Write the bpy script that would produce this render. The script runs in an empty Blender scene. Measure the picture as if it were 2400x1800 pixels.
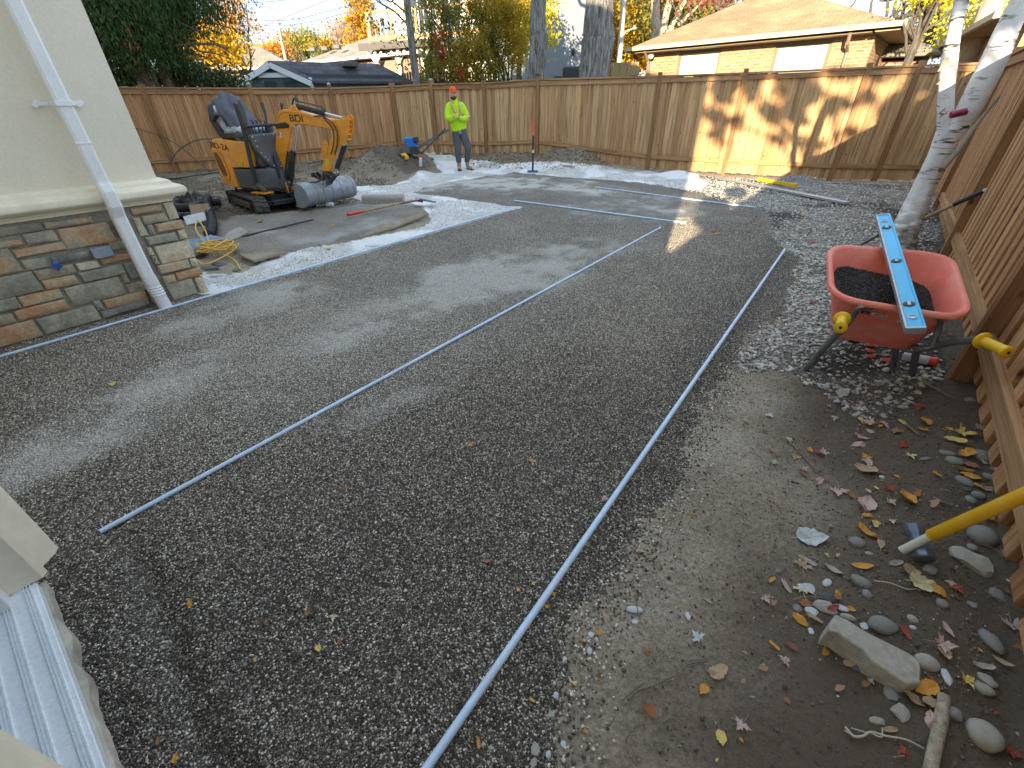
import bpy, bmesh, math, random
import numpy as np
from mathutils import Vector, Matrix
from mathutils import noise as mn
R = math.radians
random.seed(7); RNG = np.random.RandomState(11)
scn = bpy.context.scene
COL = scn.collection
# ---------------------------------------------------------------- camera
FPX = 1000.0; CAMH = 1.32
_pi = math.atan(650.0 / FPX); _ro = R(-1.0)
_c, _s = math.cos(_pi), math.sin(_pi); _cr, _sr = math.cos(_ro), math.sin(_ro)
CM = np.array([[_cr, -_sr, 0], [_sr, _cr, 0], [0, 0, 1]]) @ np.array([[1, 0, 0], [0, -_s, -_c], [0, _c, -_s]])
cam_data = bpy.data.cameras.new('camera'); cam = bpy.data.objects.new('camera', cam_data); COL.objects.link(cam)
cam_data.sensor_width = 36; cam_data.lens = 36 * FPX / 2400; cam_data.clip_start = 0.02; cam_data.clip_end = 2000
mw = Matrix.Identity(4)
for i in range(3):
    mw[i][0] = CM[0][i]; mw[i][1] = -CM[1][i]; mw[i][2] = -CM[2][i]
mw[2][3] = CAMH
cam.matrix_world = mw
scn.camera = cam
# ---------------------------------------------------------------- light
SUN_EL = 12.0; SUN_AZ = 202.0          # degrees, azimuth clockwise from +Y
world = bpy.data.worlds.new('World'); scn.world = world; world.use_nodes = True
wn = world.node_tree.nodes; wn.clear()
sky = wn.new('ShaderNodeTexSky'); sky.sky_type = 'NISHITA'; sky.sun_disc = False
sky.sun_elevation = R(SUN_EL); sky.sun_rotation = R(SUN_AZ)
sky.air_density = 0.4; sky.dust_density = 0; sky.ozone_density = 4; sky.altitude = 4000
bg = wn.new('ShaderNodeBackground'); bg.inputs['Strength'].default_value = 0.15
wo = wn.new('ShaderNodeOutputWorld')
_wl = world.node_tree.links
_hs = wn.new('ShaderNodeHueSaturation'); _hs.inputs['Saturation'].default_value = 1
_gm = wn.new('ShaderNodeGamma'); _gm.inputs[1].default_value = .06      # evens out the dome as a whole (phone exposure)
_ml = wn.new('ShaderNodeMix'); _ml.data_type = 'RGBA'; _ml.blend_type = 'MULTIPLY'; _ml.inputs[0].default_value = 1; _ml.inputs[7].default_value = (1.05, 1.25, 1.45, 1)
_wl.new(sky.outputs[0], _hs.inputs['Color']); _wl.new(_hs.outputs[0], _gm.inputs[0]); _wl.new(_gm.outputs[0], _ml.inputs[6]); _wl.new(_ml.outputs[2], bg.inputs[0]); world.node_tree.links.new(bg.outputs[0], wo.inputs[0])
sd = bpy.data.lights.new('sun', 'SUN'); sd.energy = 2.0; sd.angle = R(0.53); sd.color = (1.0, 0.82, 0.56)
sun = bpy.data.objects.new('sun', sd); COL.objects.link(sun)
_e, _a = R(SUN_EL), R(SUN_AZ)
SUNDIR = Vector((math.sin(_a) * math.cos(_e), math.cos(_a) * math.cos(_e), math.sin(_e)))
sun.rotation_euler = SUNDIR.to_track_quat('Z', 'Y').to_euler(); sun.location = (0, 0, 40)
scn.view_settings.view_transform = 'Standard'; scn.view_settings.look = 'None'
scn.view_settings.exposure = 2.90; scn.view_settings.gamma = 1.0
scn.view_settings.use_curve_mapping = False
scn.cycles.max_bounces = 6; scn.cycles.transparent_max_bounces = 6
# ---------------------------------------------------------------- measuring helpers (2400 px photo coordinates -> world)
def ray(px, py):
    d = CM.T @ np.array([px - 1200.0, py - 900.0, FPX]); return d / math.hypot(d[0], d[1])
def G(px, py, z=0.0):
    d = ray(px, py); t = (z - CAMH) / d[2]; return Vector((t * d[0], t * d[1], z))
def AT(px, py, D):
    d = ray(px, py); return Vector((D * d[0], D * d[1], CAMH + D * d[2]))
def VP(px, py, p0, dr):                       # pixel ray against a vertical plane -> s along dr, z
    d = ray(px, py)
    A = np.array([[d[0], -dr[0]], [d[1], -dr[1]]]); t, s = np.linalg.solve(A, np.array([p0[0], p0[1]]))
    return s, CAMH + t * d[2]
# ---------------------------------------------------------------- objects helpers
def link(o, parent=None):
    COL.objects.link(o)
    if parent is not None: o.parent = parent
    return o
def tag(o, label=None, cat=None, group=None, kind=None):
    if label: o['label'] = label
    if cat: o['category'] = cat
    if group: o['group'] = group
    if kind: o['kind'] = kind
    return o
def empty(name, loc=(0, 0, 0), rz=0, label=None, cat=None, group=None):
    o = bpy.data.objects.new(name, None); o.empty_display_size = 0.1
    o.location = loc; o.rotation_euler = (0, 0, rz); link(o)
    return tag(o, label, cat, group)
class MB:
    def __init__(s): s.v = []; s.f = []; s.m = []
    def add(s, vs, fs, mi=0):
        n = len(s.v); s.v += [tuple(v) for v in vs]; s.f += [tuple(i + n for i in f) for f in fs]; s.m += [mi] * len(fs); return s
    def box(s, c, size, rot=None, mi=0, taper=1.0):
        hx, hy, hz = size[0] / 2, size[1] / 2, size[2] / 2
        vs = [Vector((x * hx * (taper if z > 0 else 1), y * hy * (taper if z > 0 else 1), z * hz)) for z in (-1, 1) for y in (-1, 1) for x in (-1, 1)]
        if rot is not None: vs = [rot @ v for v in vs]
        vs = [v + Vector(c) for v in vs]
        return s.add(vs, [(0, 2, 3, 1), (4, 5, 7, 6), (0, 1, 5, 4), (2, 6, 7, 3), (0, 4, 6, 2), (1, 3, 7, 5)], mi)
    def bar(s, a, b, w, h, mi=0, up=(0, 0, 1)):
        a = Vector(a); b = Vector(b); d = (b - a); L = d.length; d.normalize(); u = Vector(up)
        sx = d.cross(u)
        if sx.length < 1e-4: sx = d.cross(Vector((1, 0, 0)))
        sx.normalize(); uz = sx.cross(d); rot = Matrix((d, sx, uz)).transposed()
        return s.box((a + b) / 2, (L, w, h), rot, mi)
    def tube(s, pts, rad, seg=10, mi=0, cap=True, flat=1.0):
        pts = [Vector(p) for p in pts]; n = len(pts)
        if not hasattr(rad, '__len__'): rad = [rad] * n
        t0 = (pts[1] - pts[0]).normalized(); u = t0.orthogonal().normalized(); vs = []
        for i, p in enumerate(pts):
            t = ((pts[min(i + 1, n - 1)] - pts[max(i - 1, 0)])).normalized()
            u = (u - t * u.dot(t));
            if u.length < 1e-6: u = t.orthogonal()
            u.normalize(); w = t.cross(u)
            for k in range(seg):
                a = 2 * math.pi * k / seg; vs.append(p + (u * math.cos(a) + w * math.sin(a) * flat) * rad[i])
        fs = [(i * seg + k, i * seg + (k + 1) % seg, (i + 1) * seg + (k + 1) % seg, (i + 1) * seg + k) for i in range(n - 1) for k in range(seg)]
        if cap: fs += [tuple(range(seg))[::-1], tuple(range((n - 1) * seg, n * seg))]
        return s.add(vs, fs, mi)
    def cyl(s, a, b, r, seg=16, mi=0, r2=None): return s.tube([a, b], [r, r if r2 is None else r2], seg, mi)
    def prism(s, poly, axis_o, ux, uy, n, mi=0):      # polygon in plane (ux,uy) extruded along vector n
        o = Vector(axis_o); ux = Vector(ux); uy = Vector(uy); n = Vector(n); k = len(poly)
        a = [o + ux * p[0] + uy * p[1] for p in poly]; b = [q + n for q in a]
        fs = [tuple(range(k))[::-1], tuple(range(k, 2 * k))] + [(i, (i + 1) % k, k + (i + 1) % k, k + i) for i in range(k)]
        return s.add(a + b, fs, mi)
    def lathe(s, prof, o=(0, 0, 0), seg=20, mi=0, rot=None):
        o = Vector(o); vs = []
        for r, z in prof:
            for k in range(seg):
                a = 2 * math.pi * k / seg; v = Vector((r * math.cos(a), r * math.sin(a), z))
                if rot is not None: v = rot @ v
                vs.append(o + v)
        n = len(prof)
        fs = [(i * seg + k, i * seg + (k + 1) % seg, (i + 1) * seg + (k + 1) % seg, (i + 1) * seg + k) for i in range(n - 1) for k in range(seg)]
        fs += [tuple(range(seg))[::-1], tuple(range((n - 1) * seg, n * seg))]
        return s.add(vs, fs, mi)
    def build(s, name, mats, parent=None, smooth=False, bevel=0, sub=0, autos=None):
        me = bpy.data.meshes.new(name); me.from_pydata([tuple(v) for v in s.v], [], s.f)
        if not isinstance(mats, (list, tuple)): mats = [mats]
        for m in mats: me.materials.append(m)
        if len(mats) > 1: me.polygons.foreach_set('material_index', s.m)
        bm = bmesh.new(); bm.from_mesh(me); bmesh.ops.recalc_face_normals(bm, faces=bm.faces); bm.to_mesh(me); bm.free()
        if smooth:
            me.polygons.foreach_set('use_smooth', [True] * len(me.polygons))
            try: me.set_sharp_from_angle(angle=R(autos or 40))
            except Exception: pass
        o = bpy.data.objects.new(name, me); link(o, parent)
        if bevel:
            b = o.modifiers.new('bevel', 'BEVEL'); b.width = bevel; b.segments = 2; b.limit_method = 'ANGLE'; b.angle_limit = R(35)
            me.polygons.foreach_set('use_smooth', [True] * len(me.polygons))
            try: me.set_sharp_from_angle(angle=R(40))
            except Exception: pass
        if sub:
            b = o.modifiers.new('sub', 'SUBSURF'); b.levels = sub; b.render_levels = sub
        return o
def curve_pts(ctrl, n=8):                         # Catmull-Rom through control points
    P = [Vector(p) for p in ctrl]; P = [P[0] * 2 - P[1]] + P + [P[-1] * 2 - P[-2]]; out = []
    for i in range(1, len(P) - 2):
        for k in range(n):
            t = k / n; a, b, c, d = P[i - 1], P[i], P[i + 1], P[i + 2]
            out.append(0.5 * ((2 * b) + (c - a) * t + (2 * a - 5 * b + 4 * c - d) * t * t + (3 * b - a - 3 * c + d) * t ** 3))
    out.append(P[-2]); return out
def np_mesh(name, V, F, mat, parent=None, smooth=False):   # V (n,3), F (m,k)
    me = bpy.data.meshes.new(name); m, k = F.shape
    me.vertices.add(len(V)); me.vertices.foreach_set('co', np.ascontiguousarray(V, dtype=np.float32).ravel())
    me.loops.add(m * k); me.loops.foreach_set('vertex_index', F.astype(np.int32).ravel())
    me.polygons.add(m); me.polygons.foreach_set('loop_start', np.arange(0, m * k, k, dtype=np.int32))
    me.polygons.foreach_set('loop_total', np.full(m, k, dtype=np.int32))
    if smooth: me.polygons.foreach_set('use_smooth', np.ones(m, dtype=bool))
    me.materials.append(mat); me.update(calc_edges=True); me.validate()
    o = bpy.data.objects.new(name, me); return link(o, parent)
# ---------------------------------------------------------------- material helpers
def newmat(name):
    m = bpy.data.materials.new(name); m.use_nodes = True; nt = m.node_tree
    return m, nt, nt.nodes, nt.links, nt.nodes['Principled BSDF']
def setc(sock, c): sock.default_value = (c[0], c[1], c[2], 1)
def ramp(nd, stops, interp='LINEAR'):
    r = nd.new('ShaderNodeValToRGB'); cr = r.color_ramp; cr.interpolation = interp
    while len(cr.elements) > 1: cr.elements.remove(cr.elements[-1])
    cr.elements[0].position = stops[0][0]; cr.elements[0].color = (*stops[0][1], 1)
    for p, c in stops[1:]:
        e = cr.elements.new(p); e.color = (*c, 1)
    return r
def mix(nd, ln, a, b, f, mode='MIX'):
    m = nd.new('ShaderNodeMix'); m.data_type = 'RGBA'; m.blend_type = mode
    for s, v in ((m.inputs[0], f), (m.inputs[6], a), (m.inputs[7], b)):
        if hasattr(v, 'links') or hasattr(v, 'is_linked'): ln.new(v, s)
        elif isinstance(v, (int, float)): s.default_value = v
        else: s.default_value = (*v, 1)
    return m.outputs[2]
def plain(name, col, rough=0.6, metal=0.0, var=0.12, scale=20.0, bump=0.05, dirt=None, dirt_amt=0.4, dscale=5.0, spec=None, coat=0.0):
    """base colour with fine mottling, optional dirt blotches and a little relief"""
    m, nt, nd, ln, b = newmat(name)
    tc = nd.new('ShaderNodeTexCoord'); no = nd.new('ShaderNodeTexNoise'); no.inputs['Scale'].default_value = scale; no.inputs['Detail'].default_value = 6
    ln.new(tc.outputs['Object'], no.inputs['Vector'])
    d = [max(0, c * (1 - var)) for c in col]; l = [min(1, c * (1 + var)) for c in col]
    rp = ramp(nd, [(0.3, d), (0.7, l)]); ln.new(no.outputs['Fac'], rp.inputs[0]); out = rp.outputs[0]
    if dirt:
        n2 = nd.new('ShaderNodeTexNoise'); n2.inputs['Scale'].default_value = dscale; n2.inputs['Detail'].default_value = 8; n2.inputs['Roughness'].default_value = 0.65
        ln.new(tc.outputs['Object'], n2.inputs['Vector'])
        r2 = ramp(nd, [(0.45, (0, 0, 0)), (0.7, (dirt_amt,) * 3)]); ln.new(n2.outputs['Fac'], r2.inputs[0])
        out = mix(nd, ln, out, dirt, r2.outputs[0])
        rr = nd.new('ShaderNodeMapRange'); ln.new(r2.outputs[0], rr.inputs[0]); rr.inputs[3].default_value = rough; rr.inputs[4].default_value = 0.9
        ln.new(rr.outputs[0], b.inputs['Roughness'])
    else: b.inputs['Roughness'].default_value = rough
    ln.new(out, b.inputs['Base Color']); b.inputs['Metallic'].default_value = metal
    if spec is not None: b.inputs['Specular IOR Level'].default_value = spec
    if coat: b.inputs['Coat Weight'].default_value = coat; b.inputs['Coat Roughness'].default_value = 0.15
    if bump:
        bp = nd.new('ShaderNodeBump'); bp.inputs['Strength'].default_value = bump; bp.inputs['Distance'].default_value = 0.01
        ln.new(no.outputs['Fac'], bp.inputs['Height']); ln.new(bp.outputs[0], b.inputs['Normal'])
    return m
def up(cols, k): return [tuple(min(.9, c * k) for c in q) for q in cols]
def wood_mat(name, cols, grain=(90, 90, 2.2), knots=True, dark=(0.10, 0.055, 0.03), axis='Z', rough=0.8):
    m, nt, nd, ln, b = newmat(name)
    tc = nd.new('ShaderNodeTexCoord'); oi = nd.new('ShaderNodeObjectInfo')
    add = nd.new('ShaderNodeVectorMath'); add.operation = 'ADD'
    sc = nd.new('ShaderNodeMath'); sc.operation = 'MULTIPLY'; sc.inputs[1].default_value = 37.0; ln.new(oi.outputs['Random'], sc.inputs[0])
    ln.new(tc.outputs['Object'], add.inputs[0]); ln.new(sc.outputs[0], add.inputs[1])
    mp = nd.new('ShaderNodeMapping'); g = grain if axis == 'Z' else (grain[2], grain[0], grain[1])
    mp.inputs['Scale'].default_value = g; ln.new(add.outputs[0], mp.inputs['Vector'])
    n1 = nd.new('ShaderNodeTexNoise'); n1.inputs['Scale'].default_value = 1.0; n1.inputs['Detail'].default_value = 8; n1.inputs['Roughness'].default_value = 0.6; n1.inputs['Distortion'].default_value = 0.6
    ln.new(mp.outputs[0], n1.inputs['Vector'])
    base = ramp(nd, [(i / (len(cols) - 1), c) for i, c in enumerate(cols)]); ln.new(oi.outputs['Random'], base.inputs[0])
    gr = ramp(nd, [(0.3, (0.55, 0.5, 0.45)), (0.5, (0.95, 0.95, 0.95)), (0.72, (1.15, 1.12, 1.05))]); ln.new(n1.outputs['Fac'], gr.inputs[0])
    out = mix(nd, ln, base.outputs[0], gr.outputs[0], 0.85, 'MULTIPLY')
    n2 = nd.new('ShaderNodeTexNoise'); n2.inputs['Scale'].default_value = 1.0; n2.inputs['Detail'].default_value = 7; m2 = nd.new('ShaderNodeMapping'); m2.inputs['Scale'].default_value = (26, 26, 1.3) if grain[2] < grain[0] else (1.3, 26, 26); ln.new(add.outputs[0], m2.inputs['Vector']); ln.new(m2.outputs[0], n2.inputs['Vector'])
    r2 = ramp(nd, [(0.32, (0.52, 0.47, 0.42)), (0.48, (.92, .9, .88)), (0.68, (1.18, 1.17, 1.14))]); ln.new(n2.outputs['Fac'], r2.inputs[0])
    out = mix(nd, ln, out, r2.outputs[0], 0.7, 'MULTIPLY')
    if knots:
        mk = nd.new('ShaderNodeMapping'); mk.inputs['Scale'].default_value = (10, 10, 5) if axis == 'Z' else (5, 10, 10); ln.new(add.outputs[0], mk.inputs['Vector'])
        vo = nd.new('ShaderNodeTexVoronoi'); vo.inputs['Scale'].default_value = 1.0; ln.new(mk.outputs[0], vo.inputs['Vector'])
        rk = ramp(nd, [(0.06, (1, 1, 1)), (0.16, (0, 0, 0))]); ln.new(vo.outputs['Distance'], rk.inputs[0])
        wn_ = nd.new('ShaderNodeTexWhiteNoise'); ln.new(vo.outputs['Position'], wn_.inputs['Vector'])
        gt = nd.new('ShaderNodeMath'); gt.operation = 'GREATER_THAN'; gt.inputs[1].default_value = 0.62; ln.new(wn_.outputs[0], gt.inputs[0])
        mu = nd.new('ShaderNodeMath'); mu.operation = 'MULTIPLY'; ln.new(rk.outputs[0], mu.inputs[0]); ln.new(gt.outputs[0], mu.inputs[1])
        out = mix(nd, ln, out, dark, mu.outputs[0])
    ln.new(out, b.inputs['Base Color']); b.inputs['Roughness'].default_value = rough; b.inputs['Specular IOR Level'].default_value = 0.25
    bp = nd.new('ShaderNodeBump'); bp.inputs['Strength'].default_value = 0.35; bp.inputs['Distance'].default_value = 0.004
    ln.new(n1.outputs['Fac'], bp.inputs['Height']); ln.new(bp.outputs[0], b.inputs['Normal'])
    return m
def leaf_mat(name, cols, trans=0.35, rough=0.6):
    m, nt, nd, ln, b = newmat(name)
    ge = nd.new('ShaderNodeNewGeometry'); rp = ramp(nd, [(i / (len(cols) - 1), c) for i, c in enumerate(cols)])
    ln.new(ge.outputs['Random Per Island'], rp.inputs[0]); ln.new(rp.outputs[0], b.inputs['Base Color'])
    b.inputs['Roughness'].default_value = rough; b.inputs['Specular IOR Level'].default_value = 0.25
    tr = nd.new('ShaderNodeBsdfTranslucent'); ln.new(rp.outputs[0], tr.inputs[0])
    ms = nd.new('ShaderNodeMixShader'); ms.inputs[0].default_value = trans
    ln.new(b.outputs[0], ms.inputs[1]); ln.new(tr.outputs[0], ms.inputs[2]); ln.new(ms.outputs[0], nd['Material Output'].inputs[0])
    return m
def bark_mat(name, a, b_, scale=(14, 14, 3), bump=1.0, dist=0.03):
    m, nt, nd, ln, b = newmat(name)
    tc = nd.new('ShaderNodeTexCoord'); mp = nd.new('ShaderNodeMapping'); mp.inputs['Scale'].default_value = scale
    ln.new(tc.outputs['Object'], mp.inputs[0])
    no = nd.new('ShaderNodeTexNoise'); no.inputs['Scale'].default_value = 1; no.inputs['Detail'].default_value = 9; no.inputs['Roughness'].default_value = .65; no.inputs['Distortion'].default_value = 1.0
    ln.new(mp.outputs[0], no.inputs[0]); rp = ramp(nd, [(0.35, a), (0.62, b_)]); ln.new(no.outputs['Fac'], rp.inputs[0])
    ln.new(rp.outputs[0], b.inputs['Base Color']); b.inputs['Roughness'].default_value = 0.9
    bp = nd.new('ShaderNodeBump'); bp.inputs['Strength'].default_value = bump; bp.inputs['Distance'].default_value = dist
    ln.new(no.outputs['Fac'], bp.inputs['Height']); ln.new(bp.outputs[0], b.inputs['Normal'])
    return m
def text(name, s, size, mat, parent, loc, rot, extrude=0.001, xs=1.0):
    cu = bpy.data.curves.new(name, 'FONT'); cu.body = s; cu.size = size; cu.extrude = extrude; cu.align_x = 'CENTER'; cu.align_y = 'CENTER'
    o = bpy.data.objects.new(name, cu); COL.objects.link(o)
    dg = bpy.context.evaluated_depsgraph_get(); dg.update()
    me = bpy.data.meshes.new_from_object(o.evaluated_get(dg)); COL.objects.unlink(o); bpy.data.objects.remove(o)
    me.materials.clear(); me.materials.append(mat)
    o = bpy.data.objects.new(name, me); link(o, parent)
    rm = rot if isinstance(rot, Matrix) else Matrix.Identity(3)
    mt = rm.to_4x4() @ Matrix.Diagonal((xs, 1, 1, 1)); mt.translation = Vector(loc); o.matrix_local = mt
    return o
# ---------------------------------------------------------------- numpy noise
def _hash(ix, iy, s):
    h = (ix * 374761393 + iy * 668265263 + s * 1442695041) & 0xffffffff
    h = ((h ^ (h >> 13)) * 1274126177) & 0xffffffff
    return ((h ^ (h >> 16)) & 0xffff) / 65535.0
def vnoise(x, y, s=0):
    ix = np.floor(x).astype(np.int64); iy = np.floor(y).astype(np.int64); fx = x - ix; fy = y - iy
    fx = fx * fx * (3 - 2 * fx); fy = fy * fy * (3 - 2 * fy)
    return (_hash(ix, iy, s) * (1 - fx) + _hash(ix + 1, iy, s) * fx) * (1 - fy) + (_hash(ix, iy + 1, s) * (1 - fx) + _hash(ix + 1, iy + 1, s) * fx) * fy
def fbm(x, y, sc=1.0, o=4, s=0):
    r = 0; a = 0.5; t = 0
    for i in range(o): r = r + a * vnoise(x * sc, y * sc, s + i); t += a; a *= .5; sc *= 2.03
    return r / t
def inpoly(X, Y, poly):
    r = np.zeros(X.shape, bool); n = len(poly)
    for i in range(n):
        x1, y1 = poly[i]; x2, y2 = poly[(i + 1) % n]
        c = ((y1 > Y) != (y2 > Y)) & (X < (x2 - x1) * (Y - y1) / (y2 - y1 + 1e-12) + x1); r ^= c
    return r
def sst(a, b, x): t = np.clip((x - a) / (b - a), 0, 1); return t * t * (3 - 2 * t)
def pixel_of(X, Y, Z=0.0):
    q = np.stack([X, Y, Z + 0 * X - CAMH]); c = np.tensordot(CM, q, 1); w = np.maximum(c[2], 0.05)
    return 1200 + FPX * c[0] / w, 900 + FPX * c[1] / w
def gp(pts, z=0): return [tuple(G(a, b, z)[:2]) for a, b in pts]
# ---------------------------------------------------------------- plan of the yard
BF0 = np.array([-3.11, 14.28]); BFD = np.array([0.93504, -0.35455])     # back fence
LF0 = np.array([-3.11, 14.28]); LFD = np.array([-0.9375, -0.348])       # left fence, going left
RF0 = np.array([2.41, 1.92]); RFD = np.array([0.634, 0.773])            # right fence
HC = np.array([-2.657, 3.617]); HW_ = np.array([0.6032, 0.7976]); HM = np.array([-0.785, 0.62]); HN = np.array([0.62, 0.785])
HCOR = np.array([-0.25, -0.17])
P_BED = gp([(-420, 1760), (-300, 1150), (0, 812), (488, 684), (520, 668), (860, 578), (1215, 486), (1168, 480), (960, 452), (1012, 434), (1200, 404), (1500, 428), (1640, 452), (1720, 478), (1800, 500), (1815, 545), (1878, 600), (1850, 690), (1765, 765), (1715, 835), (1655, 930), (1600, 1050), (1530, 1180), (1470, 1290), (1400, 1400), (1340, 1480), (1310, 1600), (1270, 1798)]) + [(-0.1, -0.6), (-1.6, -0.4)]
P_WHITE = gp([(484, 690), (470, 640), (560, 640), (640, 612), (725, 583), (861, 556), (1000, 530), (1010, 515), (975, 480), (870, 480), (832, 463), (830, 436), (917, 434), (990, 414), (1034, 404), (1000, 378), (985, 352), (1010, 350), (1040, 380), (1085, 388), (1180, 396), (1400, 396), (1480, 405), (1530, 396), (1602, 404), (1660, 430), (1640, 450), (1500, 428), (1200, 404), (1012, 434), (960, 452), (1168, 480), (1215, 486), (860, 580), (520, 672)])
P_LIME = gp([(1480, 425), (1530, 394), (1602, 402), (1750, 408), (1950, 418), (2160, 428), (2215, 490), (2215, 560), (2185, 620), (2190, 700), (2190, 800), (2195, 900), (2160, 960), (2100, 985), (2020, 960), (1960, 900), (1870, 850), (1790, 862), (1735, 850), (1790, 770), (1850, 690), (1880, 600), (1815, 548), (1790, 515), (1850, 530), (1950, 560), (2000, 500), (1900, 480), (1750, 470), (1640, 455)])
P_SAND = gp([(512, 560), (517, 526), (550, 510), (658, 503), (740, 494), (800, 478), (930, 470), (1005, 490), (1000, 515), (861, 548), (725, 576), (598, 621), (563, 606)])
def fence_dist(X, Y): return (Y - (BF0[1] + (X - BF0[0]) * BFD[1] / BFD[0])) * -BFD[0]     # + in front of the back fence
def hz(X, Y, fine=True):
    X = np.asarray(X, float); Y = np.asarray(Y, float)
    z = np.zeros(X.shape)
    d = fence_dist(X, Y)
    zf = np.interp(X, [-9, -3.5, -2, 0.8, 2.2, 3.5, 5, 7, 9], [0.02, .17, .2, .22, .1, -.05, -.11, -.16, -.15])
    z = z + zf * sst(1.9, 0.25, d)
    def pile(px, py, h, rx, ry, rot=0.0, n=.25):
        c = G(px, py); ca, sa = math.cos(rot), math.sin(rot); dx = X - c[0]; dy = Y - c[1]
        u = (dx * ca + dy * sa) / rx; v = (-dx * sa + dy * ca) / ry
        r = np.sqrt(u * u + v * v) + (fbm(X, Y, 2.5, 4, 5) - .5) * n * 2
        return h * np.clip(1 - r, 0, 1) ** 0.8 if False else h * sst(1.0, 0.0, r)
    z = z + pile(925, 398, .50, 1.3, 1.35) + pile(850, 408, .25, 1.3, .9) + pile(985, 414, .13, .5, .6)
    z = z + pile(1345, 388, .30, 1.05, .75, -.3) + pile(1180, 386, .08, 1.6, .5, -.36)
    z = z + pile(1870, 437, .19, .75, .45, -.35, .08) + pile(1590, 412, .12, .8, .4, -.35, .1)
    bed = inpoly(X, Y, P_BED)
    # soil on the left is rough, right side beyond the bed lies lower
    px, py = pixel_of(X, Y)
    side = (X - RF0[0]) * RFD[1] - (Y - RF0[1]) * RFD[0]          # negative left of the right fence
    z = z - 0.045 * sst(-2.0, -1.35, side) * sst(6.5, 4.5, Y)
    z = z + 0.10 * sst(-.5, -.05, side) * sst(5.5, 3.0, Y) + .26 * sst(.03, .13, side)  # unseen berm outside the right fence, raised to stop sun leaking under boards
    san = inpoly(X + .03 * (fbm(X, Y, 6, 2, 9) - .5), Y, P_SAND)
    z = z + san * (0.012 + 0.035 * fbm(X, Y, 2.2, 3, 21) + .03 * (fbm(X * .5 - Y * .4, X * .9 + Y * 1.3, 3.2, 4, 23) - .4))
    left = sst(-3.0, -4.2, X) * sst(5.0, 6.0, Y) * (~san)
    z = z + left * ((fbm(X, Y, 1.6, 5, 31) - .45) * .16 + (fbm(X, Y, 5, 4, 32) - .5) * .09)
    # shallow screed trough at the near left corner of the bed, and beside pipe C
    a = G(250, 1255); b = G(470, 1700); dv = np.array([b[0] - a[0], b[1] - a[1]]); L = np.linalg.norm(dv); dv /= L
    t = (X - a[0]) * dv[0] + (Y - a[1]) * dv[1]; q = (X - a[0]) * dv[1] - (Y - a[1]) * dv[0]
    z = z - .035 * np.exp(-((q + .03 * np.sin(t * 5)) / .05) ** 2) * sst(-.05, .1, t) * (.5 + fbm(X, Y, 3, 3, 44)) - .02 * np.exp(-((X + 1.62 + .1 * Y) / .05) ** 2) * sst(2.2, 1.9, Y) * sst(.9, 1.2, Y) - .018 * sst(.0, .08, -q) * sst(.5, .3, -q) * sst(-.05, .05, t) * 0
    t2 = X * HW_[0] + Y * HW_[1]
    z = z + (fbm(X, Y, .9, 3, 41) - .5) * .02
    if fine:
        rough = np.where(bed, .012, .034)
        z = z + (fbm(X, Y, 5.0, 4, 51) - .5) * rough + (fbm(X, Y, 22, 2, 61) - .5) * rough * .45
    return z
def gz(x, y): return float(hz(np.array([x]), np.array([y]))[0])
def GG(px, py, dz=0.0):                     # point of the ground seen at a pixel (iterates on the relief)
    d = ray(px, py); t = np.linspace(.3, 22, 1400); below = CAMH + t * d[2] <= hz(t * d[0], t * d[1]); i = int(np.argmax(below)) if below.any() else 1399
    a, b = t[max(i - 1, 0)], t[i]
    for _ in range(8):
        m_ = (a + b) / 2
        if CAMH + m_ * d[2] <= gz(m_ * d[0], m_ * d[1]): b = m_
        else: a = m_
    return Vector((b * d[0], b * d[1], gz(b * d[0], b * d[1]) + dz))
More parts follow.
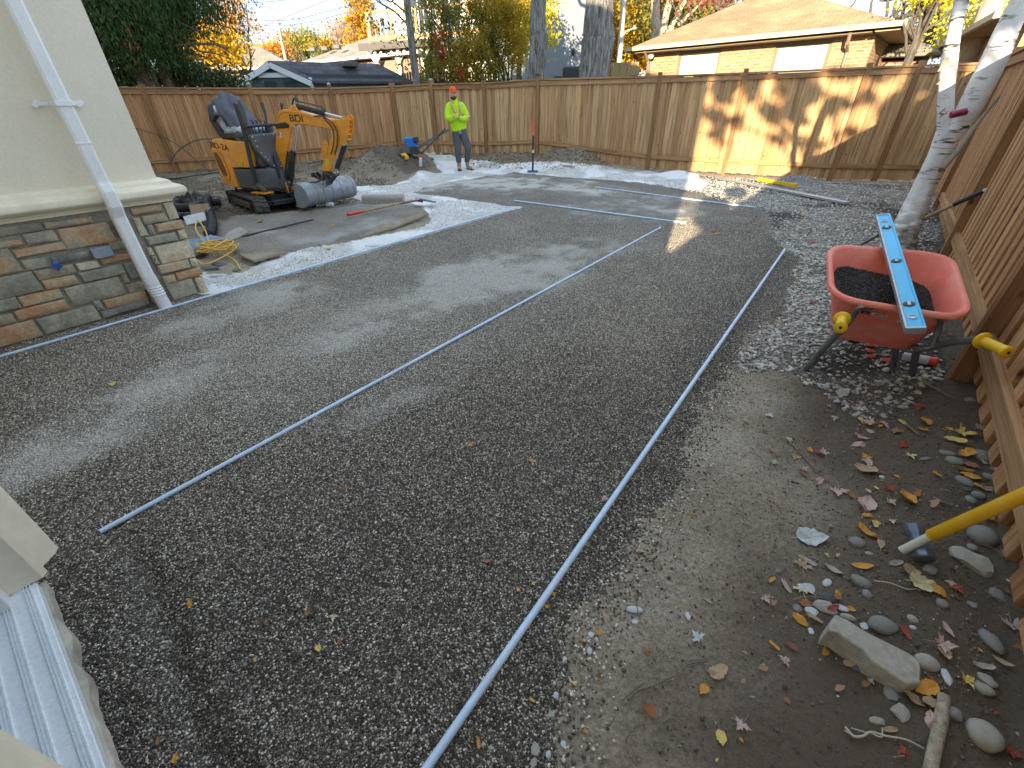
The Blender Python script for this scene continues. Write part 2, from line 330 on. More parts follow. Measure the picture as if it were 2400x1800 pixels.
# ---------------------------------------------------------------- ground materials
def stone_ground(name, cols, scale, dustcol, soilcol=None, bump=.9, dist=.006, rough=.85, squash=1.0, gapdark=.25):
    m, nt, nd, ln, b = newmat(name)
    tc = nd.new('ShaderNodeTexCoord'); at = nd.new('ShaderNodeVertexColor'); at.layer_name = 'mask'; sp = nd.new('ShaderNodeSeparateColor'); ln.new(at.outputs[0], sp.inputs[0])
    nz = nd.new('ShaderNodeTexNoise'); nz.inputs['Scale'].default_value = scale * .7; ln.new(tc.outputs['Object'], nz.inputs['Vector'])
    wp = nd.new('ShaderNodeMixRGB'); wp.inputs[0].default_value = 0.006 * 60 / scale; ln.new(tc.outputs['Object'], wp.inputs[1]); ln.new(nz.outputs['Color'], wp.inputs[2])
    vo = nd.new('ShaderNodeTexVoronoi'); vo.inputs['Scale'].default_value = scale; ln.new(wp.outputs[0], vo.inputs['Vector'])
    ve = nd.new('ShaderNodeTexVoronoi'); ve.feature = 'DISTANCE_TO_EDGE'; ve.inputs['Scale'].default_value = scale; ln.new(wp.outputs[0], ve.inputs['Vector'])
    wh = nd.new('ShaderNodeTexWhiteNoise'); ln.new(vo.outputs['Position'], wh.inputs['Vector'])
    rp = ramp(nd, [(i / (len(cols) - 1), c) for i, c in enumerate(cols)]); ln.new(wh.outputs[0], rp.inputs[0])
    re = ramp(nd, [(0.0, (gapdark,) * 3), (0.18, (1, 1, 1))]); ln.new(ve.outputs['Distance'], re.inputs[0])
    out = mix(nd, ln, rp.outputs[0], re.outputs[0], 1.0, 'MULTIPLY')
    # large mottling
    n2 = nd.new('ShaderNodeTexNoise'); n2.inputs['Scale'].default_value = 1.6; n2.inputs['Detail'].default_value = 7; n2.inputs['Roughness'].default_value = .6; ln.new(tc.outputs['Object'], n2.inputs['Vector'])
    r2 = ramp(nd, [(0.3, (.8, .8, .8)), (0.7, (1.2, 1.18, 1.16))]); ln.new(n2.outputs['Fac'], r2.inputs[0])
    out = mix(nd, ln, out, r2.outputs[0], 1.0, 'MULTIPLY')
    # dust: finer noise breaks it up over the stones
    n3 = nd.new('ShaderNodeTexNoise'); n3.inputs['Scale'].default_value = 110; n3.inputs['Detail'].default_value = 3; ln.new(tc.outputs['Object'], n3.inputs['Vector'])
    ma = nd.new('ShaderNodeMath'); ma.operation = 'MULTIPLY_ADD'; ln.new(n3.outputs['Fac'], ma.inputs[0]); ma.inputs[1].default_value = 1.1; ma.inputs[2].default_value = -.55
    ad = nd.new('ShaderNodeMath'); ad.operation = 'ADD'; ln.new(sp.outputs[0], ad.inputs[0]); ln.new(ma.outputs[0], ad.inputs[1])
    mm = nd.new('ShaderNodeMath'); mm.operation = 'MULTIPLY'; mm.use_clamp = True; ln.new(sp.outputs[0], mm.inputs[0])
    cl = nd.new('ShaderNodeMapRange'); ln.new(ad.outputs[0], cl.inputs[0]); cl.inputs[1].default_value = 0; cl.inputs[2].default_value = .8
    ln.new(cl.outputs[0], mm.inputs[1])
    out = mix(nd, ln, out, dustcol, mm.outputs[0])
    if soilcol: out = mix(nd, ln, out, soilcol, sp.outputs[1])
    ln.new(out, b.inputs['Base Color']); b.inputs['Roughness'].default_value = rough; b.inputs['Specular IOR Level'].default_value = .3
    bp = nd.new('ShaderNodeBump'); bp.inputs['Strength'].default_value = bump; bp.inputs['Distance'].default_value = dist
    rb = ramp(nd, [(0.0, (0, 0, 0)), (0.3, (1, 1, 1))]); ln.new(ve.outputs['Distance'], rb.inputs[0]); ln.new(rb.outputs[0], bp.inputs['Height'])
    ln.new(bp.outputs[0], b.inputs['Normal'])
    return m
def soil_ground(name):
    m, nt, nd, ln, b = newmat(name)
    tc = nd.new('ShaderNodeTexCoord'); at = nd.new('ShaderNodeVertexColor'); at.layer_name = 'mask'; sp = nd.new('ShaderNodeSeparateColor'); ln.new(at.outputs[0], sp.inputs[0])
    def N(s, d=6, r=.6):
        n = nd.new('ShaderNodeTexNoise'); n.inputs['Scale'].default_value = s; n.inputs['Detail'].default_value = d; n.inputs['Roughness'].default_value = r; ln.new(tc.outputs['Object'], n.inputs['Vector']); return n
    n1 = N(3, 9, .65); r1 = ramp(nd, [(0.3, (.35, .295, .22)), (0.5, (.45, .385, .295)), (0.72, (.53, .465, .37))]); ln.new(n1.outputs['Fac'], r1.inputs[0])
    n2 = N(70, 5, .7); r2 = ramp(nd, [(0.3, (.42, .42, .42)), (0.7, (1.45, 1.43, 1.4))]); ln.new(n2.outputs['Fac'], r2.inputs[0])
    out = mix(nd, ln, r1.outputs[0], r2.outputs[0], .8, 'MULTIPLY')
    # crumbs and small stones
    vo = nd.new('ShaderNodeTexVoronoi'); vo.inputs['Scale'].default_value = 85; ln.new(tc.outputs['Object'], vo.inputs['Vector'])
    wh = nd.new('ShaderNodeTexWhiteNoise'); ln.new(vo.outputs['Position'], wh.inputs['Vector'])
    gt = nd.new('ShaderNodeMath'); gt.operation = 'GREATER_THAN'; gt.inputs[1].default_value = .86; ln.new(wh.outputs[0], gt.inputs[0])
    lt = nd.new('ShaderNodeMath'); lt.operation = 'LESS_THAN'; lt.inputs[1].default_value = .42; ln.new(vo.outputs['Distance'], lt.inputs[0])
    mu = nd.new('ShaderNodeMath'); mu.operation = 'MULTIPLY'; ln.new(gt.outputs[0], mu.inputs[0]); ln.new(lt.outputs[0], mu.inputs[1])
    out = mix(nd, ln, out, (.32, .3, .27), mu.outputs[0])
    out = mix(nd, ln, out, (.13, .103, .078), sp.outputs[1])           # dark moist topsoil
    out = mix(nd, ln, out, (.38, .37, .35), sp.outputs[0])              # stone dust
    ln.new(out, b.inputs['Base Color']); b.inputs['Roughness'].default_value = .95; b.inputs['Specular IOR Level'].default_value = .15
    n4 = N(28, 9, .7); ad = nd.new('ShaderNodeMath'); ad.operation = 'MULTIPLY_ADD'; ln.new(mu.outputs[0], ad.inputs[0]); ad.inputs[1].default_value = .4; ln.new(n4.outputs['Fac'], ad.inputs[2])
    bp = nd.new('ShaderNodeBump'); bp.inputs['Strength'].default_value = .9; bp.inputs['Distance'].default_value = .035; ln.new(ad.outputs[0], bp.inputs['Height']); ln.new(bp.outputs[0], b.inputs['Normal'])
    return m
HPB = [(.06, .053, .045), (.11, .095, .08), (.17, .15, .125), (.085, .072, .06), (.24, .21, .18), (.36, .33, .29), (.12, .10, .085), (.50, .47, .42)]
M_BED = stone_ground('dark pebble gravel', up(HPB, 1.75), 135, (.62, .60, .56), bump=1.0, dist=.005)
M_WHITE = stone_ground('limestone screenings', [(.55, .55, .54), (.68, .68, .67), (.75, .75, .73), (.62, .61, .59)], 75, (.80, .81, .82), bump=.5, dist=.004, gapdark=.6)
M_LIME = stone_ground('crushed limestone', up([(.18, .165, .14), (.26, .24, .2), (.34, .32, .28), (.22, .2, .175), (.4, .38, .34)], 1.5), 55, (.5, .5, .49), (.07, .06, .05), bump=1.0, dist=.010, gapdark=.25)
M_SAND = stone_ground('sandy fines', up([(.13, .115, .1), (.2, .18, .155), (.26, .24, .21), (.16, .145, .125)], 1.5), 160, (.42, .42, .41), bump=.6, dist=.004, gapdark=.5)
M_SOIL = soil_ground('bare soil')
# ---------------------------------------------------------------- the yard surface: one relief, split by what covers it
def axis(segs):
    out = []
    for a, b, st in segs: out.append(np.arange(a, b - 1e-6, st))
    out.append(np.array([segs[-1][1]])); return np.concatenate(out)
xs = axis([(-15, -10, .12), (-10, -5, .06), (-5, -2.4, .045), (-2.4, 3, .026), (3, 5, .045), (5, 9.2, .07)])
ys = axis([(-3, -.6, .2), (-.6, 4, .026), (4, 8, .05), (8, 15.6, .07)])
GX, GY = np.meshgrid(xs, ys); GZ = hz(GX, GY)
nx, ny = len(xs), len(ys)
wob = lambda s, a, sc=2.5: a * (fbm(GX, GY, sc, 4, s) - .5)
WX, WY = GX + wob(71, .22), GY + wob(72, .22)
WX = WX + wob(73, .07, 18); WY = WY + wob(74, .07, 18)
zone = np.zeros(GX.shape, int)                                    # 0 soil 1 bed 2 white 3 lime 4 sand
zone[inpoly(WX, WY, P_LIME)] = 3
inb = inpoly(WX, WY, P_BED); pa = G(0, 839); pb = G(1210, 488); pdv = np.array([pb[0] - pa[0], pb[1] - pa[1]]); pdv /= np.linalg.norm(pdv)
leftA = ((GX - pa[0]) * pdv[1] - (GY - pa[1]) * pdv[0])            # >0 to the right of pipe A
zone[inpoly(GX + wob(75, .12, 6), GY + wob(76, .12, 6), P_SAND)] = 4
zone[inpoly(WX, WY, P_WHITE)] = 2
zone[inb] = 1
zone[(zone == 0) & (GX > 2.7) & (GY > 4.3) & (GY < 10) & (fence_dist(GX, GY) > .35) & (((GX - RF0[0]) * RFD[1] - (GY - RF0[1]) * RFD[0]) < -.35)] = 3
zone[(leftA < .0) & (leftA > -.22) & (GY > 3.55) & (GY < 7.1) & (zone != 4)] = 2
zone[(leftA > 0.0) & (GY < 6.8) & (zone == 2)] = 1
zone[(GY < 3.0) & (GX < -.3)] = 1
PX, PY = pixel_of(GX, GY)
def blob(cx, cy, rx, ry, sl=0.0, s=81, amp=.9):
    u = (PX - cx) / rx; v = (PY - cy - sl * (PX - cx)) / ry
    return sst(1.25, .2, np.sqrt(u * u + v * v) + amp * (fbm(GX, GY, 1.8, 4, s) - .5))
dust = np.maximum.reduce([.85 * blob(1180, 640, 320, 75, -.18), .6 * blob(800, 790, 330, 70, -.35, 82), .5 * blob(170, 1040, 260, 80, -.4, 83), .85 * blob(1130, 430, 260, 26, 0, 84), .55 * blob(1340, 440, 240, 22, .1, 85), .6 * blob(560, 720, 260, 45, -.3, 86), .6 * blob(1320, 600, 130, 40, -.1, 186), .55 * blob(400, 900, 260, 60, -.35, 187), .4 * blob(900, 960, 150, 40, -.4, 87), .5 * blob(1500, 490, 250, 40, 0, 88)])
dust = dust * (.55 + .9 * (fbm(GX, GY, 3.5, 4, 89) - .2))
streak = fbm(GX * .35 + GY * 2.2, GY * .5 - GX * 1.2, .8, 3, 90)
dust = dust * (.5 + streak) * (.6 + .8 * sst(.3, .62, fbm(GX, GY, 6.0, 5, 97))); dust = np.maximum(dust, .22 * blob(800, 760, 900, 260, -.3, 190, .5))
dust = np.where(zone == 1, np.clip(dust * 1.35, 0, .95), 0)
dust = np.where(zone == 4, .75 * sst(.45, .75, fbm(GX, GY, 1.6, 4, 91)), dust)
dust = np.where(zone == 2, .8 * sst(.35, .6, fbm(GX, GY, 2.0, 3, 92)), dust)
dust = np.where(zone == 3, np.maximum(.6 * blob(1870, 437, 90, 26), .75 * blob(1600, 408, 90, 20)), dust)
sidef = (GX - RF0[0]) * RFD[1] - (GY - RF0[1]) * RFD[0]
damp = .9 * sst(-.85, -.3, sidef + .6 * (fbm(GX, GY, 1.7, 4, 93) - .5)) * (GY < 6.5)
damp = np.maximum(damp, (.5 + .4 * sst(.4, .65, fbm(GX, GY, 1.2, 5, 94))) * (GX < -1.5) * (GY > 5)); damp = np.maximum(damp, .55 * (GZ > .07) * (GY > 7)); damp = np.maximum(damp, .22 * sst(.5, .65, fbm(GX, GY, 1.6, 5, 194)))
damp = np.where(zone == 3, .8 * sst(.5, .72, fbm(GX, GY, 1.3, 5, 95)) + damp * .6, damp)
mask = np.stack([np.clip(dust, 0, 1), np.clip(damp, 0, 1), 0 * dust, 0 * dust + 1], -1)
def face_zone(z):
    return np.maximum.reduce([z[:-1, :-1], z[1:, :-1], z[:-1, 1:], z[1:, 1:]])
FZ = face_zone(zone)
idx = np.arange(nx * ny).reshape(ny, nx)
quads = np.stack([idx[:-1, :-1], idx[:-1, 1:], idx[1:, 1:], idx[1:, :-1]], -1)
VV = np.stack([GX, GY, GZ], -1).reshape(-1, 3); MK = mask.reshape(-1, 4)
for zi, nm, mt in [(0, 'ground', M_SOIL), (1, 'gravel_bed', M_BED), (2, 'limestone_screenings', M_WHITE), (3, 'crushed_limestone', M_LIME), (4, 'sandy_fines', M_SAND)]:
    q = quads[FZ == zi]; u, inv = np.unique(q, return_inverse=True)
    o = np_mesh(nm, VV[u], inv.reshape(-1, 4), mt, smooth=True); o['kind'] = 'structure'
    ca = o.data.color_attributes.new('mask', 'FLOAT_COLOR', 'POINT'); ca.data.foreach_set('color', MK[u].astype(np.float32).ravel())
# land beyond the yard
mb = MB(); mb.v = [(-400, -120, -.25), (400, -120, -.25), (400, 600, -.25), (-400, 600, -.25)]; mb.f = [(0, 1, 2, 3)]; mb.m = [0]
M_LAWN = plain('far lawn', (.06, .08, .03), .95, scale=.8, var=.4, dirt=(.14, .09, .04), dscale=.3, bump=0)
mb.build('terrain', M_LAWN)['kind'] = 'structure'
# ---------------------------------------------------------------- scattered stones (uncountable): instances on points
def scatter(name, P, rot, scl, tint, mat, kind='stuff', sub=2, label=None, cat=None):
    me = bpy.data.meshes.new(name + '_points'); n = len(P); me.vertices.add(n); me.vertices.foreach_set('co', P.astype(np.float32).ravel())
    for an, arr, ty in (('rot', rot, 'FLOAT_VECTOR'), ('scl', scl, 'FLOAT_VECTOR')):
        a = me.attributes.new(an, ty, 'POINT'); a.data.foreach_set('vector', arr.astype(np.float32).ravel())
    a = me.attributes.new('tint', 'FLOAT', 'POINT'); a.data.foreach_set('value', tint.astype(np.float32))
    o = bpy.data.objects.new(name, me); link(o); o['kind'] = kind
    if label: o['label'] = label; o['category'] = cat
    ng = bpy.data.node_groups.new(name + '_scatter', 'GeometryNodeTree')
    ng.interface.new_socket('Geometry', in_out='INPUT', socket_type='NodeSocketGeometry'); ng.interface.new_socket('Geometry', in_out='OUTPUT', socket_type='NodeSocketGeometry')
    gi = ng.nodes.new('NodeGroupInput'); go = ng.nodes.new('NodeGroupOutput')
    ico = ng.nodes.new('GeometryNodeMeshIcoSphere'); ico.inputs['Radius'].default_value = .5; ico.inputs['Subdivisions'].default_value = sub
    sp = ng.nodes.new('GeometryNodeSetPosition'); nz = ng.nodes.new('ShaderNodeTexNoise'); nz.inputs['Scale'].default_value = 1.7
    sb = ng.nodes.new('ShaderNodeVectorMath'); sb.operation = 'SUBTRACT'; sb.inputs[1].default_value = (.5, .5, .5)
    sm = ng.nodes.new('ShaderNodeVectorMath'); sm.operation = 'SCALE'; sm.inputs['Scale'].default_value = .55
    iop = ng.nodes.new('GeometryNodeInstanceOnPoints'); mtn = ng.nodes.new('GeometryNodeSetMaterial'); mtn.inputs['Material'].default_value = mat
    L = ng.links
    L.new(nz.outputs['Color'], sb.inputs[0]); L.new(sb.outputs[0], sm.inputs[0]); L.new(ico.outputs['Mesh'], sp.inputs['Geometry']); L.new(sm.outputs[0], sp.inputs['Offset'])
    ss = ng.nodes.new('GeometryNodeSetShadeSmooth'); L.new(sp.outputs[0], ss.inputs[0]); L.new(ss.outputs[0], mtn.inputs['Geometry'])
    L.new(gi.outputs[0], iop.inputs['Points']); L.new(mtn.outputs[0], iop.inputs['Instance'])
    for an, sk in (('rot', 'Rotation'), ('scl', 'Scale')):
        na = ng.nodes.new('GeometryNodeInputNamedAttribute'); na.data_type = 'FLOAT_VECTOR'; na.inputs['Name'].default_value = an; L.new(na.outputs['Attribute'], iop.inputs[sk])
    L.new(iop.outputs[0], go.inputs[0])
    md = o.modifiers.new('scatter', 'NODES'); md.node_group = ng
    return o
def pebble_mat(name, cols, rough=.75, spk=0.25, dust=None):
    m, nt, nd, ln, b = newmat(name)
    at = nd.new('ShaderNodeAttribute'); at.attribute_type = 'INSTANCER'; at.attribute_name = 'tint'
    rp = ramp(nd, [(i / (len(cols) - 1), c) for i, c in enumerate(cols)]); 
    fr = nd.new('ShaderNodeMath'); fr.operation = 'FRACT'; ln.new(at.outputs['Fac'], fr.inputs[0]); ln.new(fr.outputs[0], rp.inputs[0]); out = rp.outputs[0]
    if dust:                              # the whole part of tint carries the dust laid on this stone
        fl = nd.new('ShaderNodeMath'); fl.operation = 'FLOOR'; ln.new(at.outputs['Fac'], fl.inputs[0])
        dv = nd.new('ShaderNodeMath'); dv.operation = 'MULTIPLY'; dv.inputs[1].default_value = .1; ln.new(fl.outputs[0], dv.inputs[0]); out = mix(nd, ln, out, dust, dv.outputs[0])
    tc = nd.new('ShaderNodeTexCoord'); no = nd.new('ShaderNodeTexNoise'); no.inputs['Scale'].default_value = 5; no.inputs['Detail'].default_value = 6; ln.new(tc.outputs['Object'], no.inputs['Vector'])
    r2 = ramp(nd, [(0.3, (1 - spk,) * 3), (0.7, (1 + spk,) * 3)]); ln.new(no.outputs['Fac'], r2.inputs[0]); out = mix(nd, ln, out, r2.outputs[0], 1.0, 'MULTIPLY')
    ln.new(out, b.inputs['Base Color']); b.inputs['Roughness'].default_value = rough; b.inputs['Specular IOR Level'].default_value = .35
    return m
MP_BED = pebble_mat('dark pebble', up([(.03, .025, .019), (.045, .037, .028), (.07, .058, .044), (.10, .083, .063), (.14, .118, .09), (.19, .162, .127), (.25, .217, .172), (.32, .282, .228), (.40, .36, .295), (.50, .46, .39)], 1.75), .6, dust=(.68, .655, .61))
MP_LIME = pebble_mat('limestone chip', up([(.2, .185, .16), (.28, .26, .22), (.35, .33, .29), (.23, .21, .185), (.3, .28, .26), (.42, .41, .39), (.17, .16, .145)], 1.55), .85)
MP_SOIL = pebble_mat('soil crumb', up([(.2, .17, .135), (.06, .05, .04), (.10, .085, .065), (.14, .12, .095), (.09, .075, .06), (.25, .23, .2), (.07, .06, .05), (.36, .35, .33)], 1.6), .9)
def grid_lookup(arr, X, Y):
    i = np.clip(np.searchsorted(xs, X), 0, nx - 1); j = np.clip(np.searchsorted(ys, Y), 0, ny - 1); return arr[j, i]
def field(n, x0, x1, y0, y1, keep):
    X = RNG.uniform(x0, x1, n); Y = RNG.uniform(y0, y1, n)
    px, py = pixel_of(X, Y); D = np.hypot(X, Y)
    ok = (px > -60) & (px < 2460) & (py > 0) & (py < 1900) & keep(X, Y, D); return X[ok], Y[ok]
def lay(name, X, Y, smin, smax, flat, mat, tint=None, sink=.25, sub=2, up=0.0, **k):
    n = len(X); s = RNG.uniform(smin, smax, n) * (1 + .4 * (RNG.rand(n) ** 4))
    scl = np.stack([s, s * RNG.uniform(.55, .95, n), s * RNG.uniform(flat * .7, flat * 1.3, n)], -1)
    Z = hz(X, Y) + scl[:, 2] * (.5 - sink) + up
    rot = np.stack([RNG.normal(0, .35, n), RNG.normal(0, .35, n), RNG.uniform(0, 6.283, n)], -1)
    return scatter(name, np.stack([X, Y, Z], -1), rot, scl, RNG.uniform(0, .999, n) if tint is None else tint, mat, sub=sub, **k)
# dark bed pebbles, thick near the lens and thinning out
X, Y = field(1500000, -3.4, 3.2, 0.0, 6.2, lambda X, Y, D: (RNG.rand(len(X)) < np.clip((2.6 / np.maximum(D, .6)) ** 1.6, 0, 1) * .95))
k = grid_lookup(zone, X, Y) == 1; X, Y = X[k], Y[k]
dd = grid_lookup(mask[:, :, 0], X, Y); wet = np.clip(.75 * sst(2.6, .9, Y * .9 + .35 * np.abs(X)) + .7 * sst(-.45, -.02, (X - G(993, 1800)[0]) * HW_[1] - (Y - G(993, 1800)[1]) * HW_[0]) + .9 * (fbm(X, Y, 1.3, 4, 301) - .45) + 6 * np.clip(.012 - hz(X, Y, False), 0, .05) * (Y < 2.5), -.2, 1.1); tn = np.clip(RNG.uniform(0, 1, len(X)) ** (1.0 + 1.35 * wet), 0, .999) + np.floor(np.clip(dd * RNG.uniform(.2, 1.5, len(X)), 0, .8) * 10)
lay('gravel_pebbles', X, Y, .0045, .0084, .62, MP_BED, tint=tn, sub=1)
print('bed pebbles', len(X))
# crushed stone on the right
X, Y = field(160000, .8, 8, .8, 10.2, lambda X, Y, D: RNG.rand(len(X)) < np.clip((4.5 / D) ** 1.5, 0, 1) * .9)
k = grid_lookup(zone, X, Y) == 3; X, Y = X[k], Y[k]; k = (grid_lookup(mask[:, :, 1], X, Y) < RNG.rand(len(X)) * 1.3); X, Y = X[k], Y[k]
lay('limestone_chips', X, Y, .014, .032, .45, MP_LIME, sub=2); print('lime', len(X))
# small stones and crumbs strewn on the soil
X, Y = field(420000, -10, 7, .1, 13.5, lambda X, Y, D: RNG.rand(len(X)) < np.clip((3 / D) ** 1.2, 0.05, 1))
k = (grid_lookup(zone, X, Y) == 0) & (fbm(X, Y, 2.2, 3, 99) > .33 + .25 * RNG.rand(len(X))); X, Y = X[k], Y[k]
lay('soil_crumbs', X, Y, .0028, .009, .7, MP_SOIL, sub=1); print('crumbs', len(X))
X, Y = field(90000, -.2, 5, -.6, 6, lambda X, Y, D: (lambda s: (s > -.95) & (s < -.02) & (RNG.rand(len(X)) < np.clip(.85 + s, 0, 1) * .8))((X - RF0[0]) * RFD[1] - (Y - RF0[1]) * RFD[0]))
k = (grid_lookup(zone, X, Y) == 0) & (fbm(X, Y, 3, 3, 311) > .35); X, Y = X[k], Y[k]
MP_DARKS = pebble_mat('dark soil crumb', [(.08, .062, .046), (.12, .095, .072), (.16, .13, .1), (.10, .08, .06), (.2, .17, .135), (.13, .105, .08), (.15, .12, .09), (.38, .35, .31)], .95)
lay('dark_soil_crumbs', X, Y, .003, .011, .7, MP_DARKS, sub=1); print('dark crumbs', len(X))
# spilled pebbles along the edge of the bed
X, Y = field(240000, .0, 3.6, .2, 5.0, lambda X, Y, D: RNG.rand(len(X)) < .9)
ed = inpoly(X - .16 * RNG.rand(len(X)) ** 1.5 - .05, Y + .0, P_BED) & (grid_lookup(zone, X, Y) != 1); ed &= (RNG.rand(len(X)) < .75)
lay('spilled_pebbles', X[ed], Y[ed], .006, .012, .65, MP_BED, sub=1); print('spill', ed.sum())
# pale stones mixed in at the near edge and clods on the soil piles
X, Y = field(60000, -8, 4, 7, 14, lambda X, Y, D: RNG.rand(len(X)) < .9)
MP_CLOD = pebble_mat('earth clod', [(.13, .105, .075), (.19, .155, .115), (.16, .13, .095), (.24, .2, .15), (.14, .115, .085), (.36, .33, .28)], .95)
k = ((hz(X, Y, False) > .09) | ((X < -2.6) & (fbm(X, Y, 1.7, 4, 401) > .5))) & (RNG.rand(len(X)) < .55) & (grid_lookup(zone, X, Y) == 0); X, Y = X[k], Y[k]
lay('pile_clods', X, Y, .012, .04, .75, MP_CLOD, sub=2); print('clods', len(X))
# coarser grit over the white screenings
X, Y = field(50000, -3, 4, 3.4, 12, lambda X, Y, D: RNG.rand(len(X)) < .8)
k = (grid_lookup(zone, X, Y) == 2) & (grid_lookup(mask[:, :, 0], X, Y) < .75); X, Y = X[k], Y[k]
MP_WHITE = pebble_mat('white grit', [(.45, .45, .44), (.6, .6, .59), (.52, .51, .49), (.68, .68, .68)], .85)
lay('white_grit', X, Y, .008, .02, .6, MP_WHITE, sub=1); print('grit', len(X))
# ---------------------------------------------------------------- fences
W_TAN = wood_mat('cedar board', up([(.28, .17, .085), (.34, .22, .11), (.21, .12, .058), (.39, .265, .14), (.27, .16, .08), (.32, .22, .12), (.24, .145, .075)], 1.85))
W_RED = wood_mat('stained rail', up([(.25, .145, .072), (.28, .17, .085), (.22, .12, .06)], 1.6), grain=(2.2, 90, 90), axis='Z', knots=True)
W_POST = wood_mat('stained post', up([(.20, .105, .052), (.235, .13, .064), (.18, .09, .044)], 1.5))
W_RIGHT = wood_mat('new brown board', up([(.255, .145, .072), (.305, .18, .09), (.215, .115, .056), (.28, .16, .08)], 1.95))
M_CAPL = plain('solar cap', (.30, .36, .44), .3, .3); M_CAPD = plain('black cap', (.02, .02, .022), .4)
def fence(name, p0, dr, nrm, posts, board_w, bmat, label, depth_post=.09, seed=1, overlap=True, caps=None, rail_up=.30, gap=.0, jit=.03):
    rs = random.Random(seed); root = empty(name, (p0[0], p0[1], 0), 0, label, 'fence')
    D = Vector((dr[0], dr[1], 0)); N = Vector((nrm[0], nrm[1], 0)); O = Vector((0, 0, 0)); rot = Matrix((D, N, Vector((0, 0, 1)))).transposed()
    cache = {}
    def unit(w, t, h, nm, mat):
        key = (round(w, 3), round(t, 3), round(h, 2), nm)
        if key not in cache:
            o = MB().box((0, 0, h / 2), (w, t, h)).build(nm, mat, root, bevel=.004 if w > .05 else 0); cache[key] = o; return o
        o = cache[key].copy(); link(o, root); return o
    def put(o, s, off, z, tilt=0.0):
        m = (rot @ Matrix.Rotation(tilt, 3, 'Y')).to_4x4(); m.translation = D * s + N * off + Vector((0, 0, z)); o.matrix_local = m; return o
    for i, (s, zb, zt) in enumerate(posts):
        put(unit(.092, depth_post, zt - zb + .28, 'post', W_POST), s, .03, zb - .2)
        if caps and caps[i]:
            c = MB(); c.box((0, 0, .008), (.11, .11, .016)); c.box((0, 0, .03), (.085, .085, .03), taper=.6)
            put(c.build('post_cap', M_CAPL if caps[i] == 1 else M_CAPD, root), s, .03, zt + .08)
    for i in range(len(posts) - 1):
        s0, b0, t0 = posts[i]; s1, b1, t1 = posts[i + 1]; L = s1 - s0 - .09; zt = min(t0, t1) if i else t0; zt = (t0 + t1) / 2
        def beam(nm, z0, z1, h, t, off):
            o = MB().box((0, 0, 0), (L, t, h)).build(nm, W_RED, root, bevel=.004)
            a = math.atan2(z1 - z0, s1 - s0); put(o, (s0 + s1) / 2, off, (z0 + z1) / 2, -a)
        beam('cap_rail', t0, t1, .035, .135, .015); beam('top_rail', t0 - .072, t1 - .072, .092, .036, .042)
        beam('bottom_rail', b0 + rail_up, b1 + rail_up, .092, .036, .042)
        s = s0 + .045 + rs.random() * .02; k = 0
        while s < s1 - .05:
            w = board_w * rs.choice((.92, 1, 1, 1.06)); w = min(w, s1 - .045 - s)
            if w < .03: break
            f = (s + w / 2 - s0) / (s1 - s0); zb = b0 + (b1 - b0) * f + .03 + rs.random() * jit; zz = t0 + (t1 - t0) * f - .02
            wq = math.ceil(w * 50) / 50
            front = (k % 2 == 0) if overlap else True
            o = unit(max(wq, .04) if front else wq, .024, round(zz - zb, 1), 'board', bmat)
            o.scale = (1, 1, 1); put(o, s + w / 2, (.017 if front else -.007) + rs.uniform(-.0005, .0005), zb, rs.uniform(-.004, .004))
            s += w * (1.0 if not overlap else .86) + gap + rs.random() * .004; k += 1
    return root
def vps(top, base, p0, dr):
    s, zt = VP(*top, p0, dr); return (s, VP(*base, p0, dr)[1], zt)
bnd = (-0.35455, -0.93504)
bp = [(-1.19 + 0.0, .19, 1.86)]
for t_, b_ in [((1011, 192), (1033, 362)), ((1135, 190), (1142, 365)), ((1262, 181), (1262, 362)), ((1548, 173), (1520, 399)), ((1749, 165), (1693, 410)), ((2038, 152), (1943, 424))]:
    s, zb, zt = vps(t_, b_, BF0, BFD); bp.append((s, zb, zt - .05))
bp[0] = (0.0, .19, 1.83); bp += [(10.6 + 1.19, -.16, 1.86), (12.72, -.15, 1.86)]
fence('wooden_fence', BF0, BFD, bnd, bp, .128, W_TAN, 'long tan cedar fence across the back, behind the worker, with sun patches', seed=3, caps=[0, 1, 2, 2, 0, 0, 0, 0, 0])
lnd = (0.348, -0.9375)
lp = [(0.07, .19, 1.83)]
for t_, zb in [((771, 202), .12), ((584, 202), .05), ((333, 200), .0)]:
    s, zt = VP(*t_, LF0, LFD); lp.append((s, zb, zt - .05))
lp += [(lp[-1][0] + 2.1, 0, 1.83), (lp[-1][0] + 4.3, 0, 1.83)]
fence('wooden_fence', LF0, LFD, lnd, lp, .125, W_RIGHT, 'brown wooden fence on the left behind the orange mini excavator', seed=5, caps=[0, 1, 1, 2, 0, 0])
rnd_ = (-0.773, 0.634)
rp_ = [(-8.4, .12, 1.45), (-5.6, .12, 1.52), (-2.75, .12, 1.62), (0, .10, 1.72), (2.70, .06, 1.74), (5.87, -.02, 1.75), (8.3, -.08, 1.76), (9.9, -.12, 1.78)]
fence('wooden_fence', RF0 + np.array([.03, -.025]), RFD, rnd_, rp_, .098, W_RIGHT, 'reddish brown wooden fence along the right edge beside the wheelbarrow', seed=8, overlap=True, rail_up=.20, depth_post=.11, jit=.01)
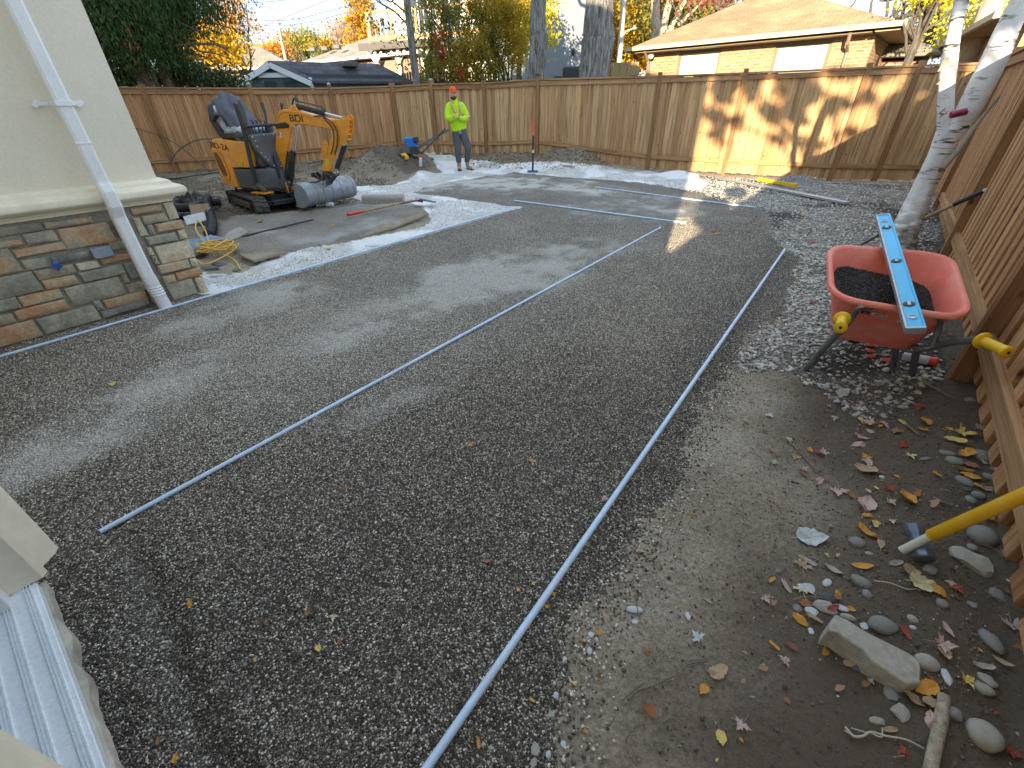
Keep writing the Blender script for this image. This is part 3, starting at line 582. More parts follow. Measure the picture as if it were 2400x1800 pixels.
# ---------------------------------------------------------------- the house the photographer leans on
M_STUCCO = plain('beige stucco', (.82, .75, .61), .95, var=.04, scale=60, bump=.25, dirt=(.5, .45, .35), dirt_amt=.12, dscale=4)
M_TRIM = plain('cream trim', (.90, .82, .64), .8, var=.04, scale=30, bump=.08, dirt=(.4, .34, .24), dirt_amt=.25, dscale=3)
M_WHITE_AL = plain('white aluminium', (.90, .91, .92), .35, var=.03, scale=12, bump=.02, dirt=(.45, .42, .38), dirt_amt=.12, dscale=6)
M_SILL = plain('sill vinyl', (.80, .84, .88), .4, var=.05, scale=8, bump=.02, dirt=(.42, .37, .30), dirt_amt=.3, dscale=110)
M_MORTAR = plain('mortar', (.33, .31, .26), .95, var=.2, scale=40, bump=.4)
M_CONC = plain('concrete edge', (.55, .50, .42), .95, var=.2, scale=25, bump=.5, dirt=(.16, .14, .11), dirt_amt=.6)
M_SHING = plain('roof shingle', (.12, .10, .09), .95, scale=15, var=.3)
house = empty('house', (HCOR[0], HCOR[1], 0), 0, 'beige stucco house wing with coloured stone base and white downspout at the left', 'house')
HO = Vector((HCOR[0], HCOR[1], 0))
def hp(p, z=0): return Vector((p[0], p[1], z)) - HO
W0 = np.array([-.85, .31])
def uo(u, o, z=0): return hp(W0 + HM * u + HN * o, z)
NR = np.array([0.7976, -0.6032])
TOPZ = 5.8
# wing wall above the moulding (set back 25 mm from the stone face), end wall, and main walls
def wall(name, mat, a, b, nrm, th, z0, z1):
    a = np.array(a); b = np.array(b); nrm = np.array(nrm); q = [a, b, b - nrm * th, a - nrm * th]
    return MB().prism([(p[0] - HO.x, p[1] - HO.y) for p in q], (0, 0, z0), (1, 0, 0), (0, 1, 0), (0, 0, z1 - z0)).build(name, mat, house)
JN = W0 + HM * 3.44 + HN * -.08
cw_ = HC - NR * .02 - HW_ * .02
wall('wall', M_STUCCO, JN - NR * .0, cw_, NR, .22, .86, TOPZ)
wall('wall', M_STUCCO, cw_ - NR * .22, cw_ - NR * .22 + HM * 12.0, HW_, .22, 0, TOPZ)
wall('wall', M_STUCCO, W0 + HM * .72 + HN * -.08, JN, HN, .22, 0, TOPZ)
wall('wall', M_STUCCO, W0 + HM * -.769 + HN * -.005, W0 + HM * -.25 + HN * -.005, HN, .22, 0, TOPZ)
wall('wall', M_STUCCO, W0 + HM * -.25 + HN * -.08, W0 + HM * .72 + HN * -.08, HN, .14, 2.25, TOPZ)
wall('wall', M_STUCCO, HCOR - HW_ * 9.0, HCOR - HN * .23, (0.7976, -.6032), .22, 0, TOPZ)
# roof
ee = .35; Pf = [HCOR + HN * ee + NR * ee, HC + HW_ * ee + NR * ee * 0 - NR * .0, HC + HM * 12 + HW_ * ee, HC + HM * 12 - HW_ * 12, HCOR - HN * 9.0 + NR * ee]
rb = MB(); k = [hp(p, TOPZ) for p in Pf]; ap = [hp((HCOR + HM * 3.2) - HW_ * 4, TOPZ + 1.6), hp((HC + HM * 3.2) - HW_ * 2.5, TOPZ + 1.6)]
rb.add(k + ap, [(4, 3, 2, 1, 0), (0, 1, 6, 5), (1, 2, 6), (2, 3, 5, 6), (3, 4, 5), (4, 0, 5)]); rb.build('roof', M_SHING, house)
# mortar backing behind the stones
wall('mortar_backing', M_MORTAR, JN - HW_ * .1, HC - NR * .012 - HW_ * .01, NR, .2, -.15, .86)
# moulding swept round the corner
prof = [(-.03, .735), (.028, .74), (.03, .757), (.042, .76), (.044, .773), (.075, .776), (.085, .782), (.108, .79), (.122, .805), (.125, .822), (.118, .842), (.098, .856), (.07, .863), (.062, .868), (.06, .882), (.045, .893), (-.03, .905)]
mb = MB(); A_ = JN - HW_ * .1; n = len(prof)
for pt in ('a', 'c', 'd'):
    for o, z in prof:
        o -= .015
        p = A_ + NR * o if pt == 'a' else (HC + NR * o + HW_ * o if pt == 'c' else HC + HM * 12 + HW_ * o); mb.v.append(tuple(hp(p, z)))
for j in range(2):
    for i in range(n - 1): mb.f.append((j * n + i, j * n + i + 1, (j + 1) * n + i + 1, (j + 1) * n + i)); mb.m.append(0)
mb.build('moulding', M_TRIM, house, smooth=True, autos=30)
# stones, traced as courses on the wall plane: (left, top of left edge, right, bottom of right edge) in an enlarged crop
def stone_mat(name, c1, c2, c3):
    m, nt, nd, ln, b = newmat(name)
    tc = nd.new('ShaderNodeTexCoord'); oi = nd.new('ShaderNodeObjectInfo'); sc = nd.new('ShaderNodeMath'); sc.operation = 'MULTIPLY'; sc.inputs[1].default_value = 53
    ln.new(oi.outputs['Random'], sc.inputs[0]); ad = nd.new('ShaderNodeVectorMath'); ad.operation = 'ADD'; ln.new(tc.outputs['Object'], ad.inputs[0]); ln.new(sc.outputs[0], ad.inputs[1])
    def N(s, d=6, r=.6, di=0):
        q = nd.new('ShaderNodeTexNoise'); q.inputs['Scale'].default_value = s; q.inputs['Detail'].default_value = d; q.inputs['Roughness'].default_value = r; q.inputs['Distortion'].default_value = di; ln.new(ad.outputs[0], q.inputs[0]); return q
    n1 = N(5.5, 3); r1 = ramp(nd, [(.38, c1), (.52, c2), (.62, c3)]); ln.new(n1.outputs['Fac'], r1.inputs[0])
    n2 = N(45, 8, .7); r2 = ramp(nd, [(.3, (.72, .72, .72)), (.7, (1.2, 1.2, 1.2))]); ln.new(n2.outputs['Fac'], r2.inputs[0]); out = mix(nd, ln, r1.outputs[0], r2.outputs[0], 1, 'MULTIPLY')
    n3 = N(9, 2, .5, 2.5); r3 = ramp(nd, [(.485, (0, 0, 0)), (.5, (.45,) * 3), (.515, (0, 0, 0))]); ln.new(n3.outputs['Fac'], r3.inputs[0]); out = mix(nd, ln, out, (.09, .08, .06), r3.outputs[0])
    ln.new(out, b.inputs['Base Color']); b.inputs['Roughness'].default_value = .85
    bp = nd.new('ShaderNodeBump'); bp.inputs['Strength'].default_value = .6; bp.inputs['Distance'].default_value = .012
    n5 = N(14, 9, .7, .5); ln.new(n5.outputs['Fac'], bp.inputs['Height']); ln.new(bp.outputs[0], b.inputs['Normal']); return m
SM = {'g': stone_mat('grey green stone', (.28, .27, .215), (.38, .36, .28), (.50, .44, .33)), 'd': stone_mat('dark grey stone', (.19, .19, .175), (.28, .265, .23), (.36, .32, .25)),
      'o': stone_mat('orange stone', (.54, .29, .16), (.56, .40, .25), (.44, .41, .30)), 'c': stone_mat('cream stone', (.62, .54, .38), (.68, .60, .43), (.60, .44, .27)),
      'm': stone_mat('mixed stone', (.33, .31, .24), (.48, .39, .26), (.58, .34, .18))}
ST = [(-150, 515, 375, 505, 'g'), (370, 455, 810, 442, 'm'), (808, 385, 1110, 335, 'd'), (1125, 330, 1405, 342, 'o'), (1410, 280, 1545, 408, 'c'),
      (-150, 640, 205, 640, 'o'), (190, 550, 505, 600, 'g'), (485, 510, 1005, 606, 'o'), (960, 430, 1140, 560, 'd'), (1148, 415, 1275, 555, 'c'), (1215, 395, 1450, 430, 'o'),
      (1265, 470, 1345, 545, 'g'), (1335, 462, 1588, 492, 'o'), (1250, 578, 1535, 597, 'g'), (1527, 520, 1615, 580, 'c'), (1325, 655, 1688, 742, 'c'), (1262, 665, 1335, 725, 'c'),
      (1300, 740, 1375, 805, 'g'), (1348, 822, 1645, 832, 'o'), (1632, 765, 1712, 816, 'c'), (1507, 885, 1748, 893, 'm'), (1395, 918, 1527, 957, 'o'), (1425, 985, 1706, 1062, 'g'), (1678, 930, 1803, 1047, 'c'),
      (100, 690, 575, 675, 'o'), (-150, 705, 192, 862, 'm'), (180, 782, 430, 822, 'g'), (432, 750, 797, 742, 'd'), (930, 625, 1150, 660, 'g'), (858, 757, 1160, 752, 'o'), (650, 805, 868, 832, 'c'),
      (290, 872, 668, 882, 'm'), (672, 882, 1088, 886, 'g'), (-150, 950, 375, 1030, 'g'), (352, 955, 682, 967, 'o'), (1057, 805, 1290, 905, 'd'), (1040, 900, 1125, 962, 'm'), (545, 1020, 1093, 1060, 'g'),
      (1080, 985, 1330, 1010, 'm'), (150, 1095, 552, 1095, 'o'), (-150, 1150, 188, 1178, 'g'), (110, 1215, 602, 1186, 'o'), (888, 1120, 1278, 1102, 'o'), (800, 1130, 897, 1192, 'g'), (1262, 1040, 1430, 1120, 'd'),
      (860, 1217, 1308, 1162, 'd'), (305, 1287, 878, 1282, 'g'), (-150, 1290, 147, 1302, 'm'), (-150, 1395, 372, 1422, 'o')]
for x0, y0, x1, y1, c in ST:
    s0, z1 = VP(x0 / 3.687, 400 + y0 / 3.687, HC, HW_); s1, z0 = VP(x1 / 3.687, 400 + y1 / 3.687, HC, HW_)
    if z1 - z0 < .02: continue
    s0 -= .001; s1 += .001; z1 += .001; z0 -= .001; z1 = min(z1, .735)
    w, h = s1 - s0, z1 - z0; mb = MB(); cx, cz = (s0 + s1) / 2, (z0 + z1) / 2; j = lambda a: random.uniform(-a, a); dp = random.uniform(.012, .026)
    out_, inn = [], []
    for (a, b) in [(-1, -1), (0, -1), (1, -1), (1, 0), (1, 1), (0, 1), (-1, 1), (-1, 0)]:
        out_.append((a * w / 2 + j(.002), b * h / 2 + j(.002))); inn.append((a * (w / 2 - .009) + j(.003), b * (h / 2 - .009) + j(.003)))
    vs = [Vector((a, -.012, b)) for a, b in out_] + [Vector((a, dp * .6, b)) for a, b in [(p[0] * .99, p[1] * .99) for p in out_]] + [Vector((a, dp + j(.003), b)) for a, b in inn] + [Vector((j(.01), dp + .004, j(.01)))]
    fs = [(i, (i + 1) % 8, 8 + (i + 1) % 8, 8 + i) for i in range(8)] + [(8 + i, 8 + (i + 1) % 8, 16 + (i + 1) % 8, 16 + i) for i in range(8)] + [(16 + i, 16 + (i + 1) % 8, 24) for i in range(8)]
    mb.add(vs, fs); o = mb.build('stone', SM[c], house, smooth=True, autos=28)
    m = Matrix(((HW_[0], NR[0], 0), (HW_[1], NR[1], 0), (0, 0, 1))).to_4x4(); m.translation = hp(HC + HW_ * cx, cz); o.matrix_local = m
# outlet cover and blue tap on the stones
def onwall(px, py, off=.03):
    s, z = VP(px, py, HC, HW_); return hp(HC + HW_ * s + NR * off, z)
WR = Matrix(((HW_[0], NR[0], 0), (HW_[1], NR[1], 0), (0, 0, 1)))
M_PLATE = plain('blue grey plate', (.30, .34, .42), .35, var=.05); M_BLUE = plain('blue plastic', (.03, .10, .42), .35)
o = MB().box((0, 0, 0), (.115, .05, .072)).build('outlet_cover', M_PLATE, house, bevel=.006); m = WR.to_4x4(); m.translation = onwall(235, 589, .035); o.matrix_local = m
tp = MB(); tp.lathe([(.006, -.03), (.009, -.03), (.009, .03), (.02, .034), (.022, .045), (.008, .05)], seg=10, rot=Matrix.Rotation(-1.57, 3, 'X')); tp.box((0, .06, -.012), (.045, .014, .018)); tp.cyl((0, .035, 0), (0, .05, -.04), .009)
o = tp.build('tap', M_BLUE, house, smooth=True); m = WR.to_4x4(); m.translation = onwall(127, 618, .0); o.matrix_local = m
# downspout: corrugated rectangular pipe with offset over the moulding, bracket and white bottom sleeve
def spx(px, py, off): s, z = VP(px, py, HC - NR * -off, HW_); return s, z
sD, _z = VP(392, 712, HC + NR * .10, HW_)
def dsec(off, z, s): return (s, off, z)
path = []
for px, py, off in [(18, -60, .055), (60, 50, .055), (150, 240, .055), (232, 402, .055), (250, 440, .165), (258, 470, .165), (300, 545, .13), (352, 655, .075)]:
    s, z = VP(px, py, HC + NR * off, HW_); path.append((s, off, z))
sm_ = sum(VP(a, b, HC + NR * .125, HW_)[0] for a, b in ((22, 0), (135, 222), (234, 402), (352, 655))) / 4
ds_pts = [(sm_, .122, TOPZ - .3), (sm_, .122, .93), (sm_, .150, .87), (sm_, .150, .77), (sm_ + .0, .118, .70), (sm_, .112, .15)]
cs = []; wd, dp = .040, .034                      # half width, half depth, ribs on the front face
for i in range(11):
    x = -wd * .62 + wd * 1.24 * i / 10; cs.append((x, dp - (.003 if i % 2 else 0)))
cs = [(-wd, dp * .6), ] + cs + [(wd, dp * .6), (wd, -dp), (-wd, -dp)]
mb = MB(); n = len(cs)
for s, off, z in ds_pts:
    for a, b in cs: mb.v.append(tuple(hp(HC + HW_ * (s + a) + NR * (off + b), z)))
for j in range(len(ds_pts) - 1):
    for i in range(n): mb.f.append((j * n + i, j * n + (i + 1) % n, (j + 1) * n + (i + 1) % n, (j + 1) * n + i)); mb.m.append(0)
dsp = mb.build('downspout', M_WHITE_AL, house)
bk = MB()
for k in (-1, 1):
    bk.box((k * .078, .012, 0), (.06, .008, .02)); bk.box((k * .108, .012, 0), (.026, .008, .045), Matrix.Rotation(.785, 3, 'Y'))
bk.box((0, .160, 0), (.09, .006, .03)); bk.box((-.045, .085, 0), (.006, .15, .024)); bk.box((.045, .085, 0), (.006, .15, .024))
o = bk.build('bracket', M_WHITE_AL, dsp, bevel=.003); m = WR.to_4x4(); _s, zb_ = VP(135, 243, HC + NR * .05, HW_); m.translation = hp(HC + HW_ * sm_ + NR * .0, zb_); o.matrix_local = m
cf = MB()
for z in (1.20,):
    cf.box((0, .122, 0), (.086, .074, .012))
o = cf.build('joint_collar', M_WHITE_AL, dsp, bevel=.003); m = WR.to_4x4(); m.translation = hp(HC + HW_ * sm_, VP(190, 335, HC + NR * .09, HW_)[1]); o.matrix_local = m
sl = MB(); rr = []
zs = [.27, .235, .21, .195, .187, .178, .168, .158, .148, .138, .128, .118, .105, .09, .04, 0, -.03]
for i, z in enumerate(zs):
    r = .049 + (.005 if i % 2 else -.001) if 3 < i < 13 else .049
    for k in range(20):
        a = 2 * math.pi * k / 20; sq = 1.0 / max(abs(math.cos(a)), abs(math.sin(a))) ** (.75 if i < 3 else .3)
        sl.v.append(tuple(hp(HC + HW_ * (sm_ + math.cos(a) * r * sq * .92 + (.27 - z) * .06) + NR * (.112 + math.sin(a) * r * sq * .88 + (.27 - z) * .06), z)))
for j in range(len(zs) - 1):
    for k in range(20): sl.f.append((j * 20 + k, j * 20 + (k + 1) % 20, (j + 1) * 20 + (k + 1) % 20, (j + 1) * 20 + k)); sl.m.append(0)
sl.build('sleeve', plain('white pvc', (.82, .82, .84), .3, var=.02), dsp, smooth=True)
# patio door: sill with ribs, jamb, casings, glass
SZ = .18
def uoprism(name, poly, z0, z1, mat, parent=house, **k):
    return MB().prism([tuple((uo(u, o))[:2]) for u, o in poly], (0, 0, z0), (1, 0, 0), (0, 1, 0), (0, 0, z1 - z0)).build(name, mat, parent, **k)
door = uoprism('patio_door', [(-.21, -.20), (.69, -.20), (.69, -.24), (-.21, -.24)], SZ, 2.2, plain('door glass', (.05, .06, .07), .08, spec=.8, var=.0, bump=0))
sill = uoprism('sill', [(-.22, 0), (.695, 0), (.695, -.34), (-.22, -.34)], SZ - .03, SZ, M_SILL, bevel=.003)
ln0 = 0
for gi, o0 in enumerate((-.012, -.058, -.105, -.152, -.2, -.25)):
    for q in range(3):
        oo = o0 - q * .0065
        uoprism('ridge', [(-.22, oo), (.695, oo), (.695, oo - .0028), (-.22, oo - .0028)], SZ, SZ + .004, M_SILL, sill)
uoprism('door_frame', [(.64, -.055), (.697, -.055), (.697, -.3), (.64, -.3)], SZ, 2.2, M_WHITE_AL, bevel=.004)
tr = [(.697, -.25), (.697, -.044), (.692, .016), (.707, .030), (.722, .022), (.736, .020), (.748, .030), (.770, .058), (.792, .068), (.80, .06), (.86, .06), (.90, .03), (.90, -.25)]
uoprism('casing', tr, SZ + .004, 2.3, M_TRIM, smooth=True)
tl = [(-.23 - (u - .697), o) for u, o in tr if u > .69]; tl = [(-.235, -.2), (-.235, .0), (-.227, .035), (-.235, .055), (-.25, .066), (-.28, .07), (-.32, .066), (-.34, .05), (-.345, -.02), (-.345, -.2)]
uoprism('casing', tl, SZ + .004, 2.3, M_TRIM, smooth=True)
fo = [(-.75, .0)]; fo = [(-.24 + i * .02, .004 + .03 * max(0, mn.noise(Vector((i * .13, 3.1, 0)))) + .010 * abs(mn.noise(Vector((i * .7, 1.1, 0))))) for i in range(49)]
uoprism('foundation_edge', [(-.5, -.28), (-.5, .0)] + fo + [(.76, -.28)], SZ - .075, SZ - .032, M_CONC)
uoprism('foundation', [(-.5, -.3), (-.5, -.05), (.76, -.05), (.76, -.3)], -.15, SZ - .076, M_MORTAR)
# ================================================================ mini excavator
M_ORG = plain('orange paint', (.86, .33, .010), .32, var=.05, scale=6, bump=.01, dirt=(.30, .17, .06), dirt_amt=.35, dscale=7, coat=.4)
M_BLK = plain('black steel', (.028, .029, .032), .45, var=.15, dirt=(.16, .14, .11), dirt_amt=.25, dscale=9)
M_PANEL = plain('charcoal panel', (.085, .09, .10), .45, var=.08, dirt=(.2, .18, .15), dirt_amt=.18, dscale=6)
M_RUB = plain('dirty rubber', (.065, .06, .053), .8, var=.3, dirt=(.17, .145, .11), dirt_amt=.6, dscale=11)
M_CHR = plain('chrome rod', (.62, .64, .67), .15, 1.0, var=.03)
M_STEEL = plain('worn bucket steel', (.30, .34, .40), .5, .5, var=.18, scale=14, dirt=(.30, .25, .18), dirt_amt=.85, dscale=4)
M_BOLT = plain('bolt', (.55, .56, .58), .3, .8)
M_CLOTH = plain('grey purple cloth', (.11, .11, .14), .95, var=.18, scale=9, bump=.3)
M_FOIL = plain('clear plastic seat wrap', (.45, .52, .60), .22, var=.35, scale=9, bump=.5, spec=.7)
M_STICK = plain('sticker', (.62, .52, .02), .5); M_STW = plain('white sticker', (.7, .68, .66), .5); M_INK = plain('dark lettering', (.03, .022, .012), .5)
M_RED = plain('red paint', (.55, .03, .035), .4)
EXC = Vector((-3.83, 7.46, 0)); EZ = .01
exc = empty('mini_excavator', (EXC.x, EXC.y, EZ), R(-27), 'orange mini excavator with wide steel bucket parked on the dirt by the left fence', 'excavator')
def ET(mb, name, mats, parent=exc, **k): return mb.build(name, mats, parent, **k)
# undercarriage, turned 18 degrees from the house
tr_ = Matrix.Rotation(R(-18), 3, 'Z')
def tx(p): return tr_ @ Vector(p)
def track(side):
    yc = side * .36; r = .095; L = .50; mb = MB(); n = 46; loop = []
    for i in range(n):
        t = i / n * (2 * L * 2 + 2 * math.pi * r); a = 2 * L
        if t < a: p = (-L + t, r * 2 + .02 - .02, 0)
        if t < a: x, z, ang = -L + t, 2 * r, 0
        elif t < a + math.pi * r: q = (t - a) / r; x, z, ang = L + math.sin(q) * r, r + math.cos(q) * r, q
        elif t < 2 * a + math.pi * r: x, z, ang = L - (t - a - math.pi * r), 0, math.pi
        else: q = (t - 2 * a - math.pi * r) / r; x, z, ang = -L - math.sin(q) * r, r - math.cos(q) * r, math.pi + q
        loop.append((x, z, ang))
    base = MB(); w = .09
    for j, (x, z, a) in enumerate(loop):
        nx_, nz_ = math.sin(a), math.cos(a)
        for y in (yc - w, yc + w):
            for o in (0, .018): base.v.append(tuple(tx((x + nx_ * o, y, z + nz_ * o + .01))))
    for j in range(n):
        k = (j + 1) % n
        for a, b in ((0, 1), (1, 3), (3, 2), (2, 0)): base.f.append((j * 4 + a, j * 4 + b, k * 4 + b, k * 4 + a)); base.m.append(0)
    t = ET(base, 'track', M_RUB)
    for j, (x, z, a) in enumerate(loop):
        for hy in (-1, 1):
            nx_, nz_ = math.sin(a), math.cos(a); rot = tr_ @ Matrix.Rotation(a, 3, 'Y')
            mb.box(tx((x + nx_ * .026 + (hy * .012) * math.cos(a), yc + hy * .047, z + nz_ * .026 + .01 - (hy * .012) * math.sin(a))), (.026, .083, .02), rot)
    ET(mb, 'track_lug', M_RUB, t, bevel=.003)['kind'] = 'stuff'
    fr = MB(); fr.box(tx((0, yc, .105)), (.92, .11, .10), tr_); fr.box(tx((0, yc + side * .088, .11)), (.74, .02, .085), tr_)
    ET(fr, 'track_frame', M_RUB, t, bevel=.008)
    for x, r_ in ((-.5, .082), (.5, .082), (-.25, .05), (0, .05), (.25, .05)):
        w_ = MB(); w_.cyl(tx((x, yc - .07, r if abs(x) > .4 else .06)), tx((x, yc + .07, r if abs(x) > .4 else .06)), r_, 18)
        ET(w_, 'roller', M_RUB, t, smooth=True)
    return t
track(-1); track(1)
mb = MB(); mb.box(tx((0, 0, .16)), (.62, .56, .11), tr_); mb.cyl((0, 0, .2), (0, 0, .29), .23, 24); mb.box(tx((.42, 0, .13)), (.2, .46, .07), tr_); ET(mb, 'undercarriage', M_BLK, bevel=.012)
mb = MB()
for s in (-1, 1):
    mb.bar(tx((.3, s * .17, .2)), tx((.62, s * .17, .14)), .05, .06); mb.cyl(tx((.44, s * .1, .235)), tx((.44, s * .2, .235)), .022, 10)
    mb.box(tx((.53, s * .16, .225)), (.03, .012, .07), tr_); mb.box(tx((.53, s * .12, .225)), (.03, .012, .07), tr_)
ET(mb, 'blade_arm', M_BLK, bevel=.004)
mb = MB(); mb.prism([(-.72, .03), (-.66, .03), (-.64, .12), (-.66, .23), (-.70, .23), (-.69, .12)], tx((0, -.46, 0)), tx((1, 0, 0)), (0, 0, 1), tx((0, .92, 0))); ET(mb, 'blade', M_BLK, bevel=.005)
# house: lower skirt, engine cover, floor
def outline(mbx, pts, z0, z1, taper=0.0):
    n = len(pts); c = Vector((sum(p[0] for p in pts) / n, sum(p[1] for p in pts) / n, 0)); a = [Vector((p[0], p[1], z0)) for p in pts]; b = [Vector((p[0] + (c.x - p[0]) * taper, p[1] + (c.y - p[1]) * taper, z1)) for p in pts]
    mbx.add(a + b, [tuple(range(n))[::-1], tuple(range(n, 2 * n))] + [(i, (i + 1) % n, n + (i + 1) % n, n + i) for i in range(n)])
mb = MB(); outline(mb, [(-.2, -.34), (.16, -.345), (.30, -.29), (.42, -.12), (.42, .12), (.30, .29), (.16, .345), (-.2, .34)], .30, .59, -.03); ET(mb, 'side_skirt', M_PANEL, bevel=.03)
mb = MB(); outline(mb, [(-.24, -.28), (.3, -.25), (.42, -.1), (.42, .1), (.3, .25), (-.24, .28)], .27, .33); ET(mb, 'floor_plate', M_BLK, bevel=.01)
# engine cover: curved rear, wraps the side, traced as a side profile and lofted across
def loft(name, mat, secs, parent=exc, **k):       # secs: list of (y, [(x,z)...])
    mbx = MB(); n = len(secs[0][1])
    for y, pr in secs: mbx.v += [(x, y, z) for x, z in pr]
    for j in range(len(secs) - 1):
        for i in range(n): mbx.f.append((j * n + i, j * n + (i + 1) % n, (j + 1) * n + (i + 1) % n, (j + 1) * n + i)); mbx.m.append(0)
    mbx.f += [tuple(range(n))[::-1], tuple(range((len(secs) - 1) * n, len(secs) * n))]; mbx.m += [0, 0]
    return mbx.build(name, mat, parent, **k)
def csec(s, dz=0):                                # rear cover section, s = how far in from the widest
    return [(.29 - s * .2, .93 - s * .1), (-.42 + s * .05, .975 - s * .02), (-.50 + s * .06, .96 - s * .02), (-.545 + s * .10, .90), (-.60 + s * .12, .60), (-.60 + s * .12, .42), (-.54 + s * .1, .345), (-.22, .315), (-.20, .60), (.20 - s * .1, .61)]
def cs2(f): return [(x if x > -.3 else x + f, z) for x, z in csec(0)]
loft('engine_cover', M_ORG, [(-.355, cs2(.07)), (-.345, cs2(.02)), (-.27, cs2(-.035)), (-.1, cs2(-.085)), (.1, cs2(-.085)), (.27, cs2(-.035)), (.345, cs2(.02)), (.355, cs2(.07))], bevel=.018)
# side grille, raised rim and letters on the right flank
gx_, gz_ = -.44, .64
for yy, mt, rx, rz_, nm, th in ((-.358, M_ORG, .105, .22, 'grille_rim', .014), (-.366, plain('brown grille', (.20, .085, .02), .7, var=.3, scale=60), .072, .165, 'grille', .012)):
    mb = MB(); pts = [((rx * (1.0 if math.cos(a) > 0 else .85)) * math.copysign(abs(math.cos(a)) ** .7, math.cos(a)) - .10 * rz_ * math.sin(a) * 2.2, rz_ * math.copysign(abs(math.sin(a)) ** .8, math.sin(a))) for a in [i * math.pi / 12 for i in range(24)]]
    mb.prism(pts, (gx_, yy, gz_), (1, 0, 0), (0, 0, 1), (0, -th, 0)); ET(mb, nm, mt, bevel=.006)
side_rot = Matrix(((1, 0, 0), (0, 0, -1), (0, 1, 0)))           # text facing -Y
text('lettering', 'BD-2A', .115, M_INK, exc, (-.34, -.3575, .875), Matrix.Rotation(R(6), 3, 'Y') @ side_rot, .002, 1.25)
mb = MB(); mb.box((.02, -.357, .655), (.11, .003, .06)); ET(mb, 'warning_sticker', M_STICK)
mb = MB(); mb.box((.075, -.3595, .655), (.014, .003, .022)); ET(mb, 'sticker_mark', M_INK)
# front bulkhead panel with bolts
mb = MB(); pa_ = [(-.30, .98), (-.27, 1.03), (.2, 1.04), (.24, .99), (.25, .70), (.10, .58), (-.10, .57), (-.22, .70), (-.30, .86)]
mb.v = []; n = len(pa_)
for x, bulge in ((.26, 0), (.36, 0)):
    mb.v += [(x + .05 * math.cos(y * 4) - (z - .8) * .12, y, z) for y, z in pa_]
mb.f = [tuple(range(n))[::-1], tuple(range(n, 2 * n))] + [(i, (i + 1) % n, n + (i + 1) % n, n + i) for i in range(n)]; mb.m = [0] * len(mb.f)
ET(mb, 'front_panel', M_PANEL, bevel=.02)
mb = MB(); mb.box((.22, 0, .80), (.22, .50, .38)); mb.box((.24, 0, .5), (.3, .40, .22)); ET(mb, 'console_body', M_PANEL, bevel=.03)
for y, z in ((-.28, 1.0), (-.255, .95), (-.26, .88), (-.235, .8), (-.17, .70), (-.11, .62), (.0, .6), (.17, 1.0), (.2, .93), (.21, .78), (-.1, 1.02), (.05, 1.02), (-.20, .74)):
    mb = MB(); x = .36 + .05 * math.cos(y * 4) - (z - .8) * .12; mb.lathe([(.0, .0), (.013, .0), (.011, .006), (.0, .009)], (x, y, z), 10, rot=Matrix.Rotation(R(90), 3, 'Y')); ET(mb, 'bolt', M_BOLT)
# guard posts: right front post leans back and up from the floor, cross bar, hand lever towers
mb = MB(); mb.tube([(.20, -.345, .30), (.235, -.345, .6), (.28, -.34, .94), (.30, -.335, 1.14), (.30, -.335, 1.24), (.285, -.335, 1.40)], .027, 12); ET(mb, 'guard_post', M_BLK, smooth=True)
mb = MB(); mb.box((.33, -.335, 1.25), (.05, .045, .30), Matrix.Rotation(R(-4), 3, 'Y')); ET(mb, 'post_plate', M_BLK, bevel=.01)
mb = MB(); mb.tube([(.30, -.335, 1.125), (.33, -.1, 1.135), (.33, .27, 1.14), (.34, .34, 1.24), (.34, .37, 1.40)], .02, 12); ET(mb, 'cross_bar', M_BLK, smooth=True)
mb = MB(); mb.tube([(.20, .345, .30), (.26, .345, .8), (.30, .345, 1.14)], .024, 12); ET(mb, 'guard_post', M_BLK, smooth=True)
for x, y, tx_, ty, h in ((.2, -.18, .16, -.17, 1.44), (.2, .13, .26, .10, 1.42), (.25, -.06, .25, -.07, 1.2), (.25, .0, .25, .0, 1.2), (.25, .06, .24, .07, 1.19), (.23, -.11, .23, -.12, 1.2)):
    mb = MB(); top = Vector((tx_, ty, h)); bot = Vector((x, y, 1.02)); big = h > 1.3
    mb.tube([bot, bot.lerp(top, .3), bot.lerp(top, .62) + Vector((.02, 0, 0)), top], [.012 if big else .007] * 2 + [.016 if big else .007, .026 if big else .012], 10)
    if big: mb.lathe([(.05, 0), (.05, .02), (.03, .05), (.036, .06), (.02, .10)], (x, y, 1.01), 12)
    ET(mb, 'control_lever', M_PANEL if big else M_BLK, smooth=True)
mb = MB()
for k in range(4): mb.lathe([(.055, 0), (.062, .012), (.055, .024)], (.2, -.18, 1.03 + k * .024), 14); mb.lathe([(.05, 0), (.056, .012), (.05, .024)], (.22, .13, 1.03 + k * .024), 14)
ET(mb, 'rubber_boot', M_PANEL, smooth=True)
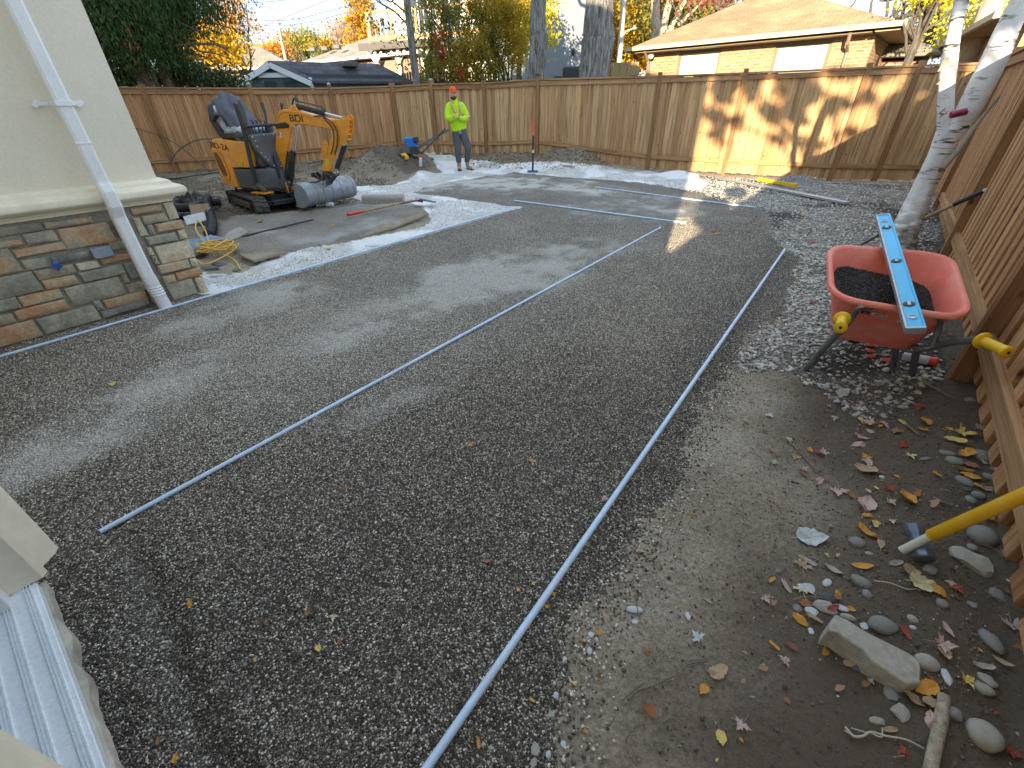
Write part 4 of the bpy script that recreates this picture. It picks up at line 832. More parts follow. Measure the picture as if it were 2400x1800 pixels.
# seat: black shell, plastic wrapped cushions, armrest, jacket thrown over
mb = MB(); mb.box((-.12, -.02, 1.0), (.52, .50, .07)); ET(mb, 'seat_base', M_BLK, bevel=.03)
mb = MB(); mb.box((-.08, -.02, 1.075), (.44, .44, .11)); s_ = ET(mb, 'seat_cushion', M_FOIL, bevel=.045)
mb = MB(); mb.tube([(-.36, -.24, 1.0), (-.42, -.27, 1.2), (-.43, -.24, 1.36), (-.40, -.1, 1.42), (-.4, .1, 1.42), (-.43, .22, 1.36), (-.42, .24, 1.2), (-.36, .22, 1.0)], .045, 10); ET(mb, 'backrest_shell', M_BLK, smooth=True)
mb = MB(); mb.box((-.345, -.02, 1.22), (.10, .42, .36), Matrix.Rotation(R(-14), 3, 'Y')); ET(mb, 'backrest_cushion', M_FOIL, bevel=.04)
mb = MB(); mb.tube([(-.36, -.29, 1.22), (-.27, -.30, 1.27), (-.25, -.30, 1.25)], [.03, .045, .035], 10); ET(mb, 'armrest', M_BLK, smooth=True)
# jacket: draped sheet
JX, JY = 26, 22; mb = MB()
for i in range(JX + 1):
    for j in range(JY + 1):
        u, v = i / JX, j / JY; xx = -.47 + u * (.60 + .1 * v); yy = -.20 + v * .52 - .09 * u
        top = 1.50 - .03 * math.cos(v * 6.3) - .60 * max(0, u - .16) ** 1.0 - .8 * max(0, .08 - u)
        if v < .14: top -= (.14 - v) * .7 * (.6 + u)
        if v > .86: top -= (v - .86) * 1.4
        top += .022 * math.sin(u * 17 + v * 5) * math.sin(v * 11 + 1) + .018 * math.sin(v * 23 + u * 6) + .03 * math.exp(-((u - .15) / .08) ** 2 - ((v - .3) / .2) ** 2)
        mb.v.append((xx + .02 * math.sin(v * 12), yy + .015 * math.sin(u * 14), top))
for i in range(JX):
    for j in range(JY): a = i * (JY + 1) + j; mb.f.append((a, a + 1, a + JY + 2, a + JY + 1)); mb.m.append(0)
jk = mb.build('jacket', M_CLOTH, None, smooth=True, autos=180); so = jk.modifiers.new('thick', 'SOLIDIFY'); so.thickness = .018
jk.location = exc.location; jk.rotation_euler = exc.rotation_euler; tag(jk, 'dark grey purple jacket thrown over the seat of the orange excavator', 'jacket')
# step with boot shaped pedal
mb = MB(); mb.box((.28, -.33, .275), (.30, .16, .02)); mb.box((.2, -.36, .25), (.05, .03, .06)); ET(mb, 'step', M_ORG, bevel=.004)
mb = MB(); mb.tube([(.18, -.33, .33), (.24, -.33, .36), (.34, -.33, .31), (.40, -.33, .295)], [.05, .045, .03, .015], 12, flat=1.0); ET(mb, 'pedal_boot', M_RUB, smooth=True)
mb = MB(); mb.tube([(-.52, -.2, .36), (-.53, -.2, .2), (-.5, -.2, .12)], .016, 8); ET(mb, 'drain_hose', M_BLK)
# boom plane: traced from the photo
BSW = R(12); BO = Vector((.38, .08, 0)); BX = Vector((math.cos(BSW), math.sin(BSW), 0)); BYv = Vector((-math.sin(BSW), math.cos(BSW), 0)); BZ = Vector((0, 0, 1))
_rz = Matrix.Rotation(R(-27), 3, 'Z'); _bw = _rz @ BX; _ow = EXC + _rz @ BO
def pb(cx, cy):
    s, z = VP(400 + cx / 4.366, 180 + cy / 4.366, (_ow.x, _ow.y), (_bw.x, _bw.y)); return (s, z - EZ)
def bl(s, z, y=0): return BO + BX * s + BZ * z + BYv * y
def plate(name, pts, y0, y1, mat, parent=exc, bevel=.006, raw=False):
    p = pts if raw else [pb(*q) for q in pts]; return MB().prism(p, bl(0, 0, y0), BX, BZ, BYv * (y1 - y0)).build(name, mat, parent, bevel=bevel)
boom = plate('boom', [(1085, 900), (1185, 965), (1215, 770), (1255, 545), (1290, 492), (1420, 492), (1560, 518), (1672, 542), (1700, 535), (1705, 432), (1600, 424), (1450, 380), (1325, 345), (1300, 300), (1275, 282), (1250, 300), (1238, 330), (1160, 335), (1128, 378), (1112, 500), (1098, 640)], -.055, .055, M_ORG, bevel=.012)
for y in (-.066, .058):
    plate('boom_flange', [(1150, 345), (1240, 335), (1450, 385), (1600, 430), (1700, 440), (1700, 465), (1600, 450), (1450, 405), (1240, 360), (1160, 372), (1135, 400), (1120, 500), (1108, 500), (1122, 385)], y, y + .008, M_ORG, boom, bevel=.002)
mp = pb(1312, 428)
text('lettering', 'BDI', .125, M_INK, boom, bl(mp[0], mp[1], -.0575), Matrix((BX, BZ, -BYv)).transposed() @ Matrix.Rotation(R(-3), 3, 'Z'), .002, 1.2)
st = pb(1150, 595); mb = MB(); mb.prism([(-.018, -.04), (.022, -.03), (.018, .045), (-.022, .04)], bl(st[0], st[1], -.0575), BX, BZ, BYv * -.002); mb.build('white_sticker', M_STW, boom)
mb = MB(); mb.prism([(-.02, -.005), (-.002, -.003), (-.005, .043), (-.023, .04)], bl(st[0], st[1], -.0598), BX, BZ, BYv * -.002); mb.build('red_sticker', M_RED, boom)
plate('boom_collar', [(1100, 480), (1200, 462), (1240, 490), (1235, 520), (1110, 530)], -.075, .075, M_BLK, boom, bevel=.01)
stick = plate('dipper_arm', [(1690, 470), (1775, 402), (1800, 396), (1818, 560), (1775, 700), (1738, 700), (1700, 800), (1650, 968), (1556, 960), (1590, 800), (1642, 690), (1664, 560), (1672, 500)], -.04, .04, M_ORG, bevel=.008)
for y in (-.062, .050): plate('arm_side_plate', [(1800, 396), (1830, 392), (1852, 430), (1850, 520), (1830, 610), (1808, 690), (1778, 700), (1812, 560)], y, y + .012, M_ORG, stick, bevel=.003)
for k in range(5):
    p = pb(1822, 440 + k * 50); mb = MB(); mb.cyl(bl(p[0], p[1], -.05), bl(p[0], p[1], .05), .012, 10); mb.build('cross_pin', M_ORG, stick, smooth=True)
plate('hose_bracket', [(1582, 650), (1618, 645), (1632, 700), (1612, 800), (1575, 800), (1560, 770), (1572, 700)], -.05, -.042, M_ORG, stick, bevel=.003)
for cx, cy in ((1596, 675), (1588, 712), (1582, 760)):
    p = pb(cx, cy); MB().cyl(bl(p[0], p[1], -.056), bl(p[0], p[1], -.04), .012, 10).build('hose_clamp', M_ORG, stick)
plate('arm_sticker', [(1600, 840), (1648, 842), (1632, 925), (1594, 925)], -.043, -.041, M_STICK, stick, bevel=0)
def cyl2(a, b, split, r1, r2, y, nm, r0=.018):
    a = bl(*pb(*a), y); b = bl(*pb(*b), y); m_ = a.lerp(b, split); o = MB().cyl(a, m_, r1, 16).build(nm, M_BLK, exc, smooth=True)
    MB().cyl(m_, b, r2, 12).build('rod', M_CHR, o, smooth=True); d = (b - a).normalized()
    MB().cyl(m_ - d * .025, m_ + d * .012, r1 * 1.12, 16).build('gland', M_BLK, o, smooth=True)
    for q in (a, b):
        MB().cyl(q - BYv * .05, q + BYv * .05, r0, 12).build('pin', M_BOLT, o, smooth=True)
    return o
cyl2((1228, 1075), (1288, 505), .56, .036, .018, -.0, 'boom_cylinder')
cyl2((1290, 300), (1790, 432), .56, .034, .019, 0, 'arm_cylinder')
cyl2((1785, 690), (1688, 985), .80, .034, .016, 0, 'bucket_cylinder')
for y in (-.03, 0, .03):
    a = [bl(*pb(*q), y) for q in ((1268, 215), (1300, 250), (1420, 275), (1540, 305), (1570, 345))]
    MB().tube(a, .006, 6).build('cylinder_guard', M_BLK, exc)
MB().tube([bl(*pb(*q), 0) for q in ((1245, 330), (1248, 250), (1268, 212), (1285, 250))], .012, 8).build('hose', M_BLK, exc, smooth=True)
for y, dx in ((-.062, 0), (-.072, -34)):
    cp = [bl(*pb(q[0] + (dx if q[1] > 440 else 0), q[1]), y) for q in ((1500, 400), (1580, 405), (1660, 450), (1715, 520), (1735, 600), (1728, 700), (1705, 790))]
    MB().tube(curve_pts(cp, 5), .0085, 8).build('hose', M_BLK, exc, smooth=True)
for k in range(4):
    cp = [bl(*pb(q[0] + k * 14, q[1]), -.06 + k * .02) for q in ((1190, 1120), (1205, 960), (1215, 850), (1225, 760))]
    MB().tube(curve_pts(cp, 4), .012, 8).build('hose', M_BLK, exc, smooth=True)
MB().tube(curve_pts([(.33, -.02, .62), (.42, -.05, .75), (.45, -.08, .66), (.43, -.08, .48), (.36, -.1, .4)], 5), .02, 8).build('hose', M_BLK, exc, smooth=True)
# swing bracket at the foot of the boom
for y in (-.09, .075): plate('swing_bracket', [(1070, 930), (1100, 935), (1130, 1010), (1205, 1055), (1225, 1100), (1245, 1165), (1150, 1165), (1060, 1120), (1055, 1090), (1120, 1075), (1075, 1010)], y, y + .018, M_ORG, exc, bevel=.004)
MB().prism([(.0, .26), (.10, .26), (.12, .34), (.04, .42), (.0, .42)], bl(-.16, 0, -.07), BX, BZ, BYv * .14).build('swing_post', M_ORG, exc, bevel=.01)
p = pb(1175, 1085); MB().cyl(bl(p[0], p[1], -.1), bl(p[0], p[1], .1), .028, 16).build('pin', M_BOLT, exc, smooth=True)
MB().box((.50, .10, .28), (.26, .05, .05)).build('tow_plate', M_ORG, exc, bevel=.005)
# bucket
BKX = .0; prof = [(.80, .09), (.90, .075), (1.0, .095), (1.065, .15), (1.085, .23), (1.07, .31), (1.01, .375), (.93, .405), (.86, .41)]
def shell(prof, t):
    c = Vector((.86, .26)); inn = [(c.x + (x - c.x) * t, c.y + (z - c.y) * t) for x, z in prof]; return prof + inn[::-1]
def fine(pr, n=4): return [(p.x, p.y) for p in curve_pts([(x, z, 0) for x, z in pr], n)]
fp = fine(prof); bk = MB(); bk.prism(shell(fp, .93), (0, -.19, 0), (1, 0, 0), (0, 0, 1), (0, .98, 0)); bucket = bk.build('bucket', M_STEEL, exc, smooth=True, autos=50)
for y in (-.2, .785):
    MB().prism(fp + [(.80, .26)], (0, y, 0), (1, 0, 0), (0, 0, 1), (0, .014, 0)).build('side_plate', M_STEEL, bucket, bevel=.004)
for y in (.12, .30, .48, .74, .0):
    MB().prism(shell([(x * 1.0 + (x - .9) * .03, z + (z - .24) * .03) for x, z in fp[8:]], .93), (0, y, 0), (1, 0, 0), (0, 0, 1), (0, .012, 0)).build('rib', M_STEEL, bucket)
MB().box((.83, .3, .085), (.12, 1.0, .014), Matrix.Rotation(R(6), 3, 'Y')).build('cutting_edge', M_STEEL, bucket, bevel=.003)
bp = pb(1605, 1000)
for y in (.18, .26): MB().prism([(.80, .38), (.98, .38), (.95, .46), (.88, .52), (.82, .50)], (0, y, 0), (1, 0, 0), (0, 0, 1), (0, .018, 0)).build('bucket_ear', M_BLK, bucket, bevel=.004)
mb = MB()
a1 = bl(*pb(1590, 985), 0); a2 = bl(*pb(1690, 1000), 0); a3 = bl(*pb(1620, 1085), 0); a4 = bl(*pb(1560, 1040), 0)
for a, b in ((a1, a3), (a2, a3), (a1, a4), (a2, a1)):
    for y in (-.035, .035): mb.bar(a + BYv * y, b + BYv * y, .014, .045)
for a in (a1, a2, a3, a4): mb.cyl(a - BYv * .055, a + BYv * .055, .028, 14)
mb.build('bucket_linkage', M_RUB, exc, bevel=.005)
mb = MB(); mb.lathe([(.0, .0), (.10, .0), (.085, .02), (.05, .04), (0, .045)], (.90, .10, .41), 14); ET(mb, 'soil_clump', M_SOIL, smooth=True)
# ================================================================ wheelbarrow
M_TUB = plain('faded red tub', (.88, .21, .145), .5, var=.08, scale=8, bump=.02, dirt=(.88, .46, .36), dirt_amt=.9, dscale=3)
M_TUBE_ = plain('grey galvanised tube', (.22, .235, .25), .38, .6, var=.12, dirt=(.15, .13, .1), dirt_amt=.35)
M_YEL = plain('yellow grip', (.85, .52, .01), .4, var=.04, dirt=(.5, .3, .05), dirt_amt=.2)
WO = np.array([1.96, 2.05]); wf = math.atan2(.848, .53)
wb = empty('wheelbarrow', (WO[0], WO[1], gz(*WO) * 0), wf, 'red plastic wheelbarrow with yellow grips half full of dark gravel', 'wheelbarrow')
# local: x forward (towards the wheel), y left (=-r)
rim = [(-.20, .27, .50), (-.225, -.23, .50), (.40, -.22, .61), (.34, .31, .61)]
bot = [(-.02, .19, .215), (-.02, -.17, .215), (.27, -.14, .23), (.25, .19, .23)]
def rounded(q, r, n=6):
    out = []; k = len(q); Q = [Vector(p) for p in q]
    for i in range(k):
        p, a, b = Q[i], Q[i - 1], Q[(i + 1) % k]; u = (a - p).normalized() * r; w = (b - p).normalized() * r
        for t in range(n + 1): t /= n; out.append((p + u) * (1 - t) ** 2 + p * 2 * t * (1 - t) + (p + w) * t * t)
    return out
R0 = rounded(rim, .13); B0 = rounded(bot, .07); c_ = sum(R0, Vector()) / len(R0); n = len(R0)
def ring(t): return [B0[i].lerp(R0[i], t) + Vector((0, 0, 0)) for i in range(n)]
rings = [ring(0), ring(.04), ring(.3), ring(.6), ring(.9), ring(1.0)]
lip = [[p + (p - c_).normalized() * d + Vector((0, 0, h)) for p in R0] for d, h in ((.012, .010), (.026, .008), (.032, -.004), (.028, -.014))]
inner = [[c_ + (p - c_) * .985 + Vector((0, 0, .0)) for p in R0], [c_ + (ring(.5)[i] - c_) * .97 for i in range(n)], [B0[i] * .98 + Vector((0, 0, .012)) for i in range(n)]]
seq = rings + lip[::-1][:0]
mb = MB(); allr = [ring(0), ring(.3), ring(.6), ring(.93)] + [lip[3], lip[2], lip[1], lip[0]] + [inner[0]] + [[a.lerp(b, t) for a, b in zip(inner[0], inner[2])] for t in (.33, .66)] + [inner[2]]
for rg in allr: mb.v += [tuple(p) for p in rg]
for j in range(len(allr) - 1):
    for i in range(n): mb.f.append((j * n + i, j * n + (i + 1) % n, (j + 1) * n + (i + 1) % n, (j + 1) * n + i)); mb.m.append(0)
mb.f += [tuple(range(n)), tuple(range((len(allr) - 1) * n, len(allr) * n))]; mb.m += [0, 0]
tub = mb.build('tub', M_TUB, wb, smooth=True, autos=50)
def tube_part(name, pts, r, mat, parent=wb, k=6, **kw): return MB().tube(curve_pts(pts, k), r, 12).build(name, mat, parent, smooth=True)
def wl(px, py, z): p = G(px, py, z); d = Vector((p.x - WO[0], p.y - WO[1], 0)); q = Matrix.Rotation(-wf, 3, 'Z') @ d; return Vector((q.x, q.y, z))
def cwp(x, y, z): return wl(1850 + x / 3.318, 450 + y / 3.318, z)
gr1, gr2 = cwp(1490, 1150, .45), cwp(1705, 1250, .455); gl1, gl2 = cwp(408, 985, .43), cwp(398, 1055, .455)
hR = [gr1, cwp(1430, 1152, .43), cwp(1250, 1170, .37), cwp(1130, 1200, .31), cwp(1010, 1215, .27), Vector((.2, -.17, .2)), Vector((.55, -.06, .18))]
tube_part('handle_tube', hR, .016, M_TUBE_)
hL = [gl1 + Vector((.06, 0, 0)), cwp(415, 1075, .36), Vector((.0, .2, .27)), Vector((.25, .17, .2)), Vector((.55, .06, .18))]
tube_part('handle_tube', hL, .016, M_TUBE_)
tube_part('leg', [cwp(1005, 1215, .265), cwp(985, 1260, .22), cwp(960, 1380, .08), cwp(930, 1505, -.04)], .017, M_TUBE_)
tube_part('leg', [cwp(395, 1085, .30), cwp(360, 1120, .26), cwp(240, 1250, .11), cwp(128, 1380, -.04)], .017, M_TUBE_)
tube_part('brace', [cwp(470, 1120, .22), cwp(330, 1210, .12), cwp(230, 1285, .06)], .005, M_TUBE_)
MB().bar(cwp(800, 1170, .2), cwp(800, 1400, .03), .035, .012).build('brace', M_TUBE_, wb, bevel=.004)
MB().bar(cwp(840, 1190, .2), cwp(800, 1395, .03), .03, .012).build('brace', M_TUBE_, wb, bevel=.004)
MB().bar(cwp(800, 1370, .03), cwp(905, 1490, -.01), .022, .01).build('brace', M_TUBE_, wb, bevel=.004)
tube_part('tub_support', [cwp(415, 1080, .33), cwp(500, 960, .41), cwp(545, 900, .47), cwp(640, 895, .475)], .013, M_TUBE_)
tube_part('tub_support', [cwp(1130, 975, .475), cwp(1165, 985, .46), cwp(1165, 1050, .41), cwp(1115, 1205, .31)], .013, M_TUBE_)
for a, b in ((gr1, gr2), (gl1, gl2)):
    d = (b - a).normalized(); rot = d.to_track_quat('Z', 'Y').to_matrix(); L_ = (b - a).length
    g = MB().lathe([(.0, 0), (.034, 0), (.036, .006), (.034, .012), (.021, .016), (.0215, L_ - .03), (.024, L_ - .01), (.027, L_ - .004), (.024, L_), (.007, L_)], a, 20, rot=rot).build('grip', M_YEL, wb, smooth=True, autos=60)
    MB().lathe([(.0, L_ + .0005), (.007, L_ + .0008)], a, 12, rot=rot).build('grip_hole', M_INK, g)
mb = MB(); wc = Vector((.50, 0, .165))
for i in range(24):
    a = 2 * math.pi * i / 24
    for r_, w_ in ((.155, .030), (.165, .015), (.165, -.015), (.155, -.030), (.10, -.026), (.10, .026)): mb.v.append((wc.x + r_ * math.cos(a), w_, wc.z + r_ * math.sin(a)))
for i in range(24):
    for k in range(6): mb.f.append((i * 6 + k, i * 6 + (k + 1) % 6, ((i + 1) % 24) * 6 + (k + 1) % 6, ((i + 1) % 24) * 6 + k)); mb.m.append(0)
wheel = mb.build('wheel', M_RUB, wb, smooth=True); MB().cyl(wc + Vector((0, -.02, 0)), wc + Vector((0, .02, 0)), .1, 20).build('rim', M_TUBE_, wheel)
# stickers on the near face of the tub
nf = (Vector(rim[1]) - Vector(rim[0])).normalized(); upv = (Vector(rim[0]).lerp(Vector(rim[1]), .5) - Vector(bot[0]).lerp(Vector(bot[1]), .5)).normalized(); nn = nf.cross(upv).normalized()
if nn.x > 0: nn = -nn
fr_ = Matrix((nf, upv, nf.cross(upv))).transposed()
cS = Vector(rim[0]).lerp(Vector(rim[1]), .34) * .78 + Vector(bot[0]).lerp(Vector(bot[1]), .34) * .22
for nm, du, w_, mt in (('label_plate', .035, .062, M_STW), ('label_plate', -.022, .034, M_INK)):
    MB().prism([(-w_ / 2, -.011), (w_ / 2, -.011), (w_ / 2, .011), (-w_ / 2, .011)], cS + nf * du + nn * .008, nf, upv, nn * .0015).build(nm, mt, tub)
text('label_text', '04578', .02, M_INK, tub, cS + nf * .037 + nn * .0102, Matrix((nf, upv, nn)).transposed(), .0003, .95)
text('label_text', 'O', .017, M_STW, tub, cS + nf * -.022 + nn * .0102, Matrix((nf, upv, nn)).transposed(), .0003)
MB().prism([(-.02, -.03), (.035, -.028), (.04, .02), (-.01, .018)], cS + nf * .13 - upv * .0 + nn * .008, nf, upv, nn * .001).build('label_plate', M_STW, tub)
# gravel in the tub: bed + pebbles
GN_ = 26; mb = MB(); GR = {}
def tubin(x, y):
    return inpoly(np.array([x]), np.array([y]), [((ring(.80)[i] * .97 + c_ * .03).x, (ring(.80)[i] * .97 + c_ * .03).y) for i in range(n)])[0]
def gh(x, y): return .455 + .055 * x / .3 + .03 * math.sin(x * 9 + 1) * math.cos(y * 8) - .055 * max(0, -y) / .2 - .06 * max(0, (-.05 - x)) / .15
tz = []
for i in range(n):
    t = .3
    while t < .95:
        q = B0[i].lerp(R0[i], t)
        if q.z > gh(q.x, q.y): break
        t += .02
    q = q + (c_ - q).normalized() * .012; tz.append(Vector((q.x, q.y, gh(q.x, q.y))))
cc = Vector((c_.x, c_.y, 0)); mb.v = [tuple(Vector((cc.x, cc.y, gh(cc.x, cc.y))))]
for t in (.25, .5, .75, 1): mb.v += [(cc.x + (p.x - cc.x) * t, cc.y + (p.y - cc.y) * t, gh(cc.x + (p.x - cc.x) * t, cc.y + (p.y - cc.y) * t)) for p in tz]
for i in range(n): mb.f.append((0, 1 + i, 1 + (i + 1) % n)); mb.m.append(0)
for j in range(3):
    for i in range(n): mb.f.append((1 + j * n + i, 1 + (j + 1) * n + i, 1 + (j + 1) * n + (i + 1) % n, 1 + j * n + (i + 1) % n)); mb.m.append(0)
MP_WET = pebble_mat('damp pebble', [(.02, .019, .018), (.045, .041, .038), (.03, .028, .026), (.08, .072, .065), (.05, .045, .042), (.13, .12, .11)], .5)
gl = mb.build('gravel_load', plain('dark gravel base', (.03, .028, .026), .9), None); gl.location = wb.location; gl.rotation_euler = wb.rotation_euler
gl['kind'] = 'stuff'; gl['label'] = 'heap of damp dark gravel inside the red wheelbarrow tub'; gl['category'] = 'gravel'
P_, tries = [], 0
while len(P_) < 7500 and tries < 40000:
    tries += 1; x = random.uniform(-.25, .42); y = random.uniform(-.27, .33)
    if len(P_) % 1 == 0:
        P_.append((x, y))
Pa = np.array(P_); polyt = [(p.x * .99 + cc.x * .01, p.y * .99 + cc.y * .01) for p in tz]; kk = inpoly(Pa[:, 0], Pa[:, 1], polyt); Pa = Pa[kk]
wr = Matrix.Rotation(wf, 3, 'Z'); PW = []
for x, y in Pa: v = wr @ Vector((x, y, gh(x, y) + random.uniform(0, .006))); PW.append((v.x + WO[0], v.y + WO[1], v.z + wb.location.z))
m_ = len(PW); sc_ = RNG.uniform(.007, .012, m_)
scatter('gravel_load_pebbles', np.array(PW), RNG.uniform(0, 6.28, (m_, 3)), np.stack([sc_, sc_ * .8, sc_ * .6], -1), RNG.uniform(0, .999, m_), MP_WET, sub=1, label='loose dark pebbles covering the gravel heap in the wheelbarrow', cat='gravel')
# spirit level lying across the tub
M_LVL = plain('blue level paint', (.05, .50, .86), .35, var=.06, scale=10, dirt=(.30, .42, .52), dirt_amt=.4, dscale=8)
M_LVS = plain('level edge', (.42, .48, .54), .4, .5)
la, lb = Vector((1.70, 1.61, .505)), Vector((2.28, 2.72, .725)); ld = (lb - la).normalized(); lx = ld.cross(Vector((0, 0, 1))).normalized(); lz = lx.cross(ld); Ll = (lb - la).length
# broad face turned up and slightly to the lens
til = Matrix.Rotation(R(-14), 3, ld); lx = til @ lx; lz = til @ lz
lv = empty('spirit_level', (la.x, la.y, la.z), 0, 'bright blue spirit level lying across the red wheelbarrow tub', 'spirit level')
rotl = Matrix((ld, lx, lz)).transposed()
def lvp(mbx, nm, mt, par=lv, **k):
    o = mbx.build(nm, mt, par, **k); 
    if par is lv: o.matrix_local = rotl.to_4x4()
    return o
W_ = .064; mb = MB(); mb.box((Ll / 2, 0, 0), (Ll, W_, .022)); body = lvp(mb, 'body', M_LVL, bevel=.004)
for s in (-1, 1): mb = MB(); mb.box((Ll / 2, s * (W_ / 2 - .003), .0), (Ll - .002, .010, .030)); lvp(mb, 'flange', M_LVS if s < 0 else M_LVL, body, bevel=.003)
for x in (0.004, Ll - .004): mb = MB(); mb.box((x, 0, 0), (.012, W_ + .004, .032)); lvp(mb, 'end_cap', M_LVS, body, bevel=.003)
for x, r_ in ((.09, .017), (Ll - .10, .017)):
    mb = MB(); mb.lathe([(.0, .0), (r_, 0), (r_, .004), (r_ * .75, .005), (r_ * .6, .001), (0, .001)], (x, 0, .0112), 20); lvp(mb, 'hand_hole_ring', M_LVS, body, smooth=True)
for x in (.20, Ll - .20, Ll / 2):
    mb = MB(); mb.lathe([(0, 0), (.021, 0), (.021, .0035), (.016, .004), (0, .004)], (x, 0, .0112), 20); lvp(mb, 'vial_window', M_INK, body, smooth=True)
    mb = MB(); mb.box((x, 0, .0165), (.03 if x != Ll / 2 else .02, .013, .004)); lvp(mb, 'vial', M_LVS, body, bevel=.002)
# can caught in the fork of the birch is in the trees part
# ================================================================ pipes, tools and loose things
def single(o, label, cat, group=None): return tag(o, label, cat, group)
M_PIPE = plain('pale conduit', (.55, .71, .92), .4, 0.0, var=.1, scale=14, dirt=(.62, .64, .66), dirt_amt=.5, dscale=18)
def rod(name, a, b, r, mat, label, cat, sag=0.0, zo=None, group=None, seg=10):
    a = Vector(a); b = Vector(b); pts = []
    for i in range(15):
        t = i / 14; p = a.lerp(b, t); p.z += sag * math.sin(t * math.pi * 3) ; pts.append(p)
    o = MB().tube([p - a for p in pts], r, seg).build(name, mat, None, smooth=True, autos=60); o.location = a
    return single(o, label, cat, group)
def onbed(px, py, dz): p = G(px, py); return Vector((p.x, p.y, dz))
rod('screed_pipe', onbed(-160, 886, .010), onbed(1212, 487, .010), .009, M_PIPE, 'long pale pipe laid past the downspout foot, nearest the house', 'pipe')
rod('screed_pipe', onbed(239, 1251, .012), onbed(1548, 535, .010), .0100, M_PIPE, 'long pale pipe laid down the middle of the dark gravel', 'pipe')
rod('screed_pipe', onbed(935, 1900, .010), onbed(1839, 587, .013), .0115, M_PIPE, 'thick pale pipe laid along the right edge of the dark gravel', 'pipe')
rod('screed_pipe', onbed(1204, 472, .013), onbed(1606, 525, .012), .012, M_PIPE, 'short pale pipe laid crosswise past the ends of the long ones', 'pipe')
rod('screed_pipe', onbed(1395, 440, .012), onbed(1768, 488, .010), .010, M_PIPE, 'thin half buried pipe laid crosswise nearest the back fence', 'pipe')
# aluminium straightedge with a yellow level on it
a, b = GG(1680, 420, .03), GG(1985, 481, .03); M_ALU = plain('aluminium', (.52, .56, .60), .35, .7, var=.06)
mb = MB(); d = (b - a); mb.bar((0, 0, 0), d, .10, .035); se = mb.build('straightedge', M_ALU, None, bevel=.003); se.location = a; single(se, 'long aluminium straightedge board lying on the crushed stone', 'straightedge')
M_YL = plain('yellow level paint', (.80, .50, .02), .4, dirt=(.5, .35, .1), dirt_amt=.2)
ya, yb = GG(1775, 430, .075), GG(1862, 446, .075); d = yb - ya; lvl = empty('spirit_level', ya, 0, 'yellow spirit level lying beside the aluminium straightedge', 'spirit level')
MB().bar((0, 0, 0), d, .028, .06).build('body', M_YL, lvl, bevel=.004)
for t in (.02, .98): MB().bar(d * t - d.normalized() * .03, d * t + d.normalized() * .03, .05, .075).build('end_block', M_YL, lvl, bevel=.006)
# sledgehammer (crop coordinates, scale 3.687 from 1800,900)
HZ0 = gz(1.43, .94)
def s2(x, y, z): return G(1800 + x / 3.687, 900 + y / 3.687, z + HZ0)
M_HEAD = plain('forged steel head', (.16, .20, .27), .4, .7, var=.25, scale=12, bump=.2, dirt=(.2, .17, .13), dirt_amt=.7, dscale=14)
hx0 = s2(1300, 1370, .045); sh = empty('sledgehammer', hx0, 0, 'sledgehammer with blue grey head and yellow handle leaning on the right fence', 'hammer')
e1 = s2(1240, 1230, .06) - hx0; e2 = s2(1350, 1520, .035) - hx0; ax = (e2 - e1); Lh = ax.length; axn = ax.normalized()
hdir = (s2(1500, 1300, .10) - s2(1150, 1440, .03)); hdir = hdir.normalized(); hdir = (hdir - axn * hdir.dot(axn)).normalized(); ud = axn.cross(hdir)
mb = MB(); N_ = 8; secs = [(-.5, .024), (-.47, .029), (-.30, .029), (-.16, .023), (.16, .023), (.30, .029), (.47, .029), (.5, .024)]
for t, r in secs:
    for k in range(N_):
        a = 2 * math.pi * (k + .5) / N_; mb.v.append(tuple(axn * (t * Lh) + (hdir * math.cos(a) + ud * math.sin(a)) * r))
for j in range(len(secs) - 1):
    for k in range(N_): mb.f.append((j * N_ + k, j * N_ + (k + 1) % N_, (j + 1) * N_ + (k + 1) % N_, (j + 1) * N_ + k)); mb.m.append(0)
mb.f += [tuple(range(N_))[::-1], tuple(range((len(secs) - 1) * N_, len(secs) * N_))]; mb.m += [0, 0]
mb.build('head', M_HEAD, sh, bevel=.003)
hb = s2(1150, 1440, .02) - hx0; hs = s2(1400, 1315, .10) - hx0; top = s2(2212, 960, .36) - hx0; top2 = hs + (top - hs) * 1.55
MB().tube([hb, hs + (top - hs).normalized() * .01], .0125, 12).build('handle_core', plain('pale fibreglass', (.55, .60, .52), .5), sh, smooth=True)
MB().tube([hs, hs.lerp(top, .02), top2], [.014, .0185, .0185], 16).build('handle', plain('yellow handle', (.80, .46, .005), .35, var=.03, dirt=(.75, .6, .3), dirt_amt=.25, dscale=20), sh, smooth=True)
# curb block piece, moulded like an interlocking paver
def s3(x, y, z): return G(1800 + x / 3.687, 1350 + y / 3.687, z)
M_PAV = plain('weathered concrete', (.40, .385, .33), .9, var=.1, scale=60, bump=.35, dirt=(.16, .14, .12), dirt_amt=.4, dscale=35)
tp = [(590, 330), (720, 395), (800, 450), (870, 490), (930, 520), (1210, 660), (1320, 740), (1318, 925), (1205, 935), (1080, 850), (900, 730), (830, 635), (720, 570), (610, 490), (525, 470), (545, 400)]
top_ = [s3(x, y, .078) for x, y in tp]; o0 = sum(top_, Vector()) / len(top_); low = [Vector((p.x, p.y, .002)) for p in top_]
mb = MB(); n = len(tp); mid = [p.lerp(q, .12) + (p - o0) * .02 for p, q in zip(top_, low)]
for rg in (top_, mid, [p + (p - o0) * .02 for p in low]): mb.v += [tuple(p - o0) for p in rg]
for j in range(2):
    for i in range(n): mb.f.append((j * n + i, j * n + (i + 1) % n, (j + 1) * n + (i + 1) % n, (j + 1) * n + i)); mb.m.append(0)
mb.f += [tuple(range(n))]; mb.m += [0]
